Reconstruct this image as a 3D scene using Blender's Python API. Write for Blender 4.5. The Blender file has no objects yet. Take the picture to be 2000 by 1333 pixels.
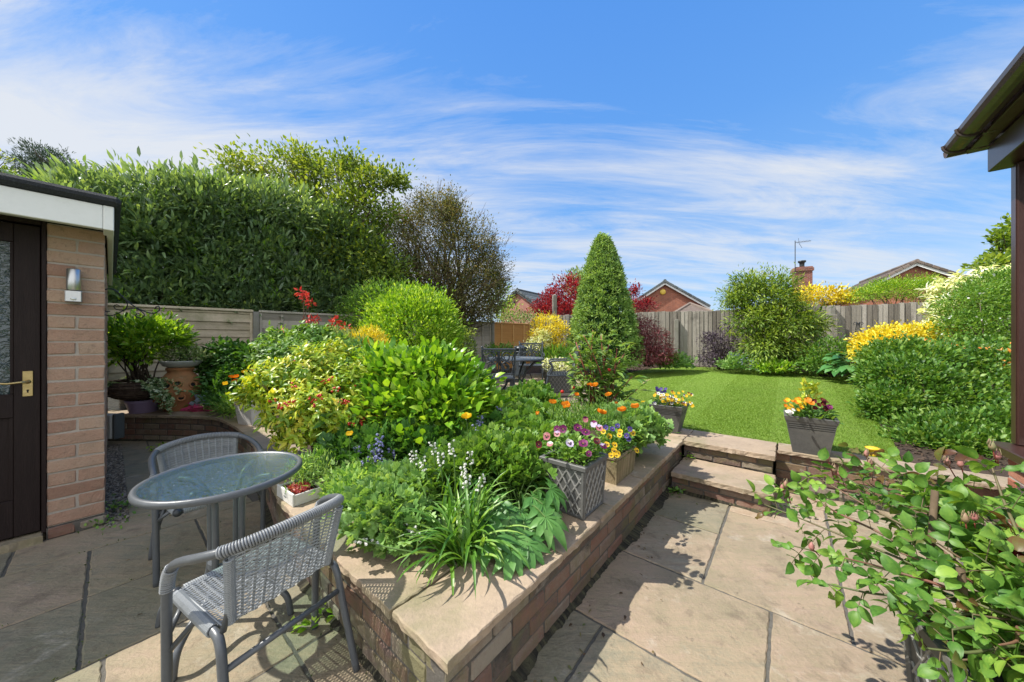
EXPOSURE = 1.05; SUN_E = 3.7; SKY_E = .12; SKY_SAT = 1.1; SKY_VAL = 1.1; CLOUD = .86; LEAFGAIN = 1.7
CL1 = (20.3, 1.7, 0); CL2 = (2.2, 9.6, 0); CL3 = (3.1, 12.2, 0)
import bpy, math, random
import numpy as np
from mathutils import Vector, Matrix
from mathutils.geometry import delaunay_2d_cdt
random.seed(7)
RNG = np.random.default_rng(11)
scene = bpy.context.scene
COL = scene.collection
PI = math.pi
# ---- site survey: eye height, lens, and the two wall directions of the patio ----
EYE = 1.32; FPX = 650.0
AX, AY = 0.6387, 0.7695          # along the long bed wall (u)
NX, NY = 0.7695, -0.6387         # across it (v)
ROT = math.atan2(NY, NX)         # turns local x to v and local y to u
def P(px, py, Y): return Vector(((px-1000)/FPX*Y, Y, EYE-(py-666)/FPX*Y))
def G(px, py, z=0.0):
    Y = (EYE-z)*FPX/(py-666); return Vector(((px-1000)/FPX*Y, Y, z))
def UV(u, v, z=0.0): return Vector((u*AX+v*NX, u*AY+v*NY, z))
def uv_of(p): return p[0]*AX+p[1]*AY, p[0]*NX+p[1]*NY
def gz(x, y):
    u = x*AX+y*AY
    return 0.30+0.043*max(0.0, min(u, 13)-4.0)
def R(a, b): return random.uniform(a, b)

# ------------------------------------------------------------------ materials
class N:
    def __init__(s, nt): s.nt = nt
    def n(s, t, **kw):
        x = s.nt.nodes.new(t)
        for k, v in kw.items(): setattr(x, k, v)
        return x
    def l(s, a, b): s.nt.links.new(a, b)
def newmat(name):
    m = bpy.data.materials.new(name); m.use_nodes = True
    nt = m.node_tree; nt.nodes.clear(); b = N(nt)
    out = b.n('ShaderNodeOutputMaterial'); return m, b, out
def ramp(b, stops, fac, interp='LINEAR'):
    r = b.n('ShaderNodeValToRGB'); e = r.color_ramp.elements; r.color_ramp.interpolation = interp
    n = len(stops)
    st = [(s if len(s) == 2 else (i/max(1, n-1), s)) for i, s in enumerate(stops)]
    while len(e) < n: e.new(0.5)
    for i, (p, c) in enumerate(st):
        e[i].position = p; e[i].color = (c[0], c[1], c[2], 1)
    b.l(fac, r.inputs[0]); return r.outputs[0]
def math_(b, op, x, y=None, clamp=False):
    m = b.n('ShaderNodeMath', operation=op, use_clamp=clamp)
    for i, v in enumerate((x, y)):
        if v is None: continue
        if isinstance(v, (int, float)): m.inputs[i].default_value = v
        else: b.l(v, m.inputs[i])
    return m.outputs[0]
def noise(b, scale, detail=5, rough=.6, vec=None, dist=0):
    n = b.n('ShaderNodeTexNoise'); n.inputs['Scale'].default_value = scale
    n.inputs['Detail'].default_value = detail; n.inputs['Roughness'].default_value = rough
    n.inputs['Distortion'].default_value = dist
    if vec is not None: b.l(vec, n.inputs['Vector'])
    return n.outputs['Fac']
def pos(b, stretch=None):
    g = b.n('ShaderNodeNewGeometry').outputs['Position']
    if stretch:
        m = b.n('ShaderNodeMapping'); m.inputs['Scale'].default_value = stretch[:3]
        if len(stretch) > 3: m.inputs['Rotation'].default_value = (0, 0, stretch[3])
        b.l(g, m.inputs['Vector']); return m.outputs[0]
    return g
def obco(b, stretch=None):
    g = b.n('ShaderNodeTexCoord').outputs['Object']
    if stretch:
        m = b.n('ShaderNodeMapping'); m.inputs['Scale'].default_value = stretch[:3]
        b.l(g, m.inputs['Vector']); return m.outputs[0]
    return g
def tintnode(b):
    a = b.n('ShaderNodeAttribute'); a.attribute_name = 'tint'; return a.outputs['Fac']
def surf(name, cols, nscale=8, namt=.5, rough=.7, bump=.2, bscale=60, metal=0, spec=.4, stretch=None,
         stain=None, fine=.25, tintamt=1.0, bdist=.01, coat=0, streak=0):
    """colour ramp over (per-piece tint + noise); optional stain = (colour, scale, threshold, width)"""
    m, b, out = newmat(name)
    v = pos(b, stretch)
    f = math_(b, 'MULTIPLY', math_(b, 'SUBTRACT', noise(b, nscale, 6, .65, v, .4), .5), namt*2)
    f2 = math_(b, 'MULTIPLY', math_(b, 'SUBTRACT', noise(b, bscale, 4, .7, v), .5), fine*2)
    t = math_(b, 'ADD', math_(b, 'MULTIPLY', math_(b, 'SUBTRACT', tintnode(b), .5), tintamt), .5)
    fac = math_(b, 'ADD', math_(b, 'ADD', t, f), f2)
    st_ = None
    if streak:
        st_ = noise(b, 3.2, 7, .7, pos(b, (1.0, 6.5, 1, .55)), .5)
        fac = math_(b, 'ADD', fac, math_(b, 'MULTIPLY', math_(b, 'SUBTRACT', st_, .5), streak*2))
    c = ramp(b, cols, fac)
    for s in (stain or []):
        sc, ss, th, wd = s[:4]
        k = ramp(b, [(max(0, th-wd), (0, 0, 0)), (min(1, th+wd), (1, 1, 1))], noise(b, ss, 6, .7, pos(b), .3))
        k = math_(b, 'MULTIPLY', k, s[4] if len(s) > 4 else .8)
        mx = b.n('ShaderNodeMix', data_type='RGBA'); b.l(k, mx.inputs[0]); b.l(c, mx.inputs[6])
        mx.inputs[7].default_value = (*sc, 1); c = mx.outputs[2]
    p = b.n('ShaderNodeBsdfPrincipled'); b.l(c, p.inputs['Base Color'])
    p.inputs['Roughness'].default_value = rough; p.inputs['Metallic'].default_value = metal
    p.inputs['Specular IOR Level'].default_value = spec; p.inputs['Coat Weight'].default_value = coat
    if bump:
        bm = b.n('ShaderNodeBump'); bm.inputs['Strength'].default_value = bump; bm.inputs['Distance'].default_value = bdist
        h = math_(b, 'ADD', noise(b, bscale, 6, .7, v), math_(b, 'MULTIPLY', noise(b, nscale*2, 5, .6, v), 1.2))
        if st_ is not None: h = math_(b, 'ADD', h, math_(b, 'MULTIPLY', st_, 1.6))
        b.l(h, bm.inputs['Height']); b.l(bm.outputs[0], p.inputs['Normal'])
    b.l(p.outputs[0], out.inputs[0]); return m
def leafmat(name, cols, trans=.35, rough=.45, spec=.4, tcol=None, gain=None):
    gain = LEAFGAIN if gain is None else gain
    cols = [tuple(min(.85, x*gain) for x in c) for c in cols]; trans = min(.6, trans+.02)
    m, b, out = newmat(name)
    t = math_(b, 'ADD', tintnode(b), math_(b, 'MULTIPLY', math_(b, 'SUBTRACT', noise(b, 90, 2), .5), .2))
    c = ramp(b, cols, t)
    p = b.n('ShaderNodeBsdfPrincipled'); b.l(c, p.inputs['Base Color'])
    p.inputs['Roughness'].default_value = rough; p.inputs['Specular IOR Level'].default_value = spec
    tr = b.n('ShaderNodeBsdfTranslucent')
    g = b.n('ShaderNodeMix', data_type='RGBA', blend_type='MULTIPLY'); g.inputs[0].default_value = 1
    b.l(c, g.inputs[6]); g.inputs[7].default_value = (*(tcol or (1.5, 1.35, .5)), 1); b.l(g.outputs[2], tr.inputs[0])
    mx = b.n('ShaderNodeMixShader'); mx.inputs[0].default_value = trans
    b.l(p.outputs[0], mx.inputs[1]); b.l(tr.outputs[0], mx.inputs[2]); b.l(mx.outputs[0], out.inputs[0])
    return m

# ------------------------------------------------------------------ objects
ORG = {}
def tag(o, label, cat, group=None, kind=None):
    if label: o['label'] = label
    if cat: o['category'] = cat
    if group: o['group'] = group
    if kind: o['kind'] = kind
    return o
def thing(name, label, cat, loc=(0, 0, 0), rz=0, group=None):
    o = bpy.data.objects.new(name, None); COL.objects.link(o); o.empty_display_size = .1
    o.location = loc; o.rotation_euler = (0, 0, rz); ORG[o.name] = Vector(loc) if rz == 0 else Vector((0, 0, 0))
    return tag(o, label, cat, group)
def link(name, me, mats, parent=None, smooth=False):
    o = bpy.data.objects.new(name, me); COL.objects.link(o)
    for m in (mats if isinstance(mats, (list, tuple)) else [mats]): me.materials.append(m)
    if parent is not None:
        o.parent = parent; ORG[o.name] = ORG[parent.name]
    else: ORG[o.name] = Vector((0, 0, 0))
    if smooth: me.polygons.foreach_set('use_smooth', [True]*len(me.polygons))
    return o
def copy_tree(o, parent=None):
    c = o.copy(); COL.objects.link(c); c.parent = parent
    for ch in o.children: copy_tree(ch, c)
    return c

class MB:
    """collects shapes; build() links them as one mesh. World coordinates unless the parent is turned."""
    def __init__(s): s.v = []; s.f = []; s.t = []; s.m = []; s.T = None; s.tint = .5; s.mi = 0
    def add(s, vs, fs, tint=None, mi=None):
        o = len(s.v)
        if s.T is not None: vs = [s.T @ Vector(p) for p in vs]
        s.v += [tuple(p) for p in vs]
        for f in fs:
            s.f.append(tuple(i+o for i in f)); s.t.append(s.tint if tint is None else tint); s.m.append(s.mi if mi is None else mi)
        return s
    def box(s, c, size, rz=0, ch=0, tint=None, mi=None, jit=0, M=None):
        hx, hy, hz = size[0]/2, size[1]/2, size[2]/2
        c = Vector(c); ca, sa = math.cos(rz), math.sin(rz)
        def tr(x, y, z):
            if M is not None: return c+M@Vector((x, y, z))
            return Vector((c.x+x*ca-y*sa, c.y+x*sa+y*ca, c.z+z))
        if not ch:
            vs = [tr(x, y, z) for z in (-hz, hz) for y in (-hy, hy) for x in (-hx, hx)]
            if jit: vs = [p+Vector((R(-jit, jit), R(-jit, jit), R(-jit, jit))) for p in vs]
            return s.add(vs, [(0, 2, 3, 1), (4, 5, 7, 6), (0, 1, 5, 4), (2, 6, 7, 3), (0, 4, 6, 2), (1, 3, 7, 5)], tint, mi)
        vs = []; idx = {}
        for sx in (-1, 1):
            for sy in (-1, 1):
                for sz in (-1, 1):
                    for ax in range(3):
                        q = [sx*(hx-ch), sy*(hy-ch), sz*(hz-ch)]; q[ax] = (sx*hx, sy*hy, sz*hz)[ax]
                        idx[(sx, sy, sz, ax)] = len(vs)
                        p = tr(*q)
                        if jit: p = p+Vector((R(-jit, jit), R(-jit, jit), R(-jit, jit)))
                        vs.append(p)
        fs = []
        for ax in range(3):
            o1, o2 = [(1, 2), (2, 0), (0, 1)][ax]
            for sg in (-1, 1):
                k = []
                for a, b_ in ((-1, -1), (1, -1), (1, 1), (-1, 1)):
                    q = [0, 0, 0]; q[ax] = sg; q[o1] = a; q[o2] = b_; k.append(idx[(*q, ax)])
                fs.append(tuple(k if sg > 0 else k[::-1]))
        for a, b_ in ((0, 1), (1, 2), (0, 2)):
            o = 3-a-b_
            for sa_ in (-1, 1):
                for sb in (-1, 1):
                    k = []
                    for so, ax in ((-1, a), (-1, b_), (1, b_), (1, a)):
                        q = [0, 0, 0]; q[a] = sa_; q[b_] = sb; q[o] = so; k.append(idx[(*q, ax)])
                    fs.append(tuple(k))
        for sx in (-1, 1):
            for sy in (-1, 1):
                for sz in (-1, 1): fs.append(tuple(idx[(sx, sy, sz, ax)] for ax in range(3)))
        return s.add(vs, fs, tint, mi)
    def prism(s, out, z0, z1, tint=None, mi=None, ztop=None):
        n = len(out)
        vs = [(p[0], p[1], z0) for p in out]+[(p[0], p[1], (ztop(p) if ztop else z1)) for p in out]
        fs = [tuple(range(n-1, -1, -1)), tuple(range(n, 2*n))]+[(i, (i+1) % n, n+(i+1) % n, n+i) for i in range(n)]
        return s.add(vs, fs, tint, mi)
    def tube(s, pts, r, sides=8, closed=False, cap=True, tint=None, mi=None, flat=1.0):
        pts = [Vector(p) for p in pts]; n = len(pts)
        if n < 2: return s
        rs = r if isinstance(r, (list, tuple)) else [r]*n
        vs = []; up = None
        for i in range(n):
            a = pts[(i-1) % n] if (closed or i > 0) else pts[i]; c = pts[(i+1) % n] if (closed or i < n-1) else pts[i]
            t = (c-a)
            t = t.normalized() if t.length > 1e-9 else Vector((0, 0, 1))
            if up is None:
                up = Vector((0, 0, 1)) if abs(t.z) < .9 else Vector((1, 0, 0))
            x = up-t*up.dot(t)
            if x.length < 1e-6: x = t.orthogonal()
            x.normalize(); y = t.cross(x); up = x
            for k in range(sides):
                an = 2*PI*k/sides; vs.append(pts[i]+x*(math.cos(an)*rs[i]*flat)+y*(math.sin(an)*rs[i]))
        fs = []
        for i in range(n if closed else n-1):
            j = (i+1) % n
            for k in range(sides):
                l = (k+1) % sides; fs.append((i*sides+k, i*sides+l, j*sides+l, j*sides+k))
        if cap and not closed: fs += [tuple(range(sides-1, -1, -1)), tuple(range((n-1)*sides, n*sides))]
        return s.add(vs, fs, tint, mi)
    def lathe(s, prof, c=(0, 0, 0), segs=24, tint=None, mi=None, rot=0, cap=True):
        vs = []; c = Vector(c)
        for (r, z) in prof:
            for k in range(segs):
                a = 2*PI*k/segs+rot; vs.append((c.x+r*math.cos(a), c.y+r*math.sin(a), c.z+z))
        n = len(prof); fs = []
        for i in range(n-1):
            for k in range(segs):
                l = (k+1) % segs; fs.append((i*segs+k, i*segs+l, (i+1)*segs+l, (i+1)*segs+k))
        if cap: fs += [tuple(range(segs-1, -1, -1)), tuple(range((n-1)*segs, n*segs))]
        return s.add(vs, fs, tint, mi)
    def sphere(s, c, r, seg=10, rings=6, tint=None, mi=None, sc=(1, 1, 1)):
        c = Vector(c)
        vs = [c+Vector((0, 0, -r*sc[2]))]
        for i in range(1, rings):
            th = PI*i/rings-PI/2
            for k in range(seg):
                a = 2*PI*k/seg
                vs.append(c+Vector((r*sc[0]*math.cos(th)*math.cos(a), r*sc[1]*math.cos(th)*math.sin(a), r*sc[2]*math.sin(th))))
        vs.append(c+Vector((0, 0, r*sc[2]))); L = len(vs)-1
        fs = [(0, 1+(k+1) % seg, 1+k) for k in range(seg)]
        for i in range(rings-2):
            for k in range(seg):
                a = 1+i*seg+k; b_ = 1+i*seg+(k+1) % seg; fs.append((a, b_, b_+seg, a+seg))
        o = 1+(rings-2)*seg
        fs += [(o+k, o+(k+1) % seg, L) for k in range(seg)]
        return s.add(vs, fs, tint, mi)
    def mesh(s, name, org=Vector((0, 0, 0))):
        me = bpy.data.meshes.new(name)
        me.from_pydata([(p[0]-org[0], p[1]-org[1], p[2]-org[2]) for p in s.v], [], s.f)
        if s.f:
            at = me.attributes.new('tint', 'FLOAT', 'FACE'); at.data.foreach_set('value', s.t)
            me.polygons.foreach_set('material_index', s.m)
        me.update(); return me
    def build(s, name, mats, parent=None, smooth=False):
        org = ORG[parent.name] if parent is not None else Vector((0, 0, 0))
        return link(name, s.mesh(name, org), mats, parent, smooth)

# ------------------------------------------------------------------ leaves (numpy)
def T_(vs, fs): return np.array(vs, float), fs
STRAY = .10
LEAF = {
 'tri': T_([(0, 0, 0), (.5, -.5, .06), (1, 0, -.1), (.5, .5, .06)], [(0, 1, 2), (0, 2, 3)]),
 'ell': T_([(0, 0, 0), (.4, 0, .02), (.75, 0, -.02), (1, 0, -.14), (.3, .46, .08), (.68, .36, .04), (.3, -.46, .08), (.68, -.36, .04)],
           [(0, 1, 4), (1, 2, 5, 4), (2, 3, 5), (0, 6, 1), (1, 6, 7, 2), (2, 7, 3)]),
 'big': T_([(0, 0, 0), (.16, 0, .03), (.38, 0, .05), (.6, 0, .03), (.82, 0, -.03), (1, 0, -.12),
            (.14, .24, .06), (.36, .5, .1), (.6, .44, .08), (.82, .22, .0), (.14, -.24, .06), (.36, -.5, .1), (.6, -.44, .08), (.82, -.22, .0)],
           [(0, 1, 6), (1, 2, 7, 6), (2, 3, 8, 7), (3, 4, 9, 8), (4, 5, 9), (0, 10, 1), (1, 10, 11, 2), (2, 11, 12, 3), (3, 12, 13, 4), (4, 13, 5)]),
}
def rose_template():
    xs = [0, .08, .2, .34, .5, .66, .8, .9, 1.0]; hw = [0, .22, .40, .49, .50, .42, .29, .17, 0]; vs = []; fs = []
    for i, (x, h) in enumerate(zip(xs, hw)):
        z = .05*math.sin(x*PI)-.16*x*x; j = .035 if i % 2 else 0
        vs += [(x, 0, z), (x+.01, (h*.55), z+.05*h*2), (x-j, h, z+.10*h*2-.05*h), (x+.01, -(h*.55), z+.05*h*2), (x-j, -h, z+.10*h*2-.05*h)]
    for i in range(len(xs)-1):
        a = i*5; c = a+5
        fs += [(a, c, c+1, a+1), (a+1, c+1, c+2, a+2), (c, a, a+3, c+3), (c+3, a+3, a+4, c+4)]
    return T_(vs, fs)
def lobed_template(n=5, spread=1.25, l0=1.0):
    vs = []; fs = []
    for k in range(n):
        a = -spread+2*spread*k/(n-1); L = l0*(1-.28*abs(a)/spread); o = len(vs); ca, sa = math.cos(a), math.sin(a)
        for (x, y, z) in [(0, 0, 0), (.45, -.2, .05), (.78, -.24, .06), (1, 0, -.06), (.78, .24, .06), (.45, .2, .05), (.6, 0, .0)]:
            x *= L; y *= L; vs.append((x*ca-y*sa, x*sa+y*ca, z*L))
        fs += [(o, o+1, o+6), (o+1, o+2, o+6), (o+2, o+3, o+6), (o+3, o+4, o+6), (o+4, o+5, o+6), (o+5, o, o+6)]
    return T_(vs, fs)
LEAF['rose'] = rose_template(); LEAF['lobed'] = lobed_template(); LEAF['lobed3'] = lobed_template(3, .8)
def unit(a): return a/np.maximum(np.linalg.norm(a, axis=-1, keepdims=True), 1e-9)
def rdir(n): return unit(RNG.normal(size=(n, 3)))
def leafmesh(name, mats, parent, P_, D, U, size, wr, tint, templ='ell', mi=None):
    """one leaf (template) per row: position, length direction, approximate face normal, length, width ratio"""
    tv, tf = LEAF[templ]; P_ = np.asarray(P_, float); n = len(P_)
    D = unit(np.asarray(D, float)); B = unit(np.cross(np.asarray(U, float), D)); W = np.cross(D, B)
    size = np.broadcast_to(np.asarray(size, float), (n,)); wr = np.broadcast_to(np.asarray(wr, float), (n,))
    org = ORG[parent.name] if parent is not None else Vector((0, 0, 0))
    V = (P_-np.array(org))[:, None, :]+size[:, None, None]*(tv[None, :, 0:1]*D[:, None, :]+tv[None, :, 1:2]*wr[:, None, None]*B[:, None, :]+tv[None, :, 2:3]*W[:, None, :])
    V = V.reshape(-1, 3); k = len(tv)
    loops = np.concatenate([np.array(f) for f in tf]); cnt = np.array([len(f) for f in tf])
    L = (loops[None, :]+(np.arange(n)*k)[:, None]).reshape(-1)
    C = np.tile(cnt, n); S = np.concatenate([[0], np.cumsum(C)[:-1]])
    me = bpy.data.meshes.new(name)
    me.vertices.add(len(V)); me.vertices.foreach_set('co', V.reshape(-1))
    me.loops.add(len(L)); me.loops.foreach_set('vertex_index', L.astype(np.int32))
    me.polygons.add(len(C)); me.polygons.foreach_set('loop_start', S.astype(np.int32)); me.polygons.foreach_set('loop_total', C.astype(np.int32))
    at = me.attributes.new('tint', 'FLOAT', 'FACE')
    at.data.foreach_set('value', np.clip(np.repeat(np.clip(np.broadcast_to(tint, (n,)), 0, 1), len(tf))+RNG.normal(0, .05, n*len(tf))+(np.tile([.08, -.05, .08, -.05], n*len(tf)//4) if templ == 'rose' else 0), 0, 1).astype(np.float32))
    if mi is not None: me.polygons.foreach_set('material_index', np.repeat(mi, len(tf)).astype(np.int32))
    me.update(calc_edges=True); me.polygons.foreach_set('use_smooth', np.ones(len(C), bool))
    return link(name, me, mats, parent)

def clumps(blobs, n, shell=(.82, 1.06), low=-.5):
    """clump centres on the skins of ellipsoids, keeping those not buried in a neighbour"""
    B = [(np.array(c, float), np.array(r, float)*np.ones(3)) for c, r in blobs]
    w = np.array([(r[0]*r[1]+r[1]*r[2]+r[0]*r[2]) for c, r in B]); w = w/w.sum()
    out = []; od = []
    while len(out) < n:
        i = RNG.choice(len(B), p=w); c, r = B[i]
        d = rdir(1)[0]
        if d[2] < low: continue
        f_ = RNG.uniform(*shell)
        if RNG.uniform() < STRAY and d[2] > -.1: f_ *= RNG.uniform(1.08, 1.32)
        p = c+r*d*f_
        if any(j != i and (((p-cj)/rj)**2).sum() < .55 for j, (cj, rj) in enumerate(B)): continue
        out.append(p); od.append(unit(d/r))
    return np.array(out), np.array(od)
def crown(name, mat_, parent, blobs, ncl, per, cr, size, wr, templ='ell', outw=.7, up=.35, rnd=.55, inner=.25, tvar=.28, lvar=.15,
          sizevar=.3, tint0=.5, zmin=None, whorl=False, shell=(.82, 1.06), low=-.5, droop=0, keep=None):
    cc, cd = clumps(blobs, ncl, shell, low)
    ct = RNG.normal(0, tvar, ncl)
    idx = np.repeat(np.arange(ncl), per); n = len(idx)
    off = RNG.normal(0, 1, (n, 3))
    if whorl:
        a = rdir(n); ax = unit(cd[idx]+np.array([0, 0, .5])); rad = unit(a-ax*(a*ax).sum(1, keepdims=True))
        D = unit(rad*.9+ax*RNG.uniform(-.1, 1.0, (n, 1))); pos_ = cc[idx]+ax*RNG.normal(0, cr*.5, (n, 1))+RNG.normal(0, cr*.35, (n, 3)); U = ax+.3*rdir(n)
    else:
        pos_ = cc[idx]+off*cr*np.array([1, 1, .8])
        D = unit(cd[idx]*outw+unit(off)*.5+rdir(n)*rnd+np.array([0, 0, up-droop]))
        U = unit(np.array([0, 0, 1.0])+cd[idx]*.5+rdir(n)*.6)
    ti = np.clip(tint0+ct[idx]+RNG.normal(0, lvar, n), 0, 1)
    sz = size*RNG.uniform(1-sizevar, 1+sizevar, n)
    if inner:
        m = int(n*inner); bi = RNG.integers(0, len(blobs), m)
        c = np.array([np.array(blobs[i][0], float) for i in bi]); r = np.array([np.array(blobs[i][1], float)*np.ones(3) for i in bi])
        q = c+r*rdir(m)*(RNG.uniform(.1, .85, (m, 1))**.6)
        pos_ = np.vstack([pos_, q]); D = np.vstack([D, rdir(m)]); U = np.vstack([U, rdir(m)])
        ti = np.concatenate([ti, np.clip(tint0+RNG.normal(0, .2, m), 0, 1)]); sz = np.concatenate([sz, size*RNG.uniform(.8, 1.3, m)])
    if zmin is not None:
        k = pos_[:, 2] > zmin; pos_, D, U, ti, sz = pos_[k], D[k], U[k], ti[k], sz[k]
    if keep is not None:
        k = keep(pos_); pos_, D, U, ti, sz = pos_[k], D[k], U[k], ti[k], sz[k]
    return leafmesh(name, mat_, parent, pos_, D, U, sz, wr, ti, templ), cc, cd
def stems(name, mat_, parent, base, tips, r0=.02, r1=.004, sides=5, wob=.08, spread=.1, ns=5):
    m = MB()
    for t in tips:
        t = Vector(t); b0 = Vector(base)+Vector((R(-spread, spread), R(-spread, spread), 0))
        d = t-b0; w = Vector((R(-1, 1), R(-1, 1), R(-.3, .6)))*d.length*wob
        pts = []
        for i in range(ns+1):
            s = i/ns
            pts.append(b0+Vector((d.x*s**1.35, d.y*s**1.35, d.z*s**.85))+w*math.sin(PI*s))
        m.tube(pts, [r0+(r1-r0)*i/ns for i in range(ns+1)], sides, tint=R(.2, .8))
    return m.build(name, mat_, parent, True)
def shrub(name, label, cat, base, blobs, leaf, ncl, per, cr, size, wr, stem_mat=None, nst=14, group=None, r0=.018, stem_part='branches', leaf_part='foliage', **kw):
    t = thing(name, label, cat, base, 0, group)
    kw.setdefault('zmin', base[2]+.015)
    f, cc, cd = crown(leaf_part, leaf, t, blobs, ncl, per, cr, size, wr, **kw)
    if stem_mat is not None and nst:
        k = RNG.choice(len(cc), min(nst, len(cc)), replace=False)
        stems(stem_part, stem_mat, t, base, [cc[i]-cd[i]*cr*.3 for i in k], r0=r0)
    return t, cc, cd
def blobs_px(items):
    """(px, py, Y, radius in photo px or (rx, ry), depth radius m)"""
    out = []
    for px, py, Y, r, *d in items:
        rx, ry = r if isinstance(r, tuple) else (r, r)
        k = Y/FPX; out.append((P(px, py, Y), (rx*k, d[0] if d else rx*k, ry*k)))
    return out
def meshgrid_region(poly, step, zf, name, mats, kind='structure', holes=()):
    """triangulated sheet over a 2-D outline with interior points"""
    xs = [p[0] for p in poly]; ys = [p[1] for p in poly]
    def inside(x, y, pl):
        c = False; j = len(pl)-1
        for i in range(len(pl)):
            if (pl[i][1] > y) != (pl[j][1] > y) and x < (pl[j][0]-pl[i][0])*(y-pl[i][1])/(pl[j][1]-pl[i][1])+pl[i][0]: c = not c
            j = i
        return c
    pts = [Vector((p[0], p[1])) for p in poly]; edges = [(i, (i+1) % len(poly)) for i in range(len(poly))]
    x = min(xs)
    while x < max(xs):
        y = min(ys)
        while y < max(ys):
            if inside(x, y, poly): pts.append(Vector((x+R(-.2, .2)*step, y+R(-.2, .2)*step)))
            y += step
        x += step
    v, e, f, *_ = delaunay_2d_cdt(pts, edges, [list(range(len(poly)))], 1, 1e-5)
    m = MB(); m.add([(p.x, p.y, zf(p.x, p.y)) for p in v], [tuple(q) for q in f])
    o = m.build(name, mats, None, True); o['kind'] = kind; return o, inside
# ------------------------------------------------------------------ camera, sun, sky
cam = bpy.data.cameras.new('camera'); camo = bpy.data.objects.new('camera', cam); COL.objects.link(camo)
camo.location = (0, 0, EYE); camo.rotation_euler = (PI/2, 0, 0)
cam.sensor_width = 36; cam.lens = FPX*36/2000; cam.clip_start = .02; cam.clip_end = 3000
scene.camera = camo
scene.view_settings.view_transform = 'Standard'; scene.view_settings.look = 'None'
scene.view_settings.exposure = EXPOSURE; scene.view_settings.gamma = 1
SUND = Vector((.755, .03, -1)).normalized()
sl = bpy.data.lights.new('sun', 'SUN'); sl.energy = SUN_E; sl.angle = math.radians(.55); sl.color = (1, .955, .87)
so = bpy.data.objects.new('sun', sl); COL.objects.link(so); so.rotation_euler = SUND.to_track_quat('-Z', 'Y').to_euler(); so.location = (-8, 0, 12)
w = bpy.data.worlds.new('World'); scene.world = w; w.use_nodes = True
nt = w.node_tree; nt.nodes.clear(); b = N(nt)
sky = b.n('ShaderNodeTexSky'); sky.sky_type = 'NISHITA'; sky.sun_disc = False
sky.sun_elevation = math.asin(-SUND.z); sky.sun_rotation = math.atan2(-SUND.x, -SUND.y)
sky.altitude = 50; sky.air_density = 1.0; sky.dust_density = .35; sky.ozone_density = 2.2
tc = b.n('ShaderNodeTexCoord').outputs['Generated']
sx = b.n('ShaderNodeSeparateXYZ'); b.l(tc, sx.inputs[0]); X_, Y_, Z_ = sx.outputs
zc = math_(b, 'ADD', math_(b, 'MAXIMUM', Z_, 0.0), .16)
cx = b.n('ShaderNodeCombineXYZ'); b.l(math_(b, 'DIVIDE', X_, zc), cx.inputs[0]); b.l(math_(b, 'DIVIDE', Y_, zc), cx.inputs[1])
def mapped(scale, rot, loc=(0, 0, 0)):
    m = b.n('ShaderNodeMapping'); m.inputs['Scale'].default_value = scale; m.inputs['Rotation'].default_value = (0, 0, rot); m.inputs['Location'].default_value = loc
    b.l(cx.outputs[0], m.inputs[0]); return m.outputs[0]
n1 = noise(b, 1.0, 10, .60, mapped((.30, 1.15, 1), math.radians(12), CL1), .5)      # long cirrus bands
n2 = noise(b, 1.0, 10, .68, mapped((.9, 3.4, 1), math.radians(8), CL2), .8)         # wisps
n3 = noise(b, .45, 3, .5, mapped((1, 1, 1), 0, CL3), 0)                               # where they gather
mixn = math_(b, 'ADD', math_(b, 'ADD', math_(b, 'MULTIPLY', n1, .72), math_(b, 'MULTIPLY', n2, .56)), math_(b, 'MULTIPLY', n3, .12))
# more cloud low down and to the west (-x); clear overhead to the east
hz = ramp(b, [(.0, (.62,)*3), (.07, (.70,)*3), (.13, (.82,)*3), (.19, (.60,)*3), (.25, (.62,)*3), (.34, (.86,)*3), (.43, (.66,)*3), (.54, (.30,)*3), (.70, (.05,)*3)], Z_)
wx = math_(b, 'MULTIPLY', math_(b, 'MULTIPLY', X_, -1.0), .14)
wx = math_(b, 'MULTIPLY', wx, math_(b, 'SUBTRACT', 1.15, Z_))
fill_cloud = math_(b, 'MULTIPLY', math_(b, 'SUBTRACT', .15, Y_, True), .9)  # unseen cloud bank behind the camera, added as neutral fill light
cov = math_(b, 'ADD', math_(b, 'ADD', math_(b, 'ADD', mixn, math_(b, 'MULTIPLY', hz, .26)), wx), fill_cloud)
cl = ramp(b, [(.72, (0, 0, 0)), (.80, (.22,)*3), (.90, (.62,)*3), (1.0, (.86,)*3)], cov)
K_ = 1/(SKY_E*2**EXPOSURE)
rgb = ramp(b, [(0, (.46, .66, .92)), (.10, (.34, .58, .92)), (.28, (.21, .47, .92)), (.50, (.125, .375, .90)), (.75, (.085, .31, .86)), (1, (.06, .25, .78))], Z_)
sc_ = b.n('ShaderNodeMix', data_type='RGBA', blend_type='MULTIPLY'); sc_.inputs[0].default_value = 1; b.l(rgb, sc_.inputs[6]); sc_.inputs[7].default_value = (K_, K_, K_, 1)
hs = b.n('ShaderNodeHueSaturation'); hs.inputs['Saturation'].default_value = SKY_SAT; hs.inputs['Value'].default_value = SKY_VAL
b.l(sky.outputs[0], hs.inputs['Color'])
bl = b.n('ShaderNodeMix', data_type='RGBA'); bl.inputs[0].default_value = .85; b.l(hs.outputs[0], bl.inputs[6]); b.l(sc_.outputs[2], bl.inputs[7])
mx = b.n('ShaderNodeMix', data_type='RGBA'); b.l(cl, mx.inputs[0]); b.l(bl.outputs[2], mx.inputs[6])
cw = b.n('ShaderNodeMix', data_type='RGBA', blend_type='MULTIPLY'); cw.inputs[0].default_value = 1; cw.inputs[6].default_value = (CLOUD*K_*.985, CLOUD*K_, CLOUD*K_*1.015, 1)
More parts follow.
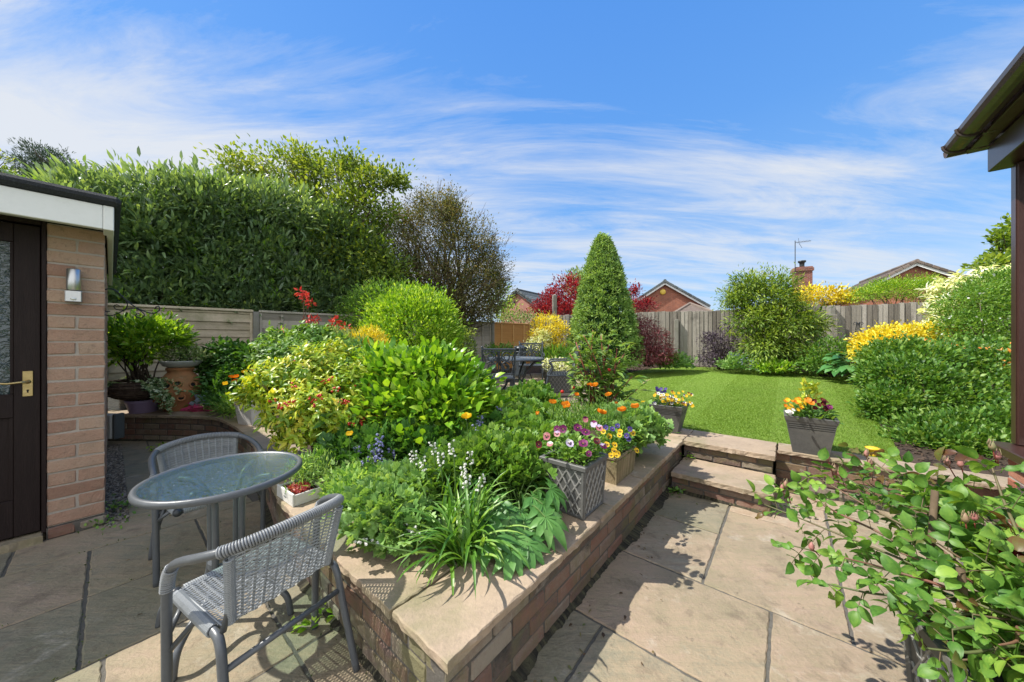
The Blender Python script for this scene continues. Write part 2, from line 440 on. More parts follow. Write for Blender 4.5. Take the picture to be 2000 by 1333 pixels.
cb_ = math_(b, 'ADD', 1.0, math_(b, 'MULTIPLY', math_(b, 'MULTIPLY', Y_, -1.6, True), .92)); cc_ = b.n('ShaderNodeCombineColor')  # the added bank behind is brightened for more fill
for i in range(3): b.l(cb_, cc_.inputs[i])
b.l(cc_.outputs[0], cw.inputs[7]); b.l(cw.outputs[2], mx.inputs[7])
bg = b.n('ShaderNodeBackground'); bg.inputs[1].default_value = SKY_E; b.l(mx.outputs[2], bg.inputs[0])
b.l(bg.outputs[0], b.n('ShaderNodeOutputWorld').inputs[0])

# ------------------------------------------------------------------ materials of the place
M = {}
M['slab'] = surf('riven sandstone', [(.16, .145, .10), (.225, .20, .14), (.295, .235, .155), (.33, .245, .175), (.385, .325, .24)], 2.6, .5, .85, .7, 48,
                 stain=[((.165, .16, .095), 1.3, .55, .10, .6), ((.13, .10, .07), 6, .60, .07, .55), ((.09, .075, .055), 13, .66, .04, .55), ((.46, .42, .35), 4.3, .65, .06, .45), ((.11, .10, .06), 38, .68, .04, .65)], fine=.3, streak=.42, tintamt=1.0)
M['coping'] = surf('sandstone coping', [(.14, .11, .08), (.28, .215, .155), (.36, .275, .195), (.44, .35, .25)], 3.2, .5, .85, .6, 50,
                   stain=[((.17, .165, .08), 2.1, .57, .09, .65), ((.10, .08, .06), 9, .64, .05, .6), ((.48, .42, .34), 5, .64, .06, .5), ((.09, .08, .05), 42, .68, .04, .6)], fine=.3, bdist=.008)
M['joint'] = surf('dark pointing', [(.06, .055, .045), (.15, .14, .12)], 30, .5, .95, .6, 90)
M['oldbrick'] = surf('weathered brick', [(.09, .075, .062), (.145, .095, .075), (.20, .105, .075), (.20, .145, .11), (.25, .215, .17)], 9, .35, .9, .6, 70,
                     stain=[((.13, .125, .05), 2.4, .56, .08, .75), ((.33, .30, .26), 6, .66, .05, .6), ((.03, .03, .025), 4, .65, .06, .7)], fine=.25)
M['mortar'] = surf('old mortar', [(.05, .045, .04), (.15, .135, .115)], 14, .5, .95, .5, 90)
M['buffbrick'] = surf('buff brick', [(.31, .18, .125), (.385, .235, .165), (.42, .27, .19), (.45, .315, .225)], 14, .45, .92, 1.0, 120,
                      stain=[((.20, .13, .095), 28, .62, .06, .6), ((.30, .21, .15), 7, .58, .1, .5), ((.50, .42, .33), 50, .68, .04, .5)], fine=.5, bdist=.008)
M['palemortar'] = surf('pale mortar', [(.34, .29, .245), (.46, .41, .35)], 18, .5, .95, .5, 120)
M['redbrick'] = surf('red brick', [(.07, .06, .075), (.24, .075, .045), (.34, .13, .075), (.42, .2, .13)], 12, .25, .9, .6, 110, fine=.25)
M['soil'] = surf('bark mulch soil', [(.02, .013, .008), (.055, .036, .024), (.12, .082, .056)], 9, .6, .95, .8, 85, bdist=.015)
M['lawn'] = surf('mown turf', [(.11, .21, .02), (.16, .27, .03), (.21, .32, .045), (.28, .35, .09)], 1.1, .42, .9, .8, 220,
                 stain=[((.20, .22, .075), .9, .62, .12, .5)], fine=.45, bdist=.02)
M['gravel'] = surf('pea gravel', [(.09, .075, .06), (.24, .2, .16), (.4, .36, .3)], 90, .6, .9, .5, 120)
M['far'] = surf('open ground', [(.06, .09, .03), (.10, .13, .05)], .5, .5, .95, 0)

# ------------------------------------------------------------------ ground
g = MB(); g.add([(-400, -60, -.06), (400, -60, -.06), (400, 1500, -.06), (-400, 1500, -.06)], [(0, 1, 2, 3)])
g.build('ground', M['far'])['kind'] = 'structure'
def jag(a, c, amp, step=.03):
    """points from a to c (excluded) with a hewn wobble"""
    a = Vector((a[0], a[1], 0)); c = Vector((c[0], c[1], 0)); n = max(1, int((c-a).length/step)); d = (c-a).normalized() if (c-a).length > 0 else Vector((1, 0, 0)); q = Vector((-d.y, d.x, 0))
    return [(lambda p: (p.x, p.y))(a.lerp(c, i/n)+q*(R(-amp, amp) if i else 0)) for i in range(n)]
def slab(m, cs, z0, z1, amp=.005, tint=None, mi=0, tilt=.002, ch=.0045):
    out = []
    for i in range(len(cs)): out += jag(cs[i], cs[(i+1) % len(cs)], amp)
    n = len(out); cx_ = sum(p[0] for p in out)/n; cy_ = sum(p[1] for p in out)/n
    tx, ty = R(-tilt, tilt), R(-tilt, tilt)
    zt = lambda p: z1+(p[0]-cx_)*tx+(p[1]-cy_)*ty
    def inset(p):
        d = Vector((cx_-p[0], cy_-p[1])); d = d.normalized()*ch*R(.6, 1.6); return (p[0]+d.x, p[1]+d.y)
    ins = [inset(p) for p in out]
    h_ = z1-z0
    vs = [(p[0]+R(-amp, amp)*.8, p[1]+R(-amp, amp)*.8, z0) for p in out]+[(p[0]+R(-amp, amp)*.8, p[1]+R(-amp, amp)*.8, z0+h_*R(.3, .6)) for p in out]+[(p[0], p[1], zt(p)-ch*R(.5, 1.3)) for p in out]+[(p[0], p[1], zt(p)) for p in ins]
    fs = [tuple(range(n-1, -1, -1)), tuple(range(3*n, 4*n))]
    for k in (0, n, 2*n):
        fs += [(k+i, k+(i+1) % n, k+n+(i+1) % n, k+n+i) for i in range(n)]
    m.add(vs, fs, R(.15, .9) if tint is None else tint, mi)
pv = MB(); J = .0065
def pave(u0, u1, v0, v1, tint=None):
    slab(pv, [UV(u0+J, v0+J), UV(u0+J, v1-J), UV(u1-J, v1-J), UV(u1-J, v0+J)][::-1], -.05, 0, .0022, tint)
for q in [(.2, 1.46, -.86, -.664, .25), (-.6, 1.46, -.664, .35, .35), (1.46, 2.06, -.86, -.063, .62), (1.46, 2.06, -.063, .75, .72), (2.06, 2.655, -.86, -.36, .8), (2.655, 3.25, -.86, -.36, .3),
          (2.06, 3.07, -.36, .22, .6), (3.07, 3.55, -.36, .22, .85), (3.55, 3.95, -.1, .5), (2.06, 2.75, .22, 1.1, .78), (2.75, 3.55, .22, .8, .55), (3.55, 3.95, .5, 1.15), (2.75, 3.55, .8, 1.15, .7),
          (1.46, 2.06, .75, 1.6), (-.6, 1.46, .35, 1.6), (-2, -.6, -.81, .4), (-2, -.6, .4, 1.6), (-.6, .2, -.81, -.664), (2.06, 2.75, 1.1, 1.6)]: pave(*q)
for v0, v1, us in [(-3.79, -3.39, (-2, -1.0, -.39, .22, .75)), (-3.39, -2.783, (-2, -.9, -.085, .40, .8)), (-2.783, -2.195, (-2, -.75, -.085, .75)), (-2.195, -1.61, (-2, -.95, -.02, .5, .75)),
                   (-1.61, -.86, (-2, -1.1, -.4, .5, .7)), (-4.35, -3.79, (.08, .42, .97)), (-4.95, -4.35, (.08, .6, 1.0)), (-5.4, -4.95, (.08, .38, 1.0)), (-6.1, -5.4, (.08, .55, .95)), (-7.2, -6.1, (-.2, .3, .9))]:
    for a, c in zip(us, us[1:]): pave(a, c, v0, v1, R(.2, .55))
o = pv.build('patio', M['slab']); o['kind'] = 'structure'
g = MB(); g.add([UV(-2.2, -9, -.006), UV(-2.2, 2.2, -.006), UV(4.2, 2.2, -.006), UV(4.2, -9, -.006)], [(0, 3, 2, 1)])
g.build('patio_joints', M['joint'])['kind'] = 'structure'

# ------------------------------------------------------------------ raised bed: brick wall, coping
def catmull(pts, step=.05):
    out = []
    for i in range(len(pts)-1):
        p0 = pts[max(0, i-1)]; p1 = pts[i]; p2 = pts[i+1]; p3 = pts[min(len(pts)-1, i+2)]
        n = max(1, int((Vector(p2)-Vector(p1)).length/step))
        for k in range(n):
            t = k/n
            out.append(tuple(.5*((2*p1[j])+(-p0[j]+p2[j])*t+(2*p0[j]-5*p1[j]+4*p2[j]-p3[j])*t*t+(-p0[j]+3*p1[j]-3*p2[j]+p3[j])*t**3) for j in range(2)))
    out.append(tuple(pts[-1])); return out
class Path:
    def __init__(s, pts):
        s.p = [Vector((p[0], p[1], 0)) for p in pts]; s.c = [0]
        for a, c in zip(s.p, s.p[1:]): s.c.append(s.c[-1]+(c-a).length)
        s.L = s.c[-1]
    def at(s, d):
        d = max(0, min(s.L, d)); i = 0
        lo, hi = 0, len(s.c)-2
        while lo < hi:
            mid = (lo+hi)//2
            if s.c[mid+1] < d: lo = mid+1
            else: hi = mid
        i = lo; t = (d-s.c[i])/max(1e-9, s.c[i+1]-s.c[i])
        dirv = (s.p[i+1]-s.p[i]).normalized(); return s.p[i].lerp(s.p[i+1], t), dirv
def lay(m, path, z0, courses, th=.1, bl=.215, bh=.065, mo=.010, s0=0, s1=None, mi=0, mmi=1, ch=.006, jit=.0025, headers=False, rec=.006, side=1):
    """bricks along a path, outer face on the path, thickness to the right of travel (side=1)"""
    s1 = path.L if s1 is None else s1
    for c in range(courses):
        z = z0+c*(bh+mo)+bh/2+mo/2; s = s0-((bl+mo)/2 if c % 2 else 0)
        while s < s1-.01:
            a = max(s, s0); e = min(s+bl, s1)
            if e-a > .025:
                p, d = path.at((a+e)/2); q = Vector((d.y, -d.x, 0))*side; pr = R(-.002, .002)
                m.box(p+q*(th/2+pr)+Vector((0, 0, z)), (e-a, th, bh), math.atan2(d.y, d.x), ch, R(0, 1), mi, jit)
            s += bl+mo
    n = max(1, int((s1-s0)/.15))
    for i in range(n):
        a, da = path.at(s0+(s1-s0)*i/n); e, de = path.at(s0+(s1-s0)*(i+1)/n)
        qa = Vector((da.y, -da.x, 0))*side; qe = Vector((de.y, -de.x, 0))*side
        o = [a+qa*rec, e+qe*rec, e+qe*(th-rec), a+qa*(th-rec)]
        m.prism([(p.x, p.y) for p in o], z0, z0+courses*(bh+mo)-.002, .5, mmi)
bw = thing('brick_retaining_wall', 'weathered low brick wall with sandstone coping holding up the planted bed', 'wall', UV(.66, -.82, 0))
run1 = Path([UV(3.7, -.83), UV(.672, -.83)])
left_pts = [UV(.672, -.83), UV(.674, -1.58), UV(.685, -2.35), Vector((-1.54, 2.20, 0)), Vector((-2.38, 3.12, 0)), Vector((-2.80, 3.53, 0)), Vector((-3.32, 3.96, 0)), Vector((-3.815, 4.277, 0)), Vector((-4.5, 4.39, 0)), Vector((-5.37, 4.43, 0)), Vector((-6.3, 4.48, 0))]
left_path = Path(catmull([(p.x, p.y) for p in left_pts]))
m = MB(); lay(m, run1, -.005, 4, .105, bh=.0675); lay(m, left_path, -.005, 4, .105, s0=.106, bh=.0675)
m.build('brickwork', [M['oldbrick'], M['mortar']], bw)
m = MB(); ub = [.648, 1.33, 1.9, 2.42, 2.98, 3.604, 4.11]
for a, c in zip(ub, ub[1:]):
    v1 = -.797 if a < 3.5 else -.806; slab(m, [UV(a+.004, v1), UV(a+.004, -1.105), UV(c-.004, -1.105), UV(c-.004, v1)], .308, .34, .0035, tint=R(.35, .75))
cp = Path(catmull([(p.x-.0258*q[0], p.y-.0258*q[1]) for p, q in zip(left_pts, [(.64, .77)]*4+[(.72, .7), (.72, .7), (.6, .8), (.3, .95), (.1, 1), (0, 1), (0, 1)])]))
s = .281
while s < cp.L-.1:
    e = min(cp.L, s+R(.5, .75)); k = max(2, int((e-s)/.12)); A1 = []; B1 = []
    for i in range(k+1):
        p, d = cp.at(s+.004+(e-s-.008)*i/k); q = Vector((d.y, -d.x, 0)); A1.append(p); B1.append(p+q*.33)
    slab(m, (A1+B1[::-1])[::-1], .308, .34+R(-.001, .001), .0035, tint=R(.35, .75)); s = e
m.build('coping', M['coping'], bw)
# steps up to the lawn
st = thing('garden_steps', 'two brick garden steps with hewn stone treads leading up to the lawn', 'steps', UV(3.4, -.44, 0))
m = MB(); lay(m, Path([UV(3.19, -.105), UV(3.19, -.80)]), -.005, 2, .1, bh=.056, s0=0); lay(m, Path([UV(3.52, -.105), UV(3.292, -.105)]), -.005, 2, .1, bh=.056)
lay(m, Path([UV(3.65, -.105), UV(3.65, -.80)]), .170, 2, .1, bh=.052, s0=.0); lay(m, Path([UV(4.0, -.105), UV(3.752, -.105)]), .170, 2, .1, bh=.052)
m.box(UV(3.5, -.46, .06), (.62, .4, .125), ROT, 0, .5, 1); m.box(UV(3.86, -.46, .2), (.6, .2, .19), ROT, 0, .5, 1)
m.build('riser', [M['oldbrick'], M['mortar']], st)
m = MB(); slab(m, [UV(3.148, -.795), UV(3.640, -.795), UV(3.640, -.083), UV(3.148, -.083)][::-1], .130, .17, .0055, .45); m.build('tread', M['coping'], st)
m = MB(); slab(m, [UV(3.612, -.80), UV(4.11, -.80), UV(4.11, -.085), UV(3.612, -.085)][::-1], .296, .34, .0055, .5); m.build('tread', M['coping'], st)
lw = thing('low_lawn_wall', 'low brick wall with stone coping edging the lawn right of the steps', 'wall', UV(3.88, .6, 0))
m = MB(); lay(m, Path([UV(3.878, 1.25), UV(3.878, -.088)]), -.005, 4, .105, bh=.0675); m.build('brickwork', [M['oldbrick'], M['mortar']], lw)
m = MB()
for a, c in ((-.078, .52), (.52, 1.3)): slab(m, [UV(3.846, a+.004), UV(4.125, a+.004), UV(4.125, c-.004), UV(3.846, c-.004)][::-1], .308, .338, .004, R(.2, .5))
m.build('coping', M['coping'], lw)
# soil of the raised garden, lawn, terrace
soil_poly = [UV(3.98, -.92), UV(.80, -.93), UV(.80, -1.6), UV(.81, -2.3), (-2.30, 3.24), (-2.75, 3.66), (-3.28, 4.08), (-3.8, 4.40), (-4.5, 4.50), (-5.4, 4.54), (-9, 4.6), (-14, 8), (-14, 30), (22, 30), (22, 4), UV(4.05, 2.5), UV(4.0, .0)]
soil_poly = [(p[0], p[1]) for p in soil_poly][::-1]
o, _ = meshgrid_region(soil_poly, .35, lambda x, y: gz(x, y)+R(-.012, .012), 'flower_bed', M['soil'])
lawn_poly = [UV(4.115, -.86), UV(4.13, .72), (3.75, 3.3), (4.5, 4.15), (5.6, 5.0), (6.6, 5.9), (7.1, 7.0), (6.5, 8.45), (5.5, 9.1), (4.4, 9.35), (3.6, 9.0), (2.8, 8.3), (2.2, 7.4), (1.85, 6.4), (1.7, 5.3), (1.75, 4.4)]
lawn_poly = [(p[0], p[1]) for p in lawn_poly]
lp = [lawn_poly[0]]+catmull(lawn_poly[1:]+[lawn_poly[0]], .15)[:-1]
o, inlawn = meshgrid_region(lp, .3, lambda x, y: gz(x, y)+.022, 'lawn', M['lawn'])
tp = MB()
tp_u = [(x*.62-.75, 4.6+y*.62) for x in range(4) for y in range(7)]
for x, y in tp_u: slab(tp, [(x, y), (x+.6, y), (x+.6, y+.6), (x, y+.6)], gz(x, y)-.02, gz(x+.3, y+.3)+.02, .004, R(.55, 1))
o = tp.build('terrace', M['slab']); o['kind'] = 'structure'
# turf blades, denser where the eye is near
def turf(n):
    lo = np.array(lp); xy = []
    def pip(q):
        c = np.zeros(len(q), bool); j = len(lo)-1
        for i in range(len(lo)):
            k = ((lo[i, 1] > q[:, 1]) != (lo[j, 1] > q[:, 1])) & (q[:, 0] < (lo[j, 0]-lo[i, 0])*(q[:, 1]-lo[i, 1])/(lo[j, 1]-lo[i, 1]+1e-12)+lo[i, 0]); c ^= k; j = i
        return c
    q = np.stack([RNG.uniform(1.5, 7.2, n*4), RNG.uniform(2.4, 9.4, n*4)], 1); q = q[pip(q)]
    q = q[RNG.uniform(0, 1, len(q)) < np.clip(4.2/q[:, 1], .2, 1)**1.5][:n]
    u = q[:, 0]*AX+q[:, 1]*AY; z = .30+.043*np.maximum(0, u-4)+.015
    v = q[:, 0]*NX+q[:, 1]*NY
    strip = np.sign(np.sin(v*2*PI/1.5+.6))           # mower passes lay the grass one way, then the other
    D = np.stack([AX*.34*strip, AY*.34*strip, np.ones(len(q))], 1)+RNG.normal(0, .42, (len(q), 3))*np.array([1, 1, .2])
    nn = RNG.normal(0, .12, len(q))
    leafmesh('grass', M['blade'], None, np.column_stack([q, z]), D, rdir(len(q)), RNG.uniform(.013, .026, len(q)), .14, np.clip(.5+nn+RNG.normal(0, .2, len(q)), 0, 1), 'tri')['kind'] = 'stuff'
M['blade'] = leafmat('grass blade', [(.11, .22, .016), (.165, .295, .028), (.22, .35, .045), (.33, .39, .12)], .35, .55, gain=1.0)
turf(260000)
# gravel strip beside the garage
q = np.stack([RNG.uniform(-.03, .085, 5200), RNG.uniform(-6.6, -3.72, 5200)], 1)
gp = MB()
for (u, v) in q[:2600]:
    p = UV(u, v, R(-.015, .006)); r = R(.005, .013); gp.sphere(p, r, 5, 3, R(0, 1), 0, (1, R(.7, 1.2), .6))
gp.build('gravel', M['gravel'])['kind'] = 'stuff'

chips = MB(); cnt = 0
while cnt < 7500:
    x, y = R(-1.5, 9.5), R(2.6, 10.5)
    u, v = uv_of((x, y))
    if u < 4.2 or inlawn(x, y, lp): continue
    near = any((x-p[0])**2+(y-p[1])**2 < (1.6 if y < 5 and x > 3 else .55) for p in lp)
    if not near: continue
    a = R(0, 6.28); chips.box((x, y, gz(x, y)+R(.0, .02)), (R(.012, .035), R(.006, .014), R(.003, .008)), a, 0, R(0, 1), 0, .003, M=Matrix.Rotation(a, 3, 'Z') @ Matrix.Rotation(R(-.6, .6), 3, 'X')); cnt += 1
chips.build('bark_mulch', M['soil'])['kind'] = 'stuff'

# dirt and moss lying along the foot of the walls, dark to paint in the shade there; litter on the paving
M['dirt'] = surf('earth and painted shade', [(.018, .016, .011), (.04, .036, .023), (.075, .07, .038)], 20, .6, .95, .8, 70)
d_ = MB()
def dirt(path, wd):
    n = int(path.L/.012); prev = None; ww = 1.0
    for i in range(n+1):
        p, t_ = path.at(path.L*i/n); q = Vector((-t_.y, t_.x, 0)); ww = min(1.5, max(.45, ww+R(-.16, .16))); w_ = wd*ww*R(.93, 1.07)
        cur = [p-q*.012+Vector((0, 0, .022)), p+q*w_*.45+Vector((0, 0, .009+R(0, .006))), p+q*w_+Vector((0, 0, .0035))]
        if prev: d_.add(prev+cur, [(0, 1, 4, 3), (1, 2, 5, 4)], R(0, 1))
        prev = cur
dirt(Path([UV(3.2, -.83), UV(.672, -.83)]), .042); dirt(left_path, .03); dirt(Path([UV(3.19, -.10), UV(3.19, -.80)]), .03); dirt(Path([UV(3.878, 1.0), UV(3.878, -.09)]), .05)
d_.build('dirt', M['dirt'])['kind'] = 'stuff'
M['moss'] = leafmat('joint moss', [(.03, .05, .012), (.06, .09, .02), (.10, .13, .03)], .2, .8, gain=1.0)
M['litter'] = leafmat('dry leaf', [(.05, .03, .018), (.11, .065, .035), (.18, .13, .06), (.10, .13, .04)], .2, .7, gain=1.0)
pl_ = []
while len(pl_) < 170:
    u, v = (R(.55, 3.1), -.80+abs(random.gauss(0, .16))) if R(0, 1) < .45 else ((R(.0, .6), R(-7, -2.2)) if R(0, 1) < .6 else (R(-.8, 3.6), R(-3.6, 1.0)))
    if u > .64 and v < -.8: continue
    pl_.append(tuple(UV(u, v, .006+R(0, .004))))
n = len(pl_); leafmesh('leaf_litter', M['litter'], None, pl_, rdir(n)*np.array([1, 1, .15]), np.array([0, 0, 1.])+.3*rdir(n), RNG.uniform(.006, .028, n), RNG.uniform(.3, .7, n), RNG.uniform(0, 1, n), 'ell')['kind'] = 'stuff'
ms = []
for q in range(520):
    k = random.choice(((-2.783, 0), (-2.195, 0), (-1.61, 0), (-3.39, 0), (-.085, 1), (.5, 1), (.64, 1)))
    if k[1] == 0: u, v = R(-.5, .62), k[0]+R(-.006, .006)
    else: u, v = k[0]+R(-.008, .008), R(-3.3, -.95)
    if R(0, 1) < .5+.5*math.sin(u*9+v*7): ms.append(tuple(UV(u, v, .002)))
n = len(ms); leafmesh('moss', M['moss'], None, ms, rdir(n)+np.array([0, 0, .8]), rdir(n), RNG.uniform(.005, .014, n), .6, RNG.uniform(0, 1, n), 'tri')['kind'] = 'stuff'
# ------------------------------------------------------------------ garage on the left
M['darkwood'] = surf('dark brown painted timber', [(.010, .0065, .006), (.018, .011, .010), (.034, .022, .019)], 6, .35, .55, .25, 40, stretch=(6, 6, .6), spec=.18)
M['white'] = surf('white upvc', [(.62, .63, .61), (.74, .745, .72), (.80, .80, .78)], 3, .25, .4, .05, 30, stain=[((.42, .43, .38), 5, .66, .07, .35)])
M['felt'] = surf('roofing felt', [(.012, .014, .017), (.035, .038, .043), (.085, .09, .095)], 120, .5, .95, .9, 220, fine=.6)
M['brass'] = surf('worn brass', [(.30, .22, .10), (.46, .35, .16), (.56, .45, .24)], 20, .4, .35, .1, 80, metal=.9)
M['steel'] = surf('brushed steel', [(.38, .38, .38), (.48, .48, .47), (.56, .56, .55)], 3, .25, .3, .03, 200, metal=.95, stretch=(60, 60, .3))
M['blackiron'] = surf('black iron', [(.010, .011, .013), (.02, .022, .025), (.04, .042, .045)], 20, .4, .5, .2, 120, spec=.5)
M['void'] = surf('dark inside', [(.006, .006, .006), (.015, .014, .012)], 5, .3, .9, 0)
def glassmat(name, tint, gl=.12, rip=0, ripscale=60, dist=.002, rough=.02, base=None, basefac=0.0, frm=1.5):
    m, b, out = newmat(name)
    t = b.n('ShaderNodeBsdfTransparent'); t.inputs[0].default_value = (*tint, 1)
    g = b.n('ShaderNodeBsdfGlossy'); g.inputs['Roughness'].default_value = rough; g.inputs[0].default_value = (.95, .97, .97, 1)
    fr = b.n('ShaderNodeFresnel'); fr.inputs[0].default_value = 1.5
    fac = math_(b, 'ADD', math_(b, 'MULTIPLY', fr.outputs[0], frm), gl, True)
    if rip:
        bm = b.n('ShaderNodeBump'); bm.inputs['Strength'].default_value = rip; bm.inputs['Distance'].default_value = dist
        b.l(noise(b, ripscale, 2, .5, pos(b), 1.2), bm.inputs['Height']); b.l(bm.outputs[0], g.inputs['Normal']); b.l(bm.outputs[0], fr.inputs['Normal'])
    mx = b.n('ShaderNodeMixShader'); b.l(fac, mx.inputs[0])
    s = t.outputs[0]
    if base:
        df = b.n('ShaderNodeBsdfDiffuse'); df.inputs[0].default_value = (*base, 1); m2 = b.n('ShaderNodeMixShader'); m2.inputs[0].default_value = basefac
        b.l(s, m2.inputs[1]); b.l(df.outputs[0], m2.inputs[2]); s = m2.outputs[0]
    b.l(s, mx.inputs[1]); b.l(g.outputs[0], mx.inputs[2]); b.l(mx.outputs[0], out.inputs[0]); return m
M['obscure'] = glassmat('obscured glass', (.25, .32, .32), .03, .9, 26, .02, .06, (.05, .08, .085), .5, frm=1.0)
M['pane'] = glassmat('window glass', (.8, .85, .84), .06)
GV = -3.8
ga = thing('brick_garage', 'flat roofed buff brick garage with dark brown door and white fascia', 'garage', UV(-.1, GV, 0))
m = MB()
lay(m, Path([UV(-.272, GV), UV(-.03, GV)]), .075, 23, .1, bl=.242, bh=.076, mo=.0125, ch=.004, jit=.003, side=-1)
lay(m, Path([UV(-.03, GV-.101), UV(-.03, GV-3.2)]), .075, 23, .1, bl=.242, bh=.076, mo=.0125, ch=.004, jit=.003, side=-1)
m.build('wall', [M['buffbrick'], M['palemortar']], ga)
m = MB(); lay(m, Path([UV(-.275, GV+.012), UV(-.018, GV+.012)]), -.01, 1, .1, bl=.125, bh=.075, mo=.008, jit=.006, ch=.012, side=-1); m.build('plinth', [M['oldbrick'], M['mortar']], ga)
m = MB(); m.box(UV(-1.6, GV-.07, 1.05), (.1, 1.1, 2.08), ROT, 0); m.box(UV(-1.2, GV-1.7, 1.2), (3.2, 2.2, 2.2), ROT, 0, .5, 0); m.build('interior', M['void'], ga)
def vbox(mb, u0, u1, v0, v1, z0, z1, ch=.003, **k): mb.box(UV((u0+u1)/2, (v0+v1)/2, (z0+z1)/2), (v1-v0, u1-u0, z1-z0), ROT, ch, **k)
m = MB(); vbox(m, -.294, -.274, GV-.09, GV+.004, .05, 2.13); vbox(m, -1.14, -1.10, GV-.09, GV+.004, .05, 2.13); vbox(m, -1.10, -.2945, GV-.09, GV+.003, 2.085, 2.13)
m.build('door_frame', M['darkwood'], ga)
m = MB(); D0 = GV-.05; D1 = GV-.012
vbox(m, -.398, -.299, D0, D1, .065, 2.075); vbox(m, -1.095, -.99, D0, D1, .065, 2.075)
vbox(m, -.989, -.3985, D0, D1-.001, 1.955, 2.075); vbox(m, -.989, -.3985, D0, D1-.001, .83, .98); vbox(m, -.989, -.3985, D0, D1-.001, .065, .30)
vbox(m, -.989, -.3985, D0, D1-.018, .30, .83)
vbox(m, -.416, -.3985, D0, D1-.006, .30, .83); vbox(m, -.412, -.3985, D0+.01, D1-.006, .98, 1.955)
door = m.build('door', M['darkwood'], ga)
m = MB(); vbox(m, -.989, -.413, GV-.036, GV-.031, .981, 1.954, 0); m.build('glass_pane', M['obscure'], door)
m = MB(); vbox(m, -.366, -.326, D1, D1+.006, .96, 1.125, .002); m.build('lock_plate', M['brass'], door)
m = MB(); c = UV(-.346, D1+.005, 1.055)
m.tube([c, c+Vector((NX*.04, NY*.04, 0)), c+Vector((NX*.05-AX*.02, NY*.05-AY*.02, .002)), c+Vector((NX*.05-AX*.07, NY*.05-AY*.07, -.004)), c+Vector((NX*.05-AX*.115, NY*.05-AY*.115, .004)), c+Vector((NX*.048-AX*.135, NY*.048-AY*.135, -.004))], [.009, .008, .0075, .007, .0065, .006], 8)
m.sphere(c, .014); m.build('handle', M['brass'], door, True)
m = MB(); m.lathe([(.005, 0), (.005, .003)], UV(-.346, D1+.006, 1.0), 8); m.box(UV(-.346, D1+.0075, .992), (.002, .006, .016), ROT); m.box(UV(-.346, D1+.0075, 1.0), (.002, .009, .008), ROT); m.build('keyhole', M['void'], door)
m = MB(); slab(m, [UV(-1.2, GV-.05), UV(-.285, GV-.05), UV(-.285, GV+.05), UV(-1.2, GV+.05)][::-1], -.01, .05, .006, .4); m.build('threshold', M['coping'], ga)
m = MB(); vbox(m, -2.4, -.035, GV+.28, GV+.30, 2.064, 2.222, .004); vbox(m, -2.4, -.035, GV+.001, GV+.279, 2.115, 2.14, .002); vbox(m, -.034, .013, GV+.10, GV+.301, 2.062, 2.224, .004); vbox(m, -.02, .012, GV-3.2, GV+.099, 2.066, 2.222, .004)
m.build('fascia', M['white'], ga)
m = MB(); vbox(m, -2.5, .045, GV-3.3, GV+.335, 2.226, 2.292, .022); m.build('roof', M['felt'], ga)
wl = thing('wall_lamp', 'brushed steel tube wall lamp with motion sensor on the garage brickwork', 'lamp', UV(-.16, GV, 1.6))
LV = GV+.05
m = MB(); m.lathe([(.030, 0), (.032, .004), (.032, .142), (.028, .146), (.027, .13)], UV(-.163, LV, 1.665), 24); m.build('lamp_tube', M['steel'], wl, True)
m = MB(); vbox(m, -.198, -.128, GV+.002, LV+.03, 1.585, 1.662, .004); m.build('sensor_base', M['steel'], wl)
m = MB(); m.sphere(UV(-.163, LV+.031, 1.605), .014, 12, 8, sc=(1, 1, .7)); m.build('sensor', M['white'], wl, True)
# iron basket bracket on the garage corner
def spiral(c, r0, r1, a0, a1, ex, ez, n=22):
    return [c+ex*(math.cos(a0+(a1-a0)*i/n)*(r0+(r1-r0)*i/n))+ez*(math.sin(a0+(a1-a0)*i/n)*(r0+(r1-r0)*i/n)) for i in range(n+1)]
br = thing('basket_bracket', 'black wrought iron scroll bracket for a hanging basket on the garage corner', 'bracket', UV(-.02, GV-.3, 1.5))
m = MB(); b0 = P(196, 600, 2.62)
def BP(px, py): return P(px, py, 2.62+(px-196)*.0012)
def bcurve(pts, r): m.tube([Vector((*BP(*q),)) for q in catmull(pts, 3)], r, 6)
bcurve([(206, 582), (199, 576), (203, 567), (214, 564), (228, 569), (244, 584), (262, 598), (282, 608), (300, 612), (311, 606), (311, 599), (305, 599), (303, 604)], .0045)
bcurve([(215, 608), (206, 608), (200, 604), (199, 609), (206, 615), (219, 616), (234, 610), (250, 603), (266, 603), (280, 611), (282, 617), (274, 621), (265, 617), (267, 612), (273, 613)], .004)
bcurve([(244, 584), (249, 594), (246, 603), (236, 606), (225, 603), (222, 598), (228, 595), (234, 598)], .0035)
m.tube([BP(275, 620), BP(275, 624), BP(277, 626)], .002, 5)
m.build('scrollwork', M['blackiron'], br, True)

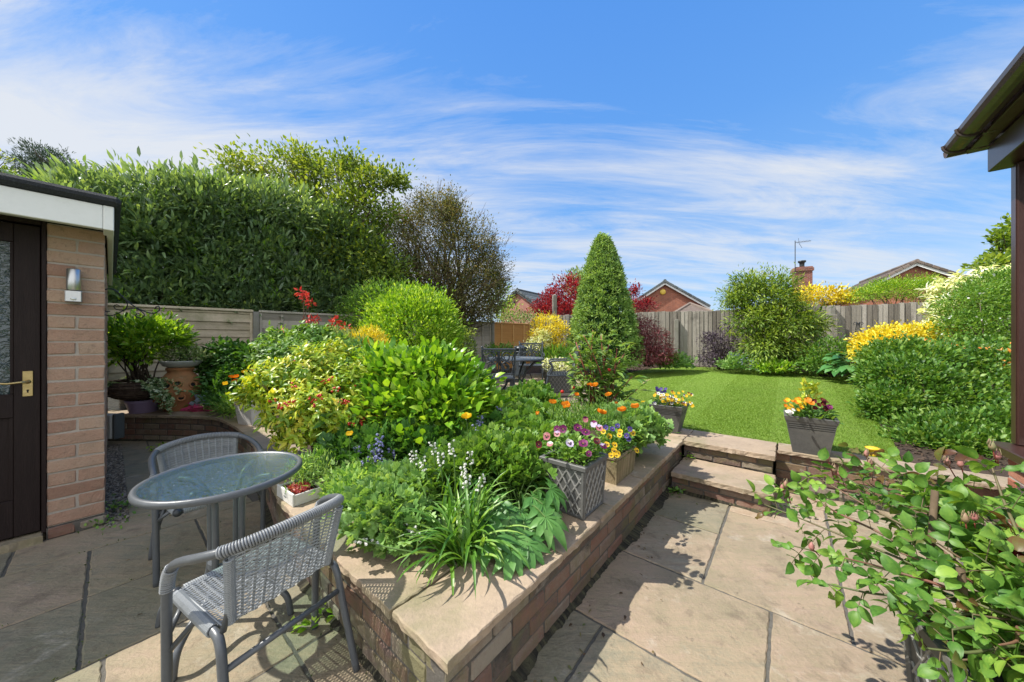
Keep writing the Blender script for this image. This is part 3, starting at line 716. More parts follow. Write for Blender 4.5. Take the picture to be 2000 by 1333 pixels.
# ------------------------------------------------------------------ garden room at the right edge
M['brownpvc'] = surf('brown upvc', [(.022, .011, .009), (.045, .02, .017), (.07, .034, .028)], 4, .3, .28, .05, 40, spec=.5, stretch=(4, 4, 1))
M['gutter'] = surf('brown gutter plastic', [(.03, .02, .017), (.05, .034, .029), (.075, .055, .047)], 5, .3, .25, .05, 40, spec=.5)
cs = thing('garden_room', 'brown framed garden room with brick base and gutter at the right edge', 'building', UV(3.7, 1.1, 0))
m = MB(); lay(m, Path([UV(3.70, 1.09), UV(.9, 1.09)]), -.005, 8, .1, side=-1, bl=.215); lay(m, Path([UV(3.70, 1.191), UV(3.70, 4)]), -.005, 8, .1, side=1); m.build('wall', [M['redbrick'], M['palemortar']], cs)
m = MB(); vbox(m, .9, 3.76, 1.03, 1.24, .60, .655, .006); vbox(m, 3.60, 3.759, 1.2405, 4, .602, .654, .006); m.build('sill', M['brownpvc'], cs)
m = MB(); vbox(m, 3.675, 3.745, 1.12, 1.19, .656, 2.46, .006); vbox(m, 3.68, 3.74, 1.115, 1.1195, .66, 2.45, .002); vbox(m, 3.749, 3.7495, 1.13, 1.18, .7, 2.4, 0); m.build('corner_post', M['brownpvc'], cs)
for u in (2.75, 1.8): m = MB(); vbox(m, u-.03, u+.03, 1.13, 1.18, .656, 2.46, .005); m.build('window_post', M['brownpvc'], cs)
for u0, u1 in ((2.781, 3.674), (1.831, 2.719)): m = MB(); vbox(m, u0, u1, 1.15, 1.158, .70, 2.44, 0); m.build('window_pane', M['pane'], cs)
m = MB(); vbox(m, 3.706, 3.714, 1.191, 4, .70, 2.44, 0); m.build('window_pane', M['pane'], cs)
m = MB(); vbox(m, .9, 3.80, 1.04, 1.25, 2.462, 2.63, .006); vbox(m, 3.60, 3.801, 1.2505, 4, 2.463, 2.629, .006); m.build('eaves_beam', M['brownpvc'], cs)
m = MB(); vbox(m, .9, 3.78, .965, 1.0395, 2.64, 2.66, .003); vbox(m, 3.80, 3.87, .97, 4, 2.641, 2.661, .003); m.build('soffit', M['brownpvc'], cs)
m = MB()
def gutter(a, c):
    a = Vector(a); c = Vector(c); d = (c-a).normalized(); q = Vector((d.y, -d.x, 0)); vs = []
    prof = [(.062*math.cos(t), .062*math.sin(t)) for t in [PI+PI*i/8 for i in range(9)]]+[(.056*math.cos(t), .056*math.sin(t)) for t in [2*PI-PI*i/8 for i in range(9)]]
    n = len(prof)
    for p in (a, c):
        for (x, z) in prof: vs.append(p+q*x+Vector((0, 0, z)))
    m.add(vs, [(i, (i+1) % n, n+(i+1) % n, n+i) for i in range(n)]+[tuple(range(n-1, -1, -1)), tuple(range(n, 2*n))])
gutter(UV(3.83, .915, 2.71), UV(.9, .915, 2.71)); gutter(UV(3.865, .88, 2.709), UV(3.865, 4, 2.709))
gt = m.build('gutter', M['gutter'], cs, False)
for u in (3.80, 3.55, 2.6):
    m = MB()
    for t in range(12):
        a0 = PI+PI*t/12; a1 = PI+PI*(t+1)/12
    m.tube([UV(u, .915+.066*math.cos(PI+PI*t/12), 2.712+.066*math.sin(PI+PI*t/12)) for t in range(13)], .008, 6); m.box(UV(u, .98, 2.665), (.05, .03, .05), ROT, .003)
    m.build('gutter_clip', M['gutter'], gt)
m = MB(); z0, z1 = 2.70, 3.2
m.add([UV(3.85, .95, z0), UV(.9, .95, z0), UV(.9, 2.6, z1), UV(2.6, 2.6, z1), UV(3.85, 4, z0), UV(3.85, .95, z0+.02), UV(.9, .95, z0+.02), UV(.9, 2.6, z1+.02), UV(2.6, 2.6, z1+.02)], [(0, 1, 2, 3), (5, 8, 7, 6), (0, 3, 4)])
m.build('roof', M['brownpvc'], cs)

# ------------------------------------------------------------------ fences
M['lap'] = surf('weathered lap timber', [(.28, .23, .16), (.47, .39, .28), (.57, .48, .35), (.62, .54, .41)], 3, .35, .85, .35, 50, stretch=(.5, .5, 9, 0),
                stain=[((.15, .16, .075), 1.7, .58, .1, .6), ((.09, .06, .04), 8, .7, .03, .6)])
M['greylap'] = surf('grey lap timber', [(.22, .20, .165), (.36, .325, .27), (.46, .42, .355)], 3, .35, .9, .35, 50, stretch=(.5, .5, 9), stain=[((.13, .135, .08), 2, .6, .1, .5)])
M['newlap'] = surf('new orange timber', [(.36, .17, .05), (.50, .26, .08), (.60, .35, .13)], 3, .35, .8, .3, 50, stretch=(.5, .5, 9))
M['boards'] = surf('silvered boards', [(.11, .095, .078), (.21, .19, .16), (.30, .275, .235), (.40, .37, .325)], 2.2, .42, .9, .5, 40, stretch=(14, 14, .7),
                   stain=[((.09, .08, .07), 3, .62, .08, .6), ((.06, .05, .045), 18, .72, .03, .6)], fine=.3)
M['concrete'] = surf('concrete', [(.13, .125, .11), (.22, .21, .185), (.30, .285, .255)], 9, .4, .95, .4, 90, stain=[((.16, .165, .09), 3, .6, .1, .5)])
FA = Vector((-4.77, 6.2, 0)); FB = Vector((.59, 11.0, 0)); FD = (FB-FA).normalized(); FQ = Vector((FD.y, -FD.x, 0)); FRZ = math.atan2(FD.y, FD.x)
lf = thing('panel_fence', 'waney lap panel fence with concrete posts along the left boundary', 'fence', (FA.x, FA.y, .3))
fpos = [-1.86, 0, 1.87, 3.74, 5.60, 7.22]
for i, s0 in enumerate(fpos):
    p = FA+FD*s0; m = MB(); m.box(p+FQ*.02+Vector((0, 0, 1.06)), (.09, .11, 1.72 if i != 1 else 1.60), FRZ, .008); m.build('post', M['concrete'], lf)
for i, (s0, s1) in enumerate(zip(fpos, fpos[1:])):
    m = MB(); c = FA+FD*((s0+s1)/2); L = s1-s0-.1; key = 'lap' if i == 0 else ('newlap' if i == 4 else 'greylap'); back = i > 0
    zz = .42; k = 0; top = 1.86
    while zz < top-.02:
        h = min(.145+R(-.012, .012), top-zz+.02)
        Mt = Matrix.Rotation(FRZ, 3, 'Z') @ Matrix.Rotation(-.13 if not back else .10, 3, 'X') @ Matrix.Rotation(R(-.004, .004), 3, 'Y')
        m.box(c+Vector((0, 0, zz+h/2)), (L, .016, h+.03), 0, .002, R(.05, .95), 0, .003, M=Mt); zz += h-.004
    m.box(c+FQ*.012+Vector((0, 0, top+.012)), (L+.02, .06, .035), FRZ, .004, .75)
    for e in (-1, 1): m.box(c+FD*(e*(L/2-.02))+FQ*.022+Vector((0, 0, 1.13)), (.04, .022, 1.42), FRZ, .003, .6)
    if back:
        for e in (-.3, .02, .32): m.box(c+FD*(e*L)+FQ*.024+Vector((0, 0, 1.13)), (.035, .025, 1.41), FRZ, .003, .55 if key != 'newlap' else .9)
    m.box(c+Vector((0, 0, .34)), (L, .05, .16), FRZ, .004, .2, 1)
    o = m.build('fence_panel', [M[key], M['concrete']], lf)
    o['label'] = ['pale weathered lap panel beside the garage', 'grey battened panel behind the azalea', 'grey battened panel behind the round bush', 'grey battened panel beside the new one', 'new orange battened panel'][i]
BA = Vector((.75, 11.45, 0)); BB = Vector((12.2, 6.62, 0)); BD = (BB-BA).normalized(); BQ = Vector((BD.y, -BD.x, 0)); BRZ = math.atan2(BD.y, BD.x)
bf = thing('board_fence', 'silver grey vertical feather board fence across the back of the garden', 'fence', (BA.x, BA.y, .55))
L = (BB-BA).length; m = MB(); s = 0
def btop(s): return 2.16+.07*s/L+.012*math.sin(s*2.1)
while s < L:
    wd = .098+R(-.012, .012); z0 = .55; z1 = btop(s)+R(-.012, .012); p = BA+BD*(s+wd/2)
    m.box(p+BQ*R(-.004, .004)+Vector((0, 0, (z0+z1)/2)), (wd+.012, .014, z1-z0), BRZ-.11+R(-.02, .02), .002, R(.12, .9), 0, .003); s += wd
m.build('boards', M['boards'], bf)
m = MB()
for z in (.8, 1.9): m.box((BA+BB)/2-BQ*.05+Vector((0, 0, z)), (L, .04, .09), BRZ, .004)
m.build('rail', M['boards'], bf)
for px, lo in ((1321, .25), (1622, 0), (1110, 0)):
    k = (px-1000)/FPX; s = (k*BA.y-BA.x)/(BD.x-k*BD.y); p = BA+BD*s
    m = MB(); m.box(p+BQ*.07+Vector((0, 0, (.5+btop(s)-lo)/2)), (.105, .105, btop(s)-lo-.5+.02), BRZ, .008); m.build('post', M['concrete'], bf)
    if px == 1622: m = MB(); m.box(p+BQ*.135+BD*.02+Vector((0, 0, 1.35)), (.12, .02, 1.25), BRZ, .004); m.build('repair_board', M['boards'], bf)
wp = thing('wooden_post', 'bare weathered wooden post standing before the red maple', 'post', P(1083, 700, 9.6))
m = MB(); m.box(P(1083, 645, 9.6), (.11, .11, 1.95), .2, .006); m.build('shaft', M['boards'], wp)
m = MB(); m.lathe([(.075, 0), (.075, .03), (.02, .06)], P(1083, 579, 9.6), 4, rot=.98); m.build('cap', M['boards'], wp)

# ------------------------------------------------------------------ neighbouring houses
def brickwall_mat(name, c1, c2, mo, scale=1.0):
    m, b, out = newmat(name); v = obco(b)
    sp = b.n('ShaderNodeSeparateXYZ'); b.l(v, sp.inputs[0]); cb = b.n('ShaderNodeCombineXYZ')
    b.l(math_(b, 'ADD', sp.outputs[0], sp.outputs[1]), cb.inputs[0]); b.l(sp.outputs[2], cb.inputs[1])
    t = b.n('ShaderNodeTexBrick'); b.l(cb.outputs[0], t.inputs['Vector']); t.inputs['Scale'].default_value = 1
    t.inputs['Brick Width'].default_value = .225*scale; t.inputs['Row Height'].default_value = .075*scale; t.inputs['Mortar Size'].default_value = .008*scale
    t.inputs['Color1'].default_value = (*c1, 1); t.inputs['Color2'].default_value = (*c2, 1); t.inputs['Mortar'].default_value = (*mo, 1)
    mx = b.n('ShaderNodeMix', data_type='RGBA', blend_type='MULTIPLY'); mx.inputs[0].default_value = .7; b.l(t.outputs[0], mx.inputs[6])
    b.l(ramp(b, [(.3, (.6, .6, .6)), (.7, (1.25, 1.2, 1.15))], noise(b, 3, 6, .7, v)), mx.inputs[7])
    p = b.n('ShaderNodeBsdfPrincipled'); b.l(mx.outputs[2], p.inputs[0]); p.inputs['Roughness'].default_value = .9
    b.l(p.outputs[0], out.inputs[0]); return m
M['housebrick'] = brickwall_mat('orange red house brick', (.33, .105, .055), (.24, .075, .045), (.30, .20, .15))
M['housebrick2'] = brickwall_mat('pinkish house brick', (.36, .14, .10), (.28, .11, .08), (.32, .24, .2))
M['darkbrick'] = brickwall_mat('dark red chimney brick', (.22, .065, .045), (.13, .045, .04), (.30, .22, .17))
M['slatetile'] = surf('grey roof tile', [(.035, .045, .05), (.075, .09, .095), (.13, .145, .15)], 4, .4, .8, .3, 30)
M['browntile'] = surf('brown roof tile', [(.065, .05, .045), (.13, .10, .085), (.22, .175, .145)], 4, .4, .85, .3, 30, stain=[((.20, .19, .13), 6, .62, .08, .5)])
M['alarm'] = surf('yellow plastic', [(.62, .42, .05), (.72, .5, .09)], 4, .3, .4, 0)
def gable_house(name, label, apex, rz, hw, drop, depth, over, wallm, roofm, extras=None, cat='house', fascia=True, zb=.4, verge=True):
    t = thing(name, label, cat, (apex.x, apex.y, zb), rz); H = apex.z-zb; E = H-drop
    m = MB(); vs = []
    for y in (0, depth): vs += [(-hw, y, 0), (hw, y, 0), (hw, y, E), (0, y, H-.12), (-hw, y, E)]
    m.add(vs, [(0, 1, 2, 3, 4), (9, 8, 7, 6, 5), (0, 5, 6, 1), (1, 6, 7, 2), (4, 9, 5, 0)]); m.build('wall', wallm, t)
    sl = drop/hw; ang = math.atan(sl); ln = math.hypot(hw+over, (hw+over)*sl); m = MB()
    rows = max(4, int(ln/.3))
    for sgn in (-1, 1):
        for r in range(rows):
            a = (r+.5)/rows*ln; x = sgn*a*math.cos(ang); z = H-.02-a*math.sin(ang)
            Mt = Matrix.Rotation(sgn*(ang-.06), 3, 'Y')
            m.box((x, depth/2-.08, z+.03), (ln/rows+.05, depth+.34, .035), 0, .004, R(.2, .8), 0, M=Mt)
    for r in range(int(depth/.4)): m.tube([(0, -.24+r*.4, H+.03), (0, -.24+r*.4+.39, H+.03)], .11, 8, tint=R(.3, .8))
    if verge:
        for sgn in (-1, 1):
            n = max(3, int(ln/.32))
            for r in range(n):
                a = (r+.5)/n*ln; Mt = Matrix.Rotation(sgn*ang, 3, 'Y')
                m.box((sgn*a*math.cos(ang), -.255, H+.005-a*math.sin(ang)), (ln/n-.015, .06, .15), 0, .012, R(.2, .9), 0, M=Mt)
    m.build('roof', roofm, t)
    if fascia:
        m = MB()
        for sgn in (-1, 1):
            Mt = Matrix.Rotation(sgn*ang, 3, 'Y'); m.box((sgn*ln/2*math.cos(ang), -.19, H-.14-ln/2*math.sin(ang)), (ln, .03, .16), 0, .003, M=Mt)
        m.build('bargeboard', M['white'] if fascia is True else fascia, t)
    if extras: extras(t, H, hw)
    return t
def alarm1(t, H, hw):
    m = MB(); m.sphere((-.12, -.06, H-.75), .2, 14, 8, sc=(1, .35, 1)); m.build('alarm_box', M['alarm'], t, True)
def alarm3(t, H, hw):
    m = MB(); m.box((.1, -.06, H-1.2), (.34, .1, .34), 0, .02); m.build('alarm_box', M['white'], t)
def lamp2(t, H, hw):
    m = MB(); m.box((-.35, -.06, H-.95), (.12, .1, .16), 0, .02); m.build('security_lamp', M['blackiron'], t)
gable_house('brick_house', 'red brick gable with grey tiled verge and round yellow alarm box', P(1298, 550, 24), -.30, 2.6, 1.72, 7, .25, M['housebrick'], M['slatetile'], alarm1)
gable_house('brick_house', 'pinkish brick gable with dark grey roof left of the red maple', P(1012, 567, 27), -.62, 1.75, 1.2, 8, .2, M['housebrick2'], M['slatetile'], lamp2, fascia=M['slatetile'])
gable_house('brick_house', 'brick gable with brown tiled roof and white square box behind the back fence', P(1787, 512, 19), -.53, 3.1, 1.85, 8, .3, M['housebrick'], M['browntile'], alarm3)
def chim(t, H, hw):
    m = MB(); m.box((0, .5, H+.75), (.82, .62, 2.6), 0, .01); m.box((0, .5, H+2.12), (.94, .74, .2), 0, .02); m.box((0, .5, H+2.25), (.86, .66, .1), 0, .02)
    c = m.build('chimney', M['darkbrick'], t); m = MB(); m.lathe([(.14, 0), (.12, .12), (.13, .28), (.2, .34), (.2, .42), (.1, .44)], (0, .5, H+2.29), 12); m.build('chimney_pot', M['blackiron'], c, True)
gable_house('brick_house', 'house with tall dark brick chimney and black pot beyond the back fence', P(1573, 594, 20), -.4, 3.2, .9, 5, .2, M['housebrick'], M['browntile'], chim)
hp = thing('hipped_outbuilding', 'low building with mossy brown hipped tile roof before the red gable', 'outbuilding', P(1368, 690, 17))
a = P(1368, 590, 17); m = MB(); mw = MB(); mw.box((a.x, a.y+1, 1.2), (2.2, 2.2, 2.9), -.3); mw.build('wall', M['housebrick'], hp)
for k in range(4):
    for r in range(5):
        f0 = r/5; f1 = (r+1)/5; a0 = -.3+PI/4+k*PI/2; a1 = a0+PI/2; c0 = Vector((a.x, a.y+1, a.z)); q = lambda an, f, dz=0: c0+Vector((math.cos(an)*1.75*f, math.sin(an)*1.75*f, -.78*f+dz))
        m.add([q(a0, f0, .03), q(a1, f0, .03), q(a1, f1+.03, .035), q(a0, f1+.03, .035), q(a0, f1+.03, -.01), q(a1, f1+.03, -.01)], [(0, 1, 2, 3), (3, 2, 5, 4)], R(.2, .8))
    a0 = -.3+PI/4+k*PI/2; m.tube([c0+Vector((math.cos(a0)*1.75*f, math.sin(a0)*1.75*f, -.78*f+.05)) for f in (0, .25, .5, .75, 1)], .07, 6, tint=.8)
m.build('roof', M['browntile'], hp)
ae = thing('tv_aerial', 'tall thin rooftop television aerial beside the brick chimney', 'aerial', P(1553, 560, 20.3))
m = MB(); m.tube([P(1553, 560, 20.3), P(1553, 470, 20.3)], .022, 6); m.build('mast', M['blackiron'], ae)
m = MB(); a0 = P(1553, 474, 20.3); a1 = P(1584, 470, 20.8); m.tube([a0, a1], .014, 5)
for i in range(10):
    p = a0.lerp(a1, .12+.088*i); m.tube([p+Vector((-.0, -.05, -.09)), p+Vector((0, .05, .09))], .008, 4)
m.tube([a0+Vector((.25, 0, -.05)), a0+Vector((.42, 0, -.32))], .012, 4); m.tube([a0+Vector((.2, 0, .28)), a0+Vector((.25, 0, -.1))], .01, 4); m.build('antenna', M['blackiron'], ae)
# ------------------------------------------------------------------ bistro set
M['greymetal'] = surf('grey powder coat', [(.055, .06, .066), (.085, .092, .10), (.12, .128, .138)], 8, .3, .35, .08, 90, spec=.5)
M['wicker'] = surf('grey resin wicker', [(.16, .175, .185), (.26, .275, .285), (.36, .375, .38)], 12, .3, .45, .1, 90)
M['wickerdark'] = surf('dark grey wrap', [(.13, .142, .152), (.2, .21, .22), (.27, .285, .29)], 12, .3, .4, .1, 90)  # wrapping cord, a darker grey than the woven seat
M['plastic'] = surf('dark plastic', [(.02, .023, .027), (.04, .044, .05)], 10, .3, .4, .05, 60)
def smooth(pts, n=6):
    pts = [Vector(p) for p in pts]; out = []
    for i in range(len(pts)-1):
        p0 = pts[max(0, i-1)]; p1 = pts[i]; p2 = pts[i+1]; p3 = pts[min(len(pts)-1, i+2)]
        for k in range(n):
            t = k/n; out.append(.5*((2*p1)+(p2-p0)*t+(2*p0-5*p1+4*p2-p3)*t*t+(3*p1-p0-3*p2+p3)*t**3))
    return out+[pts[-1]]
def wrap(m, path, r, pitch=.0075, wr=.0034, mi=0):
    """cord wound round a tube"""
    path = [Vector(p) for p in path]; L = [0]
    for a, c in zip(path, path[1:]): L.append(L[-1]+(c-a).length)
    n = int(L[-1]/pitch*10); pts = []; up = None
    for i in range(n+1):
        d = L[-1]*i/n; j = 0
        while j < len(L)-2 and L[j+1] < d: j += 1
        t = (d-L[j])/max(1e-9, L[j+1]-L[j]); p = path[j].lerp(path[j+1], t); dr = (path[j+1]-path[j]).normalized()
        x = (Vector((0, .31, .95)) if abs(dr.z) < .8 else Vector((1, .2, 0))); x = (x-dr*x.dot(dr)).normalized(); y = dr.cross(x)
        a = 2*PI*i/10; pts.append(p+x*(r*math.cos(a))+y*(r*math.sin(a)))
    m.tube(pts, wr, 5, mi=mi, tint=.5)
def bistro_chair(label):
    t = thing('bistro_chair', label, 'chair', (0, 0, 0), 0, 'woven bistro chairs at the glass table')
    loop = [(-.245, .055, 0), (-.247, .052, .25), (-.249, .045, .50), (-.247, .012, .585), (-.243, -.05, .622), (-.228, -.13, .650), (-.19, -.2, .670), (-.11, -.242, .685), (0, -.258, .692)]
    loop = loop+[(-x, y, z) for x, y, z in loop[-2::-1]]
    sp = smooth(loop, 6)
    m = MB(); m.tube(sp, .0145, 12); m.build('arm_frame', M['greymetal'], t, True)
    nl = len(sp); mid = nl//2
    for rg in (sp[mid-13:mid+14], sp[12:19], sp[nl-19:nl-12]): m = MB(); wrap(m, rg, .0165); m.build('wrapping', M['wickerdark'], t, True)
    for s in (-1, 1):
        m = MB(); m.tube(smooth([(s*.189, .17, .405), (s*.19, 0, .402), (s*.191, -.13, .397), (s*.193, -.18, .37), (s*.197, -.215, .25), (s*.205, -.29, 0)], 6), .0135, 10); m.build('rear_leg', M['greymetal'], t, True)
    m = MB(); m.tube([(-.19, .175, .404), (.19, .175, .404)], .0135, 10); m.tube([(-.194, -.20, .30), (.194, -.20, .30)], .0105, 10)
    for s in (-1, 1):
        m.tube([(s*.246, .05, .345), (s*.192, .10, .40)], .009, 8); m.tube([(s*.246, .052, .29), (s*.193, -.02, .395), (s*.192, -.06, .398)], .009, 8)
        m.tube([(s*.18, -.165, .40), (s*.165, -.18, .5), (s*.185, -.205, .625)], .009, 8)
    m.build('seat_frame', M['greymetal'], t, True)
    for s in (-1, 1): m = MB(); m.sphere((s*.189, .177, .404), .021, 12, 8); m.build('corner_cap', M['plastic'], t, True)
    def S(a, c): return Vector((.181*a, .165-.335*c, .418-.016*(1-a*a)*(1-(2*c-1)**4*.6)))
    def Bk(a, c): return Vector(((.160+.024*c)*a, -.165-.048*c-.035*(1-a*a)*(.25+c), (.415+(.238+.025*(1-a*a))*c)))
    def weave(Sf, nh, nv, hw):
        m = MB()
        def ribbon(pts, nrm, w, th):
            vs = []; n = len(pts)
            for i, p in enumerate(pts):
                d = (pts[min(n-1, i+1)]-pts[max(0, i-1)]).normalized(); sd = d.cross(nrm[i]).normalized()
                vs += [p+sd*w+nrm[i]*th*.0, p+nrm[i]*th, p-sd*w, p-nrm[i]*th]
            fs = []
            for i in range(n-1):
                for k in range(4): fs.append((i*4+k, i*4+(k+1) % 4, i*4+4+(k+1) % 4, i*4+4+k))
            m.add(vs, fs, R(.25, .75))
        def nr(a, c):
            e = .01; return (Sf(min(1, a+e), c)-Sf(max(-1, a-e), c)).cross(Sf(a, min(1, c+e))-Sf(a, max(0, c-e))).normalized()
        for j in range(nh):
            c = (j+.5)/nh; pts = []; ns = []
            n = nv*4
            for i in range(n+1):
                a = -1+2*i/n; q = nr(a, c); pts.append(Sf(a, c)+q*(.0036*math.cos(PI*(i/4+j)))); ns.append(q)
            ribbon(pts, ns, hw, .0015)
        for i in range(nv+1):
            a = -1+2*i/nv
            for da in (-.012, .012):
                aa = max(-1, min(1, a+da)); pts = [Sf(aa, k/24) for k in range(25)]; ribbon(pts, [nr(aa, k/24) for k in range(25)], .0022, .0015)
        return m
    ms = weave(S, 50, 12, .0026); wrap(ms, [(-.189, .16, .405), (-.191, -.13, .397)], .017, .0066, .0032); wrap(ms, [(.189, .16, .405), (.191, -.13, .397)], .017, .0066, .0032)
    wrap(ms, [(-.165, .175, .404), (.165, .175, .404)], .0165, .0066, .0032)
    ms.build('seat', M['wicker'], t)
    mb = weave(Bk, 38, 11, .0026)
    for s in (-1, 1): wrap(mb, [Bk(s, 0), Bk(s, .3), Bk(s, .6), Bk(s, .98)], .0125, .0066, .0032)
    mb.build('backrest', M['wicker'], t); return t
def place(t, x, y, z, rz): t.location = (x, y, z); t.rotation_euler = (0, 0, rz); return t
c1 = bistro_chair('nearer grey woven bistro chair, its back turned to the corner of the bed wall')
c2 = copy_tree(c1); c2['label'] = 'farther grey woven bistro chair beyond the glass table, facing the camera'
def face(dx, dy): return math.atan2(-dx, dy)
place(c1, -.975, 1.29, 0, face(-.88, .47)); place(c2, -1.83, 2.03, 0, face(.84, -.54))
M['ripple'] = glassmat('rippled table glass', (.62, .80, .70), .0, .6, 80, .008, .03, (.10, .17, .13), .14, frm=.55)
TC = Vector((-1.352, 1.575, 0)); TZ = .70
bt = thing('bistro_table', 'round bistro table with rippled glass top and grey metal legs', 'table', TC)
m = MB(); m.lathe([(.283, TZ-.004), (.283, TZ-.026), (.299, TZ-.027), (.3045, TZ-.022), (.306, TZ-.010), (.302, TZ-.001), (.294, TZ+.002), (.288, TZ+.001), (.283, TZ-.004)], TC, 64, cap=False); m.build('rim', M['greymetal'], bt, True)
m = MB(); m.lathe([(.001, TZ-.003), (.2835, TZ-.003)], TC, 64, cap=False); m.build('glass_top', M['ripple'], bt)
for k in range(4):
    a = k*PI/2+.12; d = Vector((math.cos(a), math.sin(a), 0))
    m = MB(); m.tube(smooth([TC+d*.20+Vector((0, 0, TZ-.022)), TC+d*.13+Vector((0, 0, TZ-.04)), TC+d*.075+Vector((0, 0, TZ-.11)), TC+d*.068+Vector((0, 0, .5)), TC+d*.07+Vector((0, 0, .27)), TC+d*.105+Vector((0, 0, .19)), TC+d*.2+Vector((0, 0, .145)), TC+d*.265+Vector((0, 0, .09)), TC+d*.285+Vector((0, 0, 0))], 6), .0135, 10); m.build('leg', M['greymetal'], bt, True)
m = MB(); m.lathe([(.05, .275), (.066, .275), (.066, .30), (.05, .30), (.05, .275)], TC, 32, cap=False)
for k in range(4):
    a = k*PI/2+.12; d = Vector((math.cos(a), math.sin(a), 0)); m.tube([TC+d*.04+Vector((0, 0, .288)), TC+d*.095+Vector((0, 0, .288))], .006, 6)
m.build('ring', M['greymetal'], bt, False)

# ------------------------------------------------------------------ cast metal dining set on the terrace
M['cast'] = surf('weathered cast aluminium', [(.018, .022, .028), (.045, .055, .066), (.10, .118, .135)], 12, .4, .42, .2, 80, spec=.5, metal=.2)
def scroll(m, c, r, s, mirror, Rr=.011):
    pts = []
    for i in range(34):
        a = 4.3*PI*i/33/1.6; rr = r*(1-.72*i/33); pts.append(Vector(c)+Vector((mirror*(math.cos(a+s)*rr), 0, math.sin(a+s)*rr)))
    m.tube(pts, Rr, 6); return pts[0]
def cast_chair(label):
    t = thing('dining_chair', label, 'chair', (0, 0, 0), 0, 'cast metal chairs round the terrace table')
    for s in (-1, 1):
        m = MB(); m.tube(smooth([(s*.235, -.20, .42), (s*.24, -.225, .65), (s*.25, -.275, .895)], 6), .015, 8); m.sphere((s*.251, -.278, .905), .02, 8, 6); m.tube(smooth([(s*.235, -.20, .43), (s*.237, -.21, .25), (s*.245, -.28, 0)], 6), .016, 8); m.build('leg', M['cast'], t, True)
        m = MB(); m.tube(smooth([(s*.23, .21, .42), (s*.24, .235, .28), (s*.225, .215, .12), (s*.24, .25, 0)], 6), .016, 8); m.build('leg', M['cast'], t, True)
        m = MB(); m.tube(smooth([(s*.243, -.235, .68), (s*.265, -.05, .665), (s*.268, .12, .66), (s*.262, .19, .63), (s*.25, .14, .56), (s*.24, .17, .48), (s*.232, .2, .43)], 6), .014, 8); m.build('armrest', M['cast'], t, True)
    m = MB(); n = 9
    for i in range(n+1):
        a = -.23+.46*i/n
        m.box((a, 0, .432-.01*(1-(a/.23)**2)), (.009, .42, .008), 0)
    for i in range(n+1):
        y = -.2+.41*i/n; m.tube([(x*.23, y, .434-.012*(1-x*x)) for x in (-1, -.5, 0, .5, 1)], .006, 4)
    m.tube([(-.24, -.21, .43), (.24, -.21, .43), (.245, .22, .43), (-.245, .22, .43)], .015, 8, closed=True)
    m.build('seat', M['cast'], t)
    m = MB(); Mt = Matrix.Rotation(-.19, 3, 'X')
    def bp(x, z): return (x, -.212-.062*(z-.5)/.4-.02*(1-(x/.25)**2)*0, z)
    m.box(bp(0, .875), (.50, .02, .03), 0, .006); m.box(bp(0, .846), (.49, .014, .012), 0); m.box(bp(0, .50), (.47, .018, .022), 0, .005)
    for mi_ in (-1, 1):
        for cz, cr in ((.76, .088), (.615, .078)):
            c = bp(mi_*.115, cz); scroll(m, c, cr, .2*PI, mi_, .0105)
            scroll(m, (c[0]-mi_*.05, c[1], c[2]-.02), cr*.5, 1.1*PI, -mi_, .008)
        m.tube(smooth([bp(mi_*.012, .845), bp(mi_*.02, .7), bp(mi_*.075, .6), bp(mi_*.02, .51)], 5), .010, 6)
        m.tube(smooth([bp(mi_*.23, .80), bp(mi_*.2, .70), bp(mi_*.225, .6), bp(mi_*.2, .51)], 5), .009, 6)
    m.tube([bp(0, .845), bp(0, .51)], .009, 6)
    m.build('backrest', M['cast'], t); return t
GT = lambda x, y: gz(x, y)+.02
k1 = cast_chair('dark cast metal dining chair with its scrolled back turned to the camera')
spots = [(-.22, 5.25, .08, None), (-.86, 6.1, -PI/2+.15, 'cast metal dining chair left of the terrace table beside the clipped green shrub'),
         (.40, 6.95, PI-.05, 'cast metal dining chair at the far side of the terrace table'), (.80, 5.42, PI/2-.1, 'cast metal dining chair seen from the side behind the tall peony')]
for x, y, rz, lb in spots:
    c = k1 if lb is None else copy_tree(k1)
    if lb: c['label'] = lb
    place(c, x, y, GT(x, y), rz)
TB = Vector((.06, 6.02, GT(.06, 6.02)))
dt = thing('dining_table', 'round dark cast metal table on the terrace among the dining chairs', 'table', TB)
m = MB(); m.lathe([(.001, .668), (.50, .668), (.525, .660), (.53, .645), (.52, .632), (.48, .636)], TB, 48, cap=False)
for r in (.12, .2, .28, .36, .44): m.lathe([(r, .668), (r+.012, .676), (r+.03, .676), (r+.042, .668)], TB, 40, cap=False, tint=.8)
for k in range(24):
    a = k*PI/12; d = Vector((math.cos(a), math.sin(a), 0)); m.tube([TB+d*.1+Vector((0, 0, .671)), TB+d*.5+Vector((0, 0, .671))], .006, 4, tint=.75)
m.build('tabletop', M['cast'], dt, False)
for k in range(4):
    a = k*PI/2+PI/4+.3; d = Vector((math.cos(a), math.sin(a), 0)); m = MB()
    m.tube(smooth([TB+d*.46+Vector((0, 0, .635)), TB+d*.36+Vector((0, 0, .58)), TB+d*.2+Vector((0, 0, .40)), TB+d*.16+Vector((0, 0, .25)), TB+d*.24+Vector((0, 0, .1)), TB+d*.36+Vector((0, 0, 0))], 6), .02, 8); m.build('leg', M['cast'], dt, True)
m = MB(); m.lathe([(.14, .24), (.17, .24), (.17, .265), (.14, .265), (.14, .24)], TB, 24, cap=False); m.build('ring', M['cast'], dt)
bc = thing('patio_heater', 'short black round stove with domed lid beside the far dining chair', 'stove', P(1017, 735, 7.6))
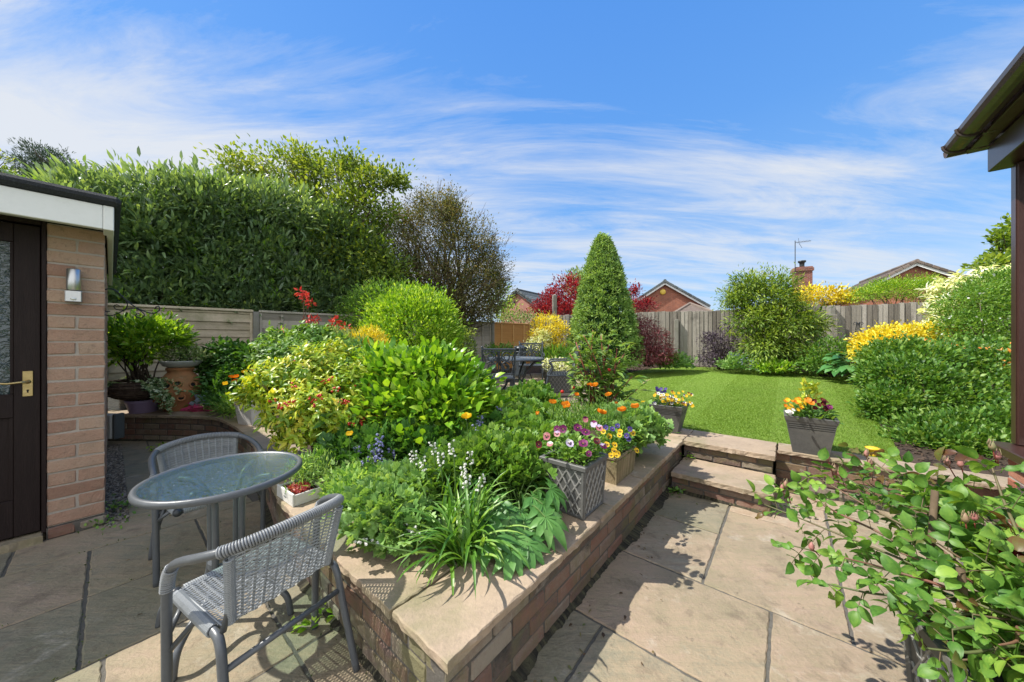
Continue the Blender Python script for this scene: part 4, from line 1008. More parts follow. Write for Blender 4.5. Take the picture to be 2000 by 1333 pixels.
b0 = P(1017, 735, 7.6); m = MB(); m.lathe([(.11, 0), (.13, .02), (.12, .06), (.12, .60), (.125, .62)], b0, 20); m.lathe([(.145, .55), (.145, .57)], b0, 20); m.build('body', M['cast'], bc, True)
m = MB(); m.lathe([(.15, .62), (.152, .65), (.12, .685), (.05, .70), (.02, .73), (.004, .735)], b0, 20); m.build('lid', M['cast'], bc, True)

# ------------------------------------------------------------------ planters and pots
M['lead'] = surf('lead grey planter', [(.04, .04, .04), (.07, .07, .068), (.105, .105, .10), (.15, .148, .14)], 4, .35, .55, .12, 70, spec=.4, stain=[((.15, .145, .12), 3, .6, .1, .5), ((.2, .195, .18), 9, .68, .04, .3)])
M['rib'] = surf('worn lead grey ribs', [(.12, .118, .11), (.18, .178, .168), (.25, .245, .23)], 6, .35, .5, .1, 60)
M['compost'] = surf('potting compost', [(.012, .009, .007), (.035, .025, .018), (.06, .045, .03)], 40, .5, .95, .8, 90)
M['terracotta'] = surf('terracotta', [(.30, .13, .055), (.48, .205, .09), (.55, .28, .15)], 5, .35, .85, .2, 60, stain=[((.14, .13, .055), 2.2, .52, .12, .75), ((.42, .34, .26), 8, .66, .05, .4)])
M['stone'] = surf('mossy stone trough', [(.13, .105, .06), (.24, .19, .11), (.33, .27, .17)], 7, .4, .9, .5, 70, stain=[((.12, .125, .045), 3, .58, .1, .6)])
M['lilac'] = surf('lilac plastic pot', [(.27, .20, .36), (.36, .28, .46), (.42, .34, .52)], 5, .3, .5, .05, 60)
M['wickerbrown'] = surf('dark willow', [(.03, .02, .016), (.09, .06, .045), (.19, .14, .105)], 25, .5, .8, .3, 90)
M['whitewash'] = surf('whitewashed wood', [(.48, .46, .42), (.62, .60, .57), (.72, .71, .69)], 6, .35, .7, .25, 60, stain=[((.25, .19, .12), 7, .66, .05, .5)])
M['box'] = surf('pale grey cabinet', [(.36, .37, .36), (.46, .47, .455), (.53, .54, .52)], 4, .3, .6, .1, 60, stain=[((.25, .26, .2), 4, .6, .1, .4)])
M['boxdark'] = surf('dark grey cabinet', [(.06, .07, .075), (.10, .115, .12)], 4, .3, .5, .1, 60)
M['yellow'] = surf('yellow plastic cap', [(.60, .38, .015), (.72, .48, .03)], 4, .3, .4, 0)
def ring4(h, z): return [(-h, -h, z), (h, -h, z), (h, h, z), (-h, h, z)]
def square_pot(t, rings, inner, mat_=None, soilz=None, name='pot', asp=1.0):
    """stack of square rings, turned inside at the rim; T = local frame"""
    m = MB(); m.T = t; vs = []; fs = []
    for h, z in rings+inner: vs += [(x*asp, y, z) for x, y, z in ring4(h, z)]
    n = len(rings)+len(inner)
    for i in range(n-1):
        for k in range(4): fs.append((i*4+k, i*4+(k+1) % 4, i*4+4+(k+1) % 4, i*4+4+k))
    fs += [(3, 2, 1, 0), tuple(range((n-1)*4, n*4))]; m.add(vs, fs); return m
def frame(p, rz): return Matrix.Translation(p) @ Matrix.Rotation(rz, 4, 'Z')
def soil(t, fr, h, z, asp=1.0):
    m = MB(); m.T = fr; n = 7; vs = []; fs = []
    for i in range(n):
        for j in range(n): vs.append(((-h+2*h*i/(n-1))*asp, -h+2*h*j/(n-1), z+R(-.006, .008)))
    for i in range(n-1):
        for j in range(n-1): fs.append((i*n+j, (i+1)*n+j, (i+1)*n+j+1, i*n+j+1))
    m.add(vs, fs); m.build('compost', M['compost'], t)
def flared(label, p, rz, b, tp, h, group):
    t = thing('flared_planter', label, 'planter', p, 0, group); fr = frame(p, rz)
    r = lambda z: b+(tp-b)*z/h
    ri = [(b, 0), (r(h*.66), h*.66)]
    for k in range(3):
        z = h*(.67+.055*k); ri += [(r(z), z), (r(z)-.012, z+.001), (r(z+h*.022)-.012, z+h*.022), (r(z+h*.024), z+h*.024)]
    ri += [(r(h*.86), h*.86), (r(h*.865)+.004, h*.87), (tp+.005, h-.003), (tp+.002, h)]
    m = square_pot(fr, ri, [(tp-.016, h), (tp-.02, h-.004), (r(h*.8)-.02, h*.8)]); m.build('pot', M['lead'], t); soil(t, fr, r(h*.84)-.018, h*.86); return t
def lattice(label, p, rz, b, tp, h, group, ribs=5, mat_='lead'):
    t = thing('lattice_planter', label, 'planter', p, 0, group); fr = frame(p, rz)
    r = lambda z: b+(tp-b)*z/h; e = .012
    m = square_pot(fr, [(b-.008, 0), (b-.008, .012), (r(.012)-.008, .0121), (r(h*.9)-.008, h*.9), (tp, h*.905), (tp+.004, h*.92), (tp+.004, h-.004), (tp, h)], [(tp-.018, h), (tp-.02, h-.004), (tp-.025, h*.82)])
    def face_pt(k, s, z, o):   # k-th side, s in [-1,1] along it
        q = r(z)-.008+o; x, y = s*(r(z)-.008), -q
        for _ in range(k): x, y = -y, x
        return Vector((x, y, z))
    for k in range(4):
        for d in range(-3, 8):
            for sg in (-1, 1):
                pts = []
                for i in range(25):
                    z = h*.02+h*.87*i/24; s = sg*(-1+2*(d/ribs)+1.25*(i/24))
                    if -.9 <= s <= .9: pts.append(face_pt(k, s, z, .001))
                if len(pts) > 1: m.tube(pts, .0045, 5, mi=1, tint=.85)
        for s in (-.96, .96): m.tube([face_pt(k, s, .004, -.001), face_pt(k, s, h*.9, -.001)], .012, 6, tint=.65)
        m.tube([face_pt(k, -.95, .012, 0), face_pt(k, .95, .012, 0)], .010, 6, tint=.6)
    m.build('pot', [M['lead'], M['rib']], t); soil(t, fr, tp-.02, h*.9); return t
F1 = flared('flared grey planter of small yellow and white violas beside the step corner', UV(3.90, -1.00, .338), ROT+.02, .098, .165, .30, 'flared grey planters')
pot_a = UV(3.90, -1.00, .338)
pot_b = UV(3.985, .145, .337)
F2 = flared('flared grey planter of orange and yellow pansies standing on the low lawn wall', pot_b, ROT+.02, .118, .172, .325, 'flared grey planters')
pot_c = UV(1.77, -.985, .339)
L1 = lattice('lattice sided grey planter of purple pansies on the bed coping', pot_c, ROT, .128, .146, .30, 'lattice grey planters')
pot_d = Vector((.86, 6.25, GT(.86, 6.25)))
L2 = lattice('lattice sided grey planter of variegated leaves behind the dining chair', pot_d, .1, .2, .23, .40, 'lattice grey planters', 6)
pot_e = Vector((1.40, .80, 0))
L3 = lattice('large lattice sided grey planter holding the rose in the foreground', pot_e, ROT+.25, .21, .235, .46, 'lattice grey planters', 6)
tr = thing('stone_trough', 'tan ribbed stone trough of yellow violas behind the pansy planter', 'trough', UV(2.35, -.985, .34)); pot_f = UV(2.34, -.985, .34)
fr = frame(pot_f, ROT+PI/2); m = square_pot(fr, [(.085, 0), (.094, .09), (.10, .17), (.104, .178), (.104, .19)], [(.09, .19), (.086, .15)], asp=1.75)
m.T = fr
for s in range(-13, 14):
    for y in (-1, 1): m.tube([(s*.0125, y*.087, .01), (s*.0138, y*.101, .17)], .0045, 5, tint=R(.3, .8))
m.build('trough_body', M['stone'], tr); soil(tr, fr, .088, .17, 1.75)
# white pots: planter by the curve, crate by the table
wpn = thing('white_planter', 'square white planter with young shrub on the coping near the curved wall', 'planter', P(497, 828, 4.02)); pot_g = P(500, 826, 4.0); pot_g.z = .34
fr = frame(pot_g, -.35); square_pot(fr, [(.12, 0), (.155, .30), (.16, .30), (.16, .32)], [(.146, .32), (.14, .26)]).build('pot', M['whitewash'], wpn); soil(wpn, fr, .142, .28)
pot_h = UV(.76, -2.37, .34)
cr = thing('seed_crate', 'small white wooden crate of red sedum and feathery herb beside the glass table', 'crate', pot_h)
fr = frame(pot_h, ROT+.05); m = MB(); m.T = fr
for y in (-1, 1): m.box((0, y*.078, .037), (.25, .012, .074), 0, .003)
for x in (-.119, -.03, .119): m.box((x, 0, .034), (.011, .1435, .066), 0, .002)
m.box((0, 0, .006), (.226, .143, .010), 0, .001)
m.build('box', M['whitewash'], cr)
m = MB(); m.T = fr; m.box((0, 0, .044), (.224, .14, .022), 0, .002, jit=.004); m.build('compost', M['compost'], cr)
m = MB(); m.T = fr
for z, wd in ((.052, .03), (.044, .012), (.036, .045), (.030, .036)):
    m.box((.01, -.0845, z), (wd, .001, .0028), 0)
m.build('stamp', M['boxdark'], cr)
# strawberry pot, dish pot on it, lilac pot, willow basket, bag, cabinets
pot_s = P(352, 804, 4.78); pot_s.z = .30
sp_ = thing('strawberry_pot', 'large bulging terracotta strawberry pot with round side holes', 'pot', pot_s)
prof = [(.15, 0), (.175, .05), (.225, .16), (.262, .28), (.262, .36), (.225, .46), (.16, .54), (.135, .57), (.135, .60), (.15, .61), (.15, .64), (.132, .645), (.125, .60)]
m = MB(); m.lathe(prof, pot_s, 36); m.build('jar', M['terracotta'], sp_, True)
def rad(z):
    for (r0, z0), (r1, z1) in zip(prof, prof[1:]):
        if z0 <= z <= z1: return r0+(r1-r0)*(z-z0)/(z1-z0)
    return .2
for a, z in ((-.75, .40), (-.35, .43), (-1.15, .27), (-.72, .24), (-.2, .23), (-1.6, .38), (-1.75, .22), (.3, .4), (1.2, .3), (2.2, .36), (3.2, .27), (4.0, .38)):
    a -= .55; d = Vector((math.cos(a), math.sin(a), 0)); c = pot_s+d*rad(z)+Vector((0, 0, z)); q = Vector((-d.y, d.x, 0)); n_ = (d+Vector((0, 0, .35))).normalized(); up = n_.cross(q).normalized()*-1
    m = MB(); m.tube([c+q*(.040*math.cos(t*PI/8))+up*(.040*math.sin(t*PI/8))+n_*.008 for t in range(16)], .012, 8, closed=True); h = m.build('pocket', M['terracotta'], sp_, True)
    m = MB(); m.add([c+q*(.036*math.cos(t*PI/8))+up*(.036*math.sin(t*PI/8))+n_*.006 for t in range(16)], [tuple(range(16))]); m.build('hole', M['void'], h)
pot_t = pot_s+Vector((.02, 0, .64))
dp = thing('dish_planter', 'shallow grey dish planter resting on top of the strawberry pot', 'planter', pot_t)
m = MB(); m.lathe([(.12, 0), (.19, .03), (.225, .085), (.23, .10), (.215, .10), (.2, .07)], pot_t, 28); m.build('dish', M['box'], dp, True)
m = MB(); m.lathe([(.001, .085), (.205, .08)], pot_t, 20, cap=False); m.build('compost', M['compost'], dp)
pot_l = P(280, 803, 4.60); pot_l.z = .30
lp_ = thing('lilac_pot', 'lilac plastic bowl shaped pot under the willow basket', 'pot', pot_l)
m = MB(); m.lathe([(.10, .0), (.13, .04), (.165, .17), (.175, .185), (.178, .215), (.165, .216), (.158, .15), (.12, .03)], pot_l, 32); m.build('bowl', M['lilac'], lp_, True)
pot_w = pot_l+Vector((-.02, -.02, .217))
wb = thing('willow_basket', 'wide dark woven willow basket planted with golden shrub and ivy', 'basket', pot_w)
m = MB()
prof = [(.12, 0), (.24, .05), (.33, .12), (.375, .20), (.385, .27)]
def wr(z):
    for (r0, z0), (r1, z1) in zip(prof, prof[1:]):
        if z0 <= z <= z1: return r0+(r1-r0)*(z-z0)/(z1-z0)
    return .38
for j in range(22):
    z = .01+.25*j/21
    m.tube([pot_w+Vector(((wr(z)+.006*math.cos(PI*(i+j))+R(-.003, .003))*math.cos(2*PI*i/36), (wr(z)+.006*math.cos(PI*(i+j))+R(-.003, .003))*math.sin(2*PI*i/36), z+R(-.003, .003))) for i in range(36)], .0072, 5, closed=True, tint=R(.1, .9))
for i in range(18):
    a = 2*PI*(i+.5)/18; m.tube([pot_w+Vector((r*math.cos(a), r*math.sin(a), z)) for r, z in prof], .006, 5)
m.build('weave', M['wickerbrown'], wb)
m = MB(); m.lathe([(.001, .23), (.365, .22)], pot_w, 24, cap=False); m.build('compost', M['compost'], wb)
M['bagpink'] = surf('pink compost bag', [(.35, .03, .10), (.52, .06, .17), (.62, .2, .3)], 12, .5, .35, .2, 40, stain=[((.06, .012, .03), 14, .6, .05, .8)])
M['bagblue'] = surf('blue grey film', [(.16, .24, .33), (.30, .40, .50), (.5, .58, .63)], 16, .5, .3, .2, 40, stain=[((.45, .06, .14), 14, .66, .04, .7)])
pb = P(396, 803, 4.72); pb.z = .31
bg_ = thing('compost_bag', 'crumpled half used pink and blue plastic compost bag on the wall', 'bag', pb)
def crumple(c, sc, seed, fold=.25):
    random.seed(seed); m = MB(); m.sphere((0, 0, 0), 1, 22, 14)
    vs = []
    for p in m.v:
        q = Vector(p); n_ = sum(math.sin(q.x*R(2, 6)*0+q.dot(d)*f+ph)*a for d, f, ph, a in FOLDS); q = q*(1+fold*n_)
        vs.append(tuple(Vector(c)+Vector((q.x*sc[0], q.y*sc[1], max(-.9, q.z)*sc[2]))))
    m.v = vs; return m
FOLDS = [(Vector((R(-1, 1), R(-1, 1), R(-1, 1))).normalized(), R(4, 13), R(0, 6), R(.2, .45)) for _ in range(8)]
crumple(pb+Vector((0, 0, .07)), (.20, .12, .085), 3).build('lower_bag', M['bagpink'], bg_, False)
crumple(pb+Vector((.01, .0, .16)), (.11, .08, .09), 5, .32).build('folded_top', M['bagblue'], bg_, False)
random.seed(21)
ub = thing('meter_cabinet', 'pale grey plastic cabinet with dark side fixed at the garage end of the low wall', 'cabinet', P(214, 850, 4.05))
pu = P(212, 832, 4.10); m = MB(); m.box(pu, (.19, .09, .30), -.1, .012); m.build('case', M['box'], ub); m = MB(); m.box(pu+Vector((.118, .005, 0)), (.045, .1, .31), -.1, .01); m.build('side_cover', M['boxdark'], ub)
m = MB(); m.lathe([(.03, 0), (.03, .006), (.022, .009)], (0, 0, 0), 16); m.v = [tuple(Vector((v[0], -v[2], v[1]))+pu+Vector((-.03, -.046, -.02))) for v in m.v]; m.build('knob', M['box'], ub)
wv = thing('woven_storage_box', 'pale grey woven storage box behind the willow basket', 'storage box', P(215, 800, 4.75))
pq = P(222, 783, 4.86); m = MB(); hx = .23
for j in range(20):
    z = pq.z-.24+.022*j; m.tube([pq+Vector((x+R(-.001, .001), y+.004*math.cos(PI*(i+j)), z-pq.z)) for i, (x, y) in enumerate([(-hx+2*hx*k/15, -.12) for k in range(16)]+[(hx, -.12+.24*k/5) for k in range(6)]+[(hx-2*hx*k/15, .12) for k in range(16)]+[(-hx, .12-.24*k/5) for k in range(6)])], .0115, 5, closed=True, tint=R(.3, .8))
m.build('weave', M['box'], wv); m = MB(); m.box(pq+Vector((0, 0, .225)), (.50, .28, .04), 0, .01); m.build('lid', M['box'], wv)
sk = thing('garden_light', 'small round yellow plastic light on a stub behind the low lawn wall', 'garden light', UV(4.19, .56, .3)); ps = UV(4.19, .56, .31)
m = MB(); m.lathe([(.022, 0), (.022, .06)], ps, 16); m.build('stub', M['yellow'], sk, True); m = MB(); m.lathe([(.022, .055), (.036, .068), (.05, .082), (.05, .09), (.03, .098), (.003, .10)], ps, 24); m.build('cap', M['yellow'], sk, True)
ob = thing('plant_support', 'thin black metal obelisk plant support with curled tips before the back fence', 'plant support', P(1676, 735, 7.4)); po = P(1676, 700, 7.4)
m = MB()
for k in range(4):
    a = k*PI/2+.4; d = Vector((math.cos(a), math.sin(a), 0)); m.tube([po+d*.14+Vector((0, 0, -.2)), po+d*.03+Vector((0, 0, .72)), po+d*.015+Vector((0, 0, .78)), po+d*.06+Vector((0, 0, .81)), po+d*.085+Vector((0, 0, .77)), po+d*.06+Vector((0, 0, .75))], .007, 5)
for z, r in ((.1, .105), (.4, .07)): m.tube([po+Vector((r*math.cos(t), r*math.sin(t), z)) for t in [i*PI/6 for i in range(12)]], .005, 4, closed=True)
m.build('frame', M['blackiron'], ob)
# ------------------------------------------------------------------ planting
def LM(n, cols, *a, **k): M[n] = leafmat(n, cols, *a, **k); return M[n]
LM('laurel', [(.05, .085, .045), (.09, .15, .07), (.145, .215, .095), (.24, .32, .10)], .36, .3, .8)
LM('medlar', [(.035, .07, .012), (.075, .12, .018), (.13, .18, .028), (.22, .25, .055)], .4, .5)
LM('brownleaf', [(.035, .05, .018), (.07, .085, .03), (.115, .105, .042), (.17, .13, .055)], .3, .65, .25)
LM('lime', [(.04, .11, .010), (.10, .20, .014), (.19, .30, .024), (.32, .41, .07)], .36, .42)
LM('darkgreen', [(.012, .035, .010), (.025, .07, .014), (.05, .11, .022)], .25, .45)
LM('skimmia', [(.04, .10, .012), (.12, .20, .016), (.235, .30, .022), (.38, .35, .05)], .34, .36, .45)
LM('hydrangea', [(.02, .075, .010), (.06, .15, .012), (.14, .26, .016), (.25, .36, .04)], .32, .34, .5)
LM('green', [(.02, .06, .010), (.045, .11, .015), (.085, .165, .025), (.15, .22, .05)], .35, .45)
LM('mid', [(.03, .08, .012), (.065, .14, .02), (.11, .20, .03), (.17, .25, .06)], .35, .45)
LM('greygreen', [(.06, .10, .035), (.12, .17, .06), (.18, .24, .09), (.27, .31, .15)], .3, .55)
LM('pale', [(.05, .12, .03), (.10, .19, .05), (.15, .25, .07), (.22, .32, .12)], .35, .5)
LM('yellow_leaf', [(.20, .17, .010), (.42, .31, .012), (.58, .43, .02), (.66, .55, .12)], .3, .5, tcol=(1.2, 1.1, .5))
LM('cream_leaf', [(.20, .24, .06), (.42, .42, .14), (.62, .58, .28), (.72, .70, .48)], .3, .5, tcol=(1, 1, .7))
LM('conifer', [(.035, .075, .022), (.09, .165, .04), (.17, .265, .065), (.26, .35, .11)], .25, .6)
LM('pine', [(.012, .03, .02), (.025, .05, .03), (.05, .075, .035)], .1, .6)
LM('maple', [(.055, .005, .008), (.115, .010, .016), (.19, .022, .028), (.26, .05, .045)], .4, .5, tcol=(1.4, .7, .6))
LM('purple', [(.06, .014, .018), (.11, .028, .034), (.17, .05, .052), (.22, .085, .08)], .3, .55, tcol=(1.3, .7, .6))
LM('blackleaf', [(.02, .015, .022), (.045, .032, .045), (.085, .065, .08)], .2, .55, tcol=(1, .8, .9))
LM('olive', [(.03, .065, .010), (.07, .125, .016), (.13, .19, .024), (.22, .28, .055)], .4, .45)
LM('hosta', [(.02, .075, .022), (.035, .11, .03), (.055, .145, .04), (.10, .20, .07)], .25, .38, .5)
LM('nettle', [(.02, .065, .012), (.04, .105, .018), (.07, .15, .028)], .3, .5)
LM('strap', [(.025, .08, .012), (.055, .135, .018), (.10, .20, .026), (.19, .29, .06)], .35, .38, .5)
LM('hellebore', [(.022, .07, .015), (.04, .11, .024), (.065, .155, .036), (.11, .20, .06)], .25, .42, .35)
LM('rose', [(.02, .058, .010), (.042, .105, .016), (.08, .16, .024), (.15, .235, .035)], .36, .46, .34)
LM('roseyoung', [(.05, .02, .014), (.09, .05, .02), (.08, .10, .025)], .35, .4)
LM('peonyleaf', [(.05, .11, .022), (.09, .17, .035), (.15, .22, .055), (.20, .18, .08)], .35, .4)
LM('ivy', [(.03, .07, .02), (.07, .12, .04), (.17, .22, .11), (.36, .40, .26)], .25, .5)
LM('fern', [(.06, .14, .035), (.13, .24, .06), (.22, .33, .10), (.32, .42, .16)], .4, .55)
LM('sedum', [(.16, .02, .025), (.26, .035, .04), (.34, .07, .07), (.40, .2, .16)], .2, .5)
LM('orange_leaf', [(.30, .09, .02), (.46, .16, .03), (.52, .24, .06)], .3, .5)
M['cane'] = surf('rose canes', [(.05, .075, .022), (.085, .10, .032), (.13, .085, .05), (.19, .06, .045)], 6, .4, .6, .1, 60)
M['bark'] = surf('brown bark', [(.035, .025, .018), (.075, .055, .04), (.13, .10, .075)], 12, .5, .9, .5, 60)
M['twig'] = surf('tan twigs', [(.05, .033, .018), (.095, .066, .038), (.15, .108, .066)], 12, .5, .9, .2, 60)
M['stemgreen'] = surf('green stems', [(.04, .09, .015), (.08, .15, .03), (.13, .2, .05)], 12, .5, .6, .1, 60)
M['stemred'] = surf('red stems', [(.14, .03, .025), (.24, .06, .04), (.28, .12, .06)], 12, .5, .6, .1, 60)
def petal(n, c, tc=None, tr=.3):
    M[n] = leafmat(n, c, tr, .5, .3, tcol=tc or (1.1, 1, .8), gain=1.0); return M[n]
petal('p_orange', [(.55, .13, .008), (.75, .24, .012), (.80, .36, .03)]); petal('p_yellow', [(.60, .36, .01), (.78, .52, .02), (.80, .60, .06)])
petal('p_red', [(.45, .02, .015), (.62, .045, .035), (.70, .12, .08)]); petal('p_purple', [(.09, .006, .05), (.15, .012, .085), (.26, .05, .17)], (1, .7, 1))
petal('p_violet', [(.03, .018, .13), (.06, .04, .22), (.14, .11, .34)], (.9, .8, 1)); petal('p_lilac', [(.42, .30, .50), (.55, .45, .64), (.68, .60, .74)], (1, .9, 1))
petal('p_pink', [(.42, .12, .16), (.55, .22, .24), (.64, .36, .34)]); petal('p_white', [(.62, .64, .60), (.74, .75, .72), (.80, .80, .78)])
petal('p_blue', [(.14, .15, .36), (.24, .25, .48), (.40, .40, .60)], (.9, .9, 1)); petal('p_maroon', [(.07, .006, .010), (.13, .012, .018), (.2, .03, .03)])
M['p_dark'] = surf('dark flower eye', [(.008, .003, .008), (.02, .006, .015)], 30, .4, .7, 0)
M['berry'] = surf('red berries', [(.30, .012, .008), (.45, .025, .015), (.52, .06, .03)], 30, .3, .3, 0, spec=.5)

# ---- laurel hedge behind the left fence
hb = []
for i in range(8):
    s = -2.0+.66*i; c = FA+FD*s-FQ*.72; top = [3.72, 3.98, 4.2, 4.25, 4.35, 4.2, 3.75, 3.2][i]+R(-.06, .06); z = 1.95
    while z < top-.3:
        hb.append(((c.x-FQ.x*R(0, .2), c.y-FQ.y*R(0, .2), z), (.66, .62, .56))); z += .6
    hb.append(((c.x, c.y, top-.35), (.6, .6, .5)))
base = FA+FD*.2-FQ*.9; base.z = .3
t = thing('laurel_hedge', 'tall dense dark green laurel hedge overhanging the left fence', 'hedge', base)
def nofront(p): return ((p[:, 0]-FA.x)*FQ.x+(p[:, 1]-FA.y)*FQ.y < -.02) | (p[:, 2] > 1.93)
f, cc, cd = crown('foliage', M['laurel'], t, hb, 1700, 20, .13, .150, .29, 'ell', outw=.65, up=.55, rnd=.45, inner=.85, tvar=.2, lvar=.13, tint0=.38, keep=nofront, low=-.7)
k = np.array([j for j in range(len(cc)) if cd[j] @ np.array(FQ) > .0 or cd[j][2] > .5]); k = RNG.choice(k, 420)
leafmesh('new_shoots', M['lime'], t, np.repeat(cc[k], 5, 0)+RNG.normal(0, .035, (2100, 3))+np.repeat(cd[k], 5, 0)*.13, np.repeat(cd[k]*.5, 5, 0)+np.array([0, 0, .8])+.5*rdir(2100), rdir(2100), RNG.uniform(.06, .105, 2100), .24, RNG.uniform(0, .65, 2100), 'ell')
m = MB()
for q in range(9):
    c = FA+FD*(-1.9+.52*q)-FQ*.85; m.tube(smooth([c+Vector((0, 0, .3)), c+Vector((R(-.1, .1), R(-.1, .1), 1.6)), c+Vector((R(-.2, .2), R(-.2, .2), 3.1))], 4), [.06-.005*i for i in range(9)], 7)
    for _ in range(8):
        a = c+Vector((0, 0, R(1.2, 2.8))); m.tube([a, a+Vector((R(-.3, .3), R(-.3, .3), R(.2, .5))), a+Vector((R(-.55, .55), R(-.5, .5), R(.5, .9)))], [.022, .014, .005], 5)
m.build('branches', M['bark'], t, True)
# ---- loose tree above it
tb = blobs_px([(470, 338, 8.2, (42, 24)), (560, 338, 8.2, (56, 36)), (592, 318, 8.3, (34, 30)), (655, 365, 8.2, (58, 42)), (680, 322, 8.3, (26, 24)), (740, 355, 8.2, (40, 24)), (778, 355, 8.3, (26, 16)), (580, 410, 8.0, 65), (660, 440, 8.0, 75), (715, 420, 8.1, (55, 40)), (700, 500, 7.9, 65), (650, 530, 7.8, 60), (745, 530, 7.7, 45)])
b0 = P(660, 700, 8.1); t = thing('garden_tree', 'loose yellow green leafed tree rising above the right end of the laurel hedge', 'tree', b0)
f, cc, cd = crown('crown', M['medlar'], t, tb, 620, 18, .13, .095, .5, 'ell', inner=.4, tvar=.24, shell=(.6, 1.15), up=.15, sizevar=.4)
stems('limbs', M['bark'], t, P(660, 560, 8.1), [cc[i] for i in RNG.choice(len(cc), 90, False)], .045, .006, spread=.15)
m = MB(); m.tube(smooth([b0, P(655, 640, 8.1), P(662, 560, 8.1)], 5), [.13]*8+[.10]*3, 10); m.build('trunk', M['bark'], t, True)
# ---- twiggy brown shrub
tb = blobs_px([(770, 450, 9.3, (50, 50)), (845, 425, 9.4, (60, 50)), (880, 410, 9.5, (25, 30)), (900, 480, 9.4, (65, 60)), (945, 520, 9.4, (45, 50)), (820, 530, 9.1, 80), (900, 570, 9.2, (78, 70)), (965, 565, 9.3, (28, 50)), (790, 590, 8.9, 60), (860, 620, 9.0, 60), (930, 610, 9.3, (50, 30))])
b0 = P(870, 690, 9.2); t = thing('twiggy_shrub', 'tall brownish twiggy shrub with tiny leaves behind the fence', 'shrub', b0)
f, cc, cd = crown('foliage', M['brownleaf'], t, tb, 2600, 15, .12, .055, .5, 'tri', inner=.5, tvar=.28, shell=(.35, 1.12), rnd=.8, sizevar=.4)
k = RNG.choice(len(cc), 480, False)
stems('branches', M['twig'], t, P(870, 680, 9.2), [cc[i]+cd[i]*R(0, .25) for i in k[:150]], .035, .004, 4, spread=.5, wob=.06)
tw = MB()
for i in k:
    for _ in range(3):
        p = Vector(cc[i]); d = Vector(cd[i])+Vector((R(-.7, .7), R(-.7, .7), R(0, .9))); tw.tube([p-d*.12, p+d*R(.05, .12), p+d*R(.14, .24)], [.005, .004, .002], 3, cap=False, tint=R(.2, .9))
tw.build('twigs', M['twig'], t)
shrub('small_shrub', 'small fresh green bush beside the orange fence panel and brick gable', 'shrub', P(975, 660, 11.6), blobs_px([(972, 580, 11.6, (28, 28)), (985, 610, 11.6, (32, 20))]), M['lime'], 70, 9, .10, .09, .5, M['bark'], 8)
# ---- pine and twigs far left
b0 = P(120, 640, 17); t = thing('pine_tree', 'distant blue green pine with flat layered crown above the garage roof', 'tree', b0)
tb = blobs_px([(85, 300, 17, (30, 11)), (60, 318, 17, (26, 10)), (110, 315, 17, (34, 12)), (50, 335, 17, (16, 8)), (90, 335, 17, (36, 12)), (140, 330, 17, (22, 8)), (150, 345, 17, (26, 9)), (115, 352, 17, (40, 12)), (165, 352, 17, (14, 7)), (60, 352, 17, (26, 9))])
f, cc, cd = crown('crown', M['pine'], t, tb, 260, 16, .12, .16, .16, 'tri', inner=.5, up=.5, rnd=.6, shell=(.5, 1.1), tvar=.25)
stems('limbs', M['bark'], t, P(118, 385, 17), [cc[i] for i in RNG.choice(len(cc), 40, False)], .06, .015, spread=.1)
m = MB(); m.tube([b0, P(122, 450, 17), P(118, 360, 17), P(95, 310, 17)], [.28, .22, .16, .06], 8); m.build('trunk', M['bark'], t, True)
b0 = P(-20, 640, 15); t = thing('bare_tree', 'thinly leaved tree showing only its outer twigs at the far left edge', 'tree', b0)
f, cc, cd = crown('crown', M['medlar'], t, blobs_px([(-15, 330, 15, (25, 30)), (5, 345, 15, (22, 16))]), 60, 6, .12, .14, .45, 'ell', inner=.2)
stems('limbs', M['bark'], t, P(-20, 420, 15), [cc[i] for i in range(0, 60, 3)], .05, .012); m = MB(); m.tube([b0, P(-20, 410, 15)], [.2, .07], 8); m.build('trunk', M['bark'], t, True)
# ---- behind the back fence
t, cc, cd = shrub('red_maple', 'crimson leaved maple tree left of the clipped conifer', 'tree', P(1110, 700, 12.6), blobs_px([(1080, 600, 12.6, (34, 26)), (1110, 575, 12.6, (35, 30)), (1060, 608, 12.5, (22, 14)), (1135, 600, 12.6, (40, 34)), (1100, 615, 12.5, (50, 22)), (1150, 575, 12.6, (30, 28))]), M['maple'], 640, 13, .12, .085, .5, M['bark'], 30, leaf_part='crown', stem_part='limbs', r0=.04, tvar=.24, shell=(.7, 1.12))
t, cc, cd = shrub('red_maple', 'smaller crimson maple crown showing right of the clipped conifer', 'tree', P(1240, 700, 12.8), blobs_px([(1240, 595, 12.8, (22, 16)), (1238, 570, 12.8, (10, 10)), (1256, 600, 12.8, (20, 12))]), M['maple'], 130, 10, .10, .08, .5, M['bark'], 16, leaf_part='crown', stem_part='limbs', tvar=.24)
shrub('far_tree', 'pale grey green tree top in the distance behind the red maple', 'tree', P(1128, 680, 22), blobs_px([(1128, 545, 22, (14, 16)), (1122, 565, 22, (16, 18))]), M['greygreen'], 90, 9, .2, .2, .4, M['bark'], 10, leaf_part='crown', stem_part='limbs')
shrub('climbing_plant', 'pale green climber growing along the top of the corner fence', 'climber', P(1020, 690, 11.3), blobs_px([(1000, 624, 11.2, (26, 8)), (1035, 622, 11.4, (22, 9))]), M['greygreen'], 90, 8, .10, .07, .5, M['bark'], 8)
shrub('golden_hedge', 'golden leaved hedge top showing over the back fence below the chimney', 'hedge', P(1605, 690, 9.6), blobs_px([(1578, 582, 9.6, (24, 16)), (1610, 580, 9.6, (28, 14)), (1640, 586, 9.4, (22, 12))]), M['yellow_leaf'], 160, 10, .09, .085, .42, M['bark'], 10, tint0=.35)
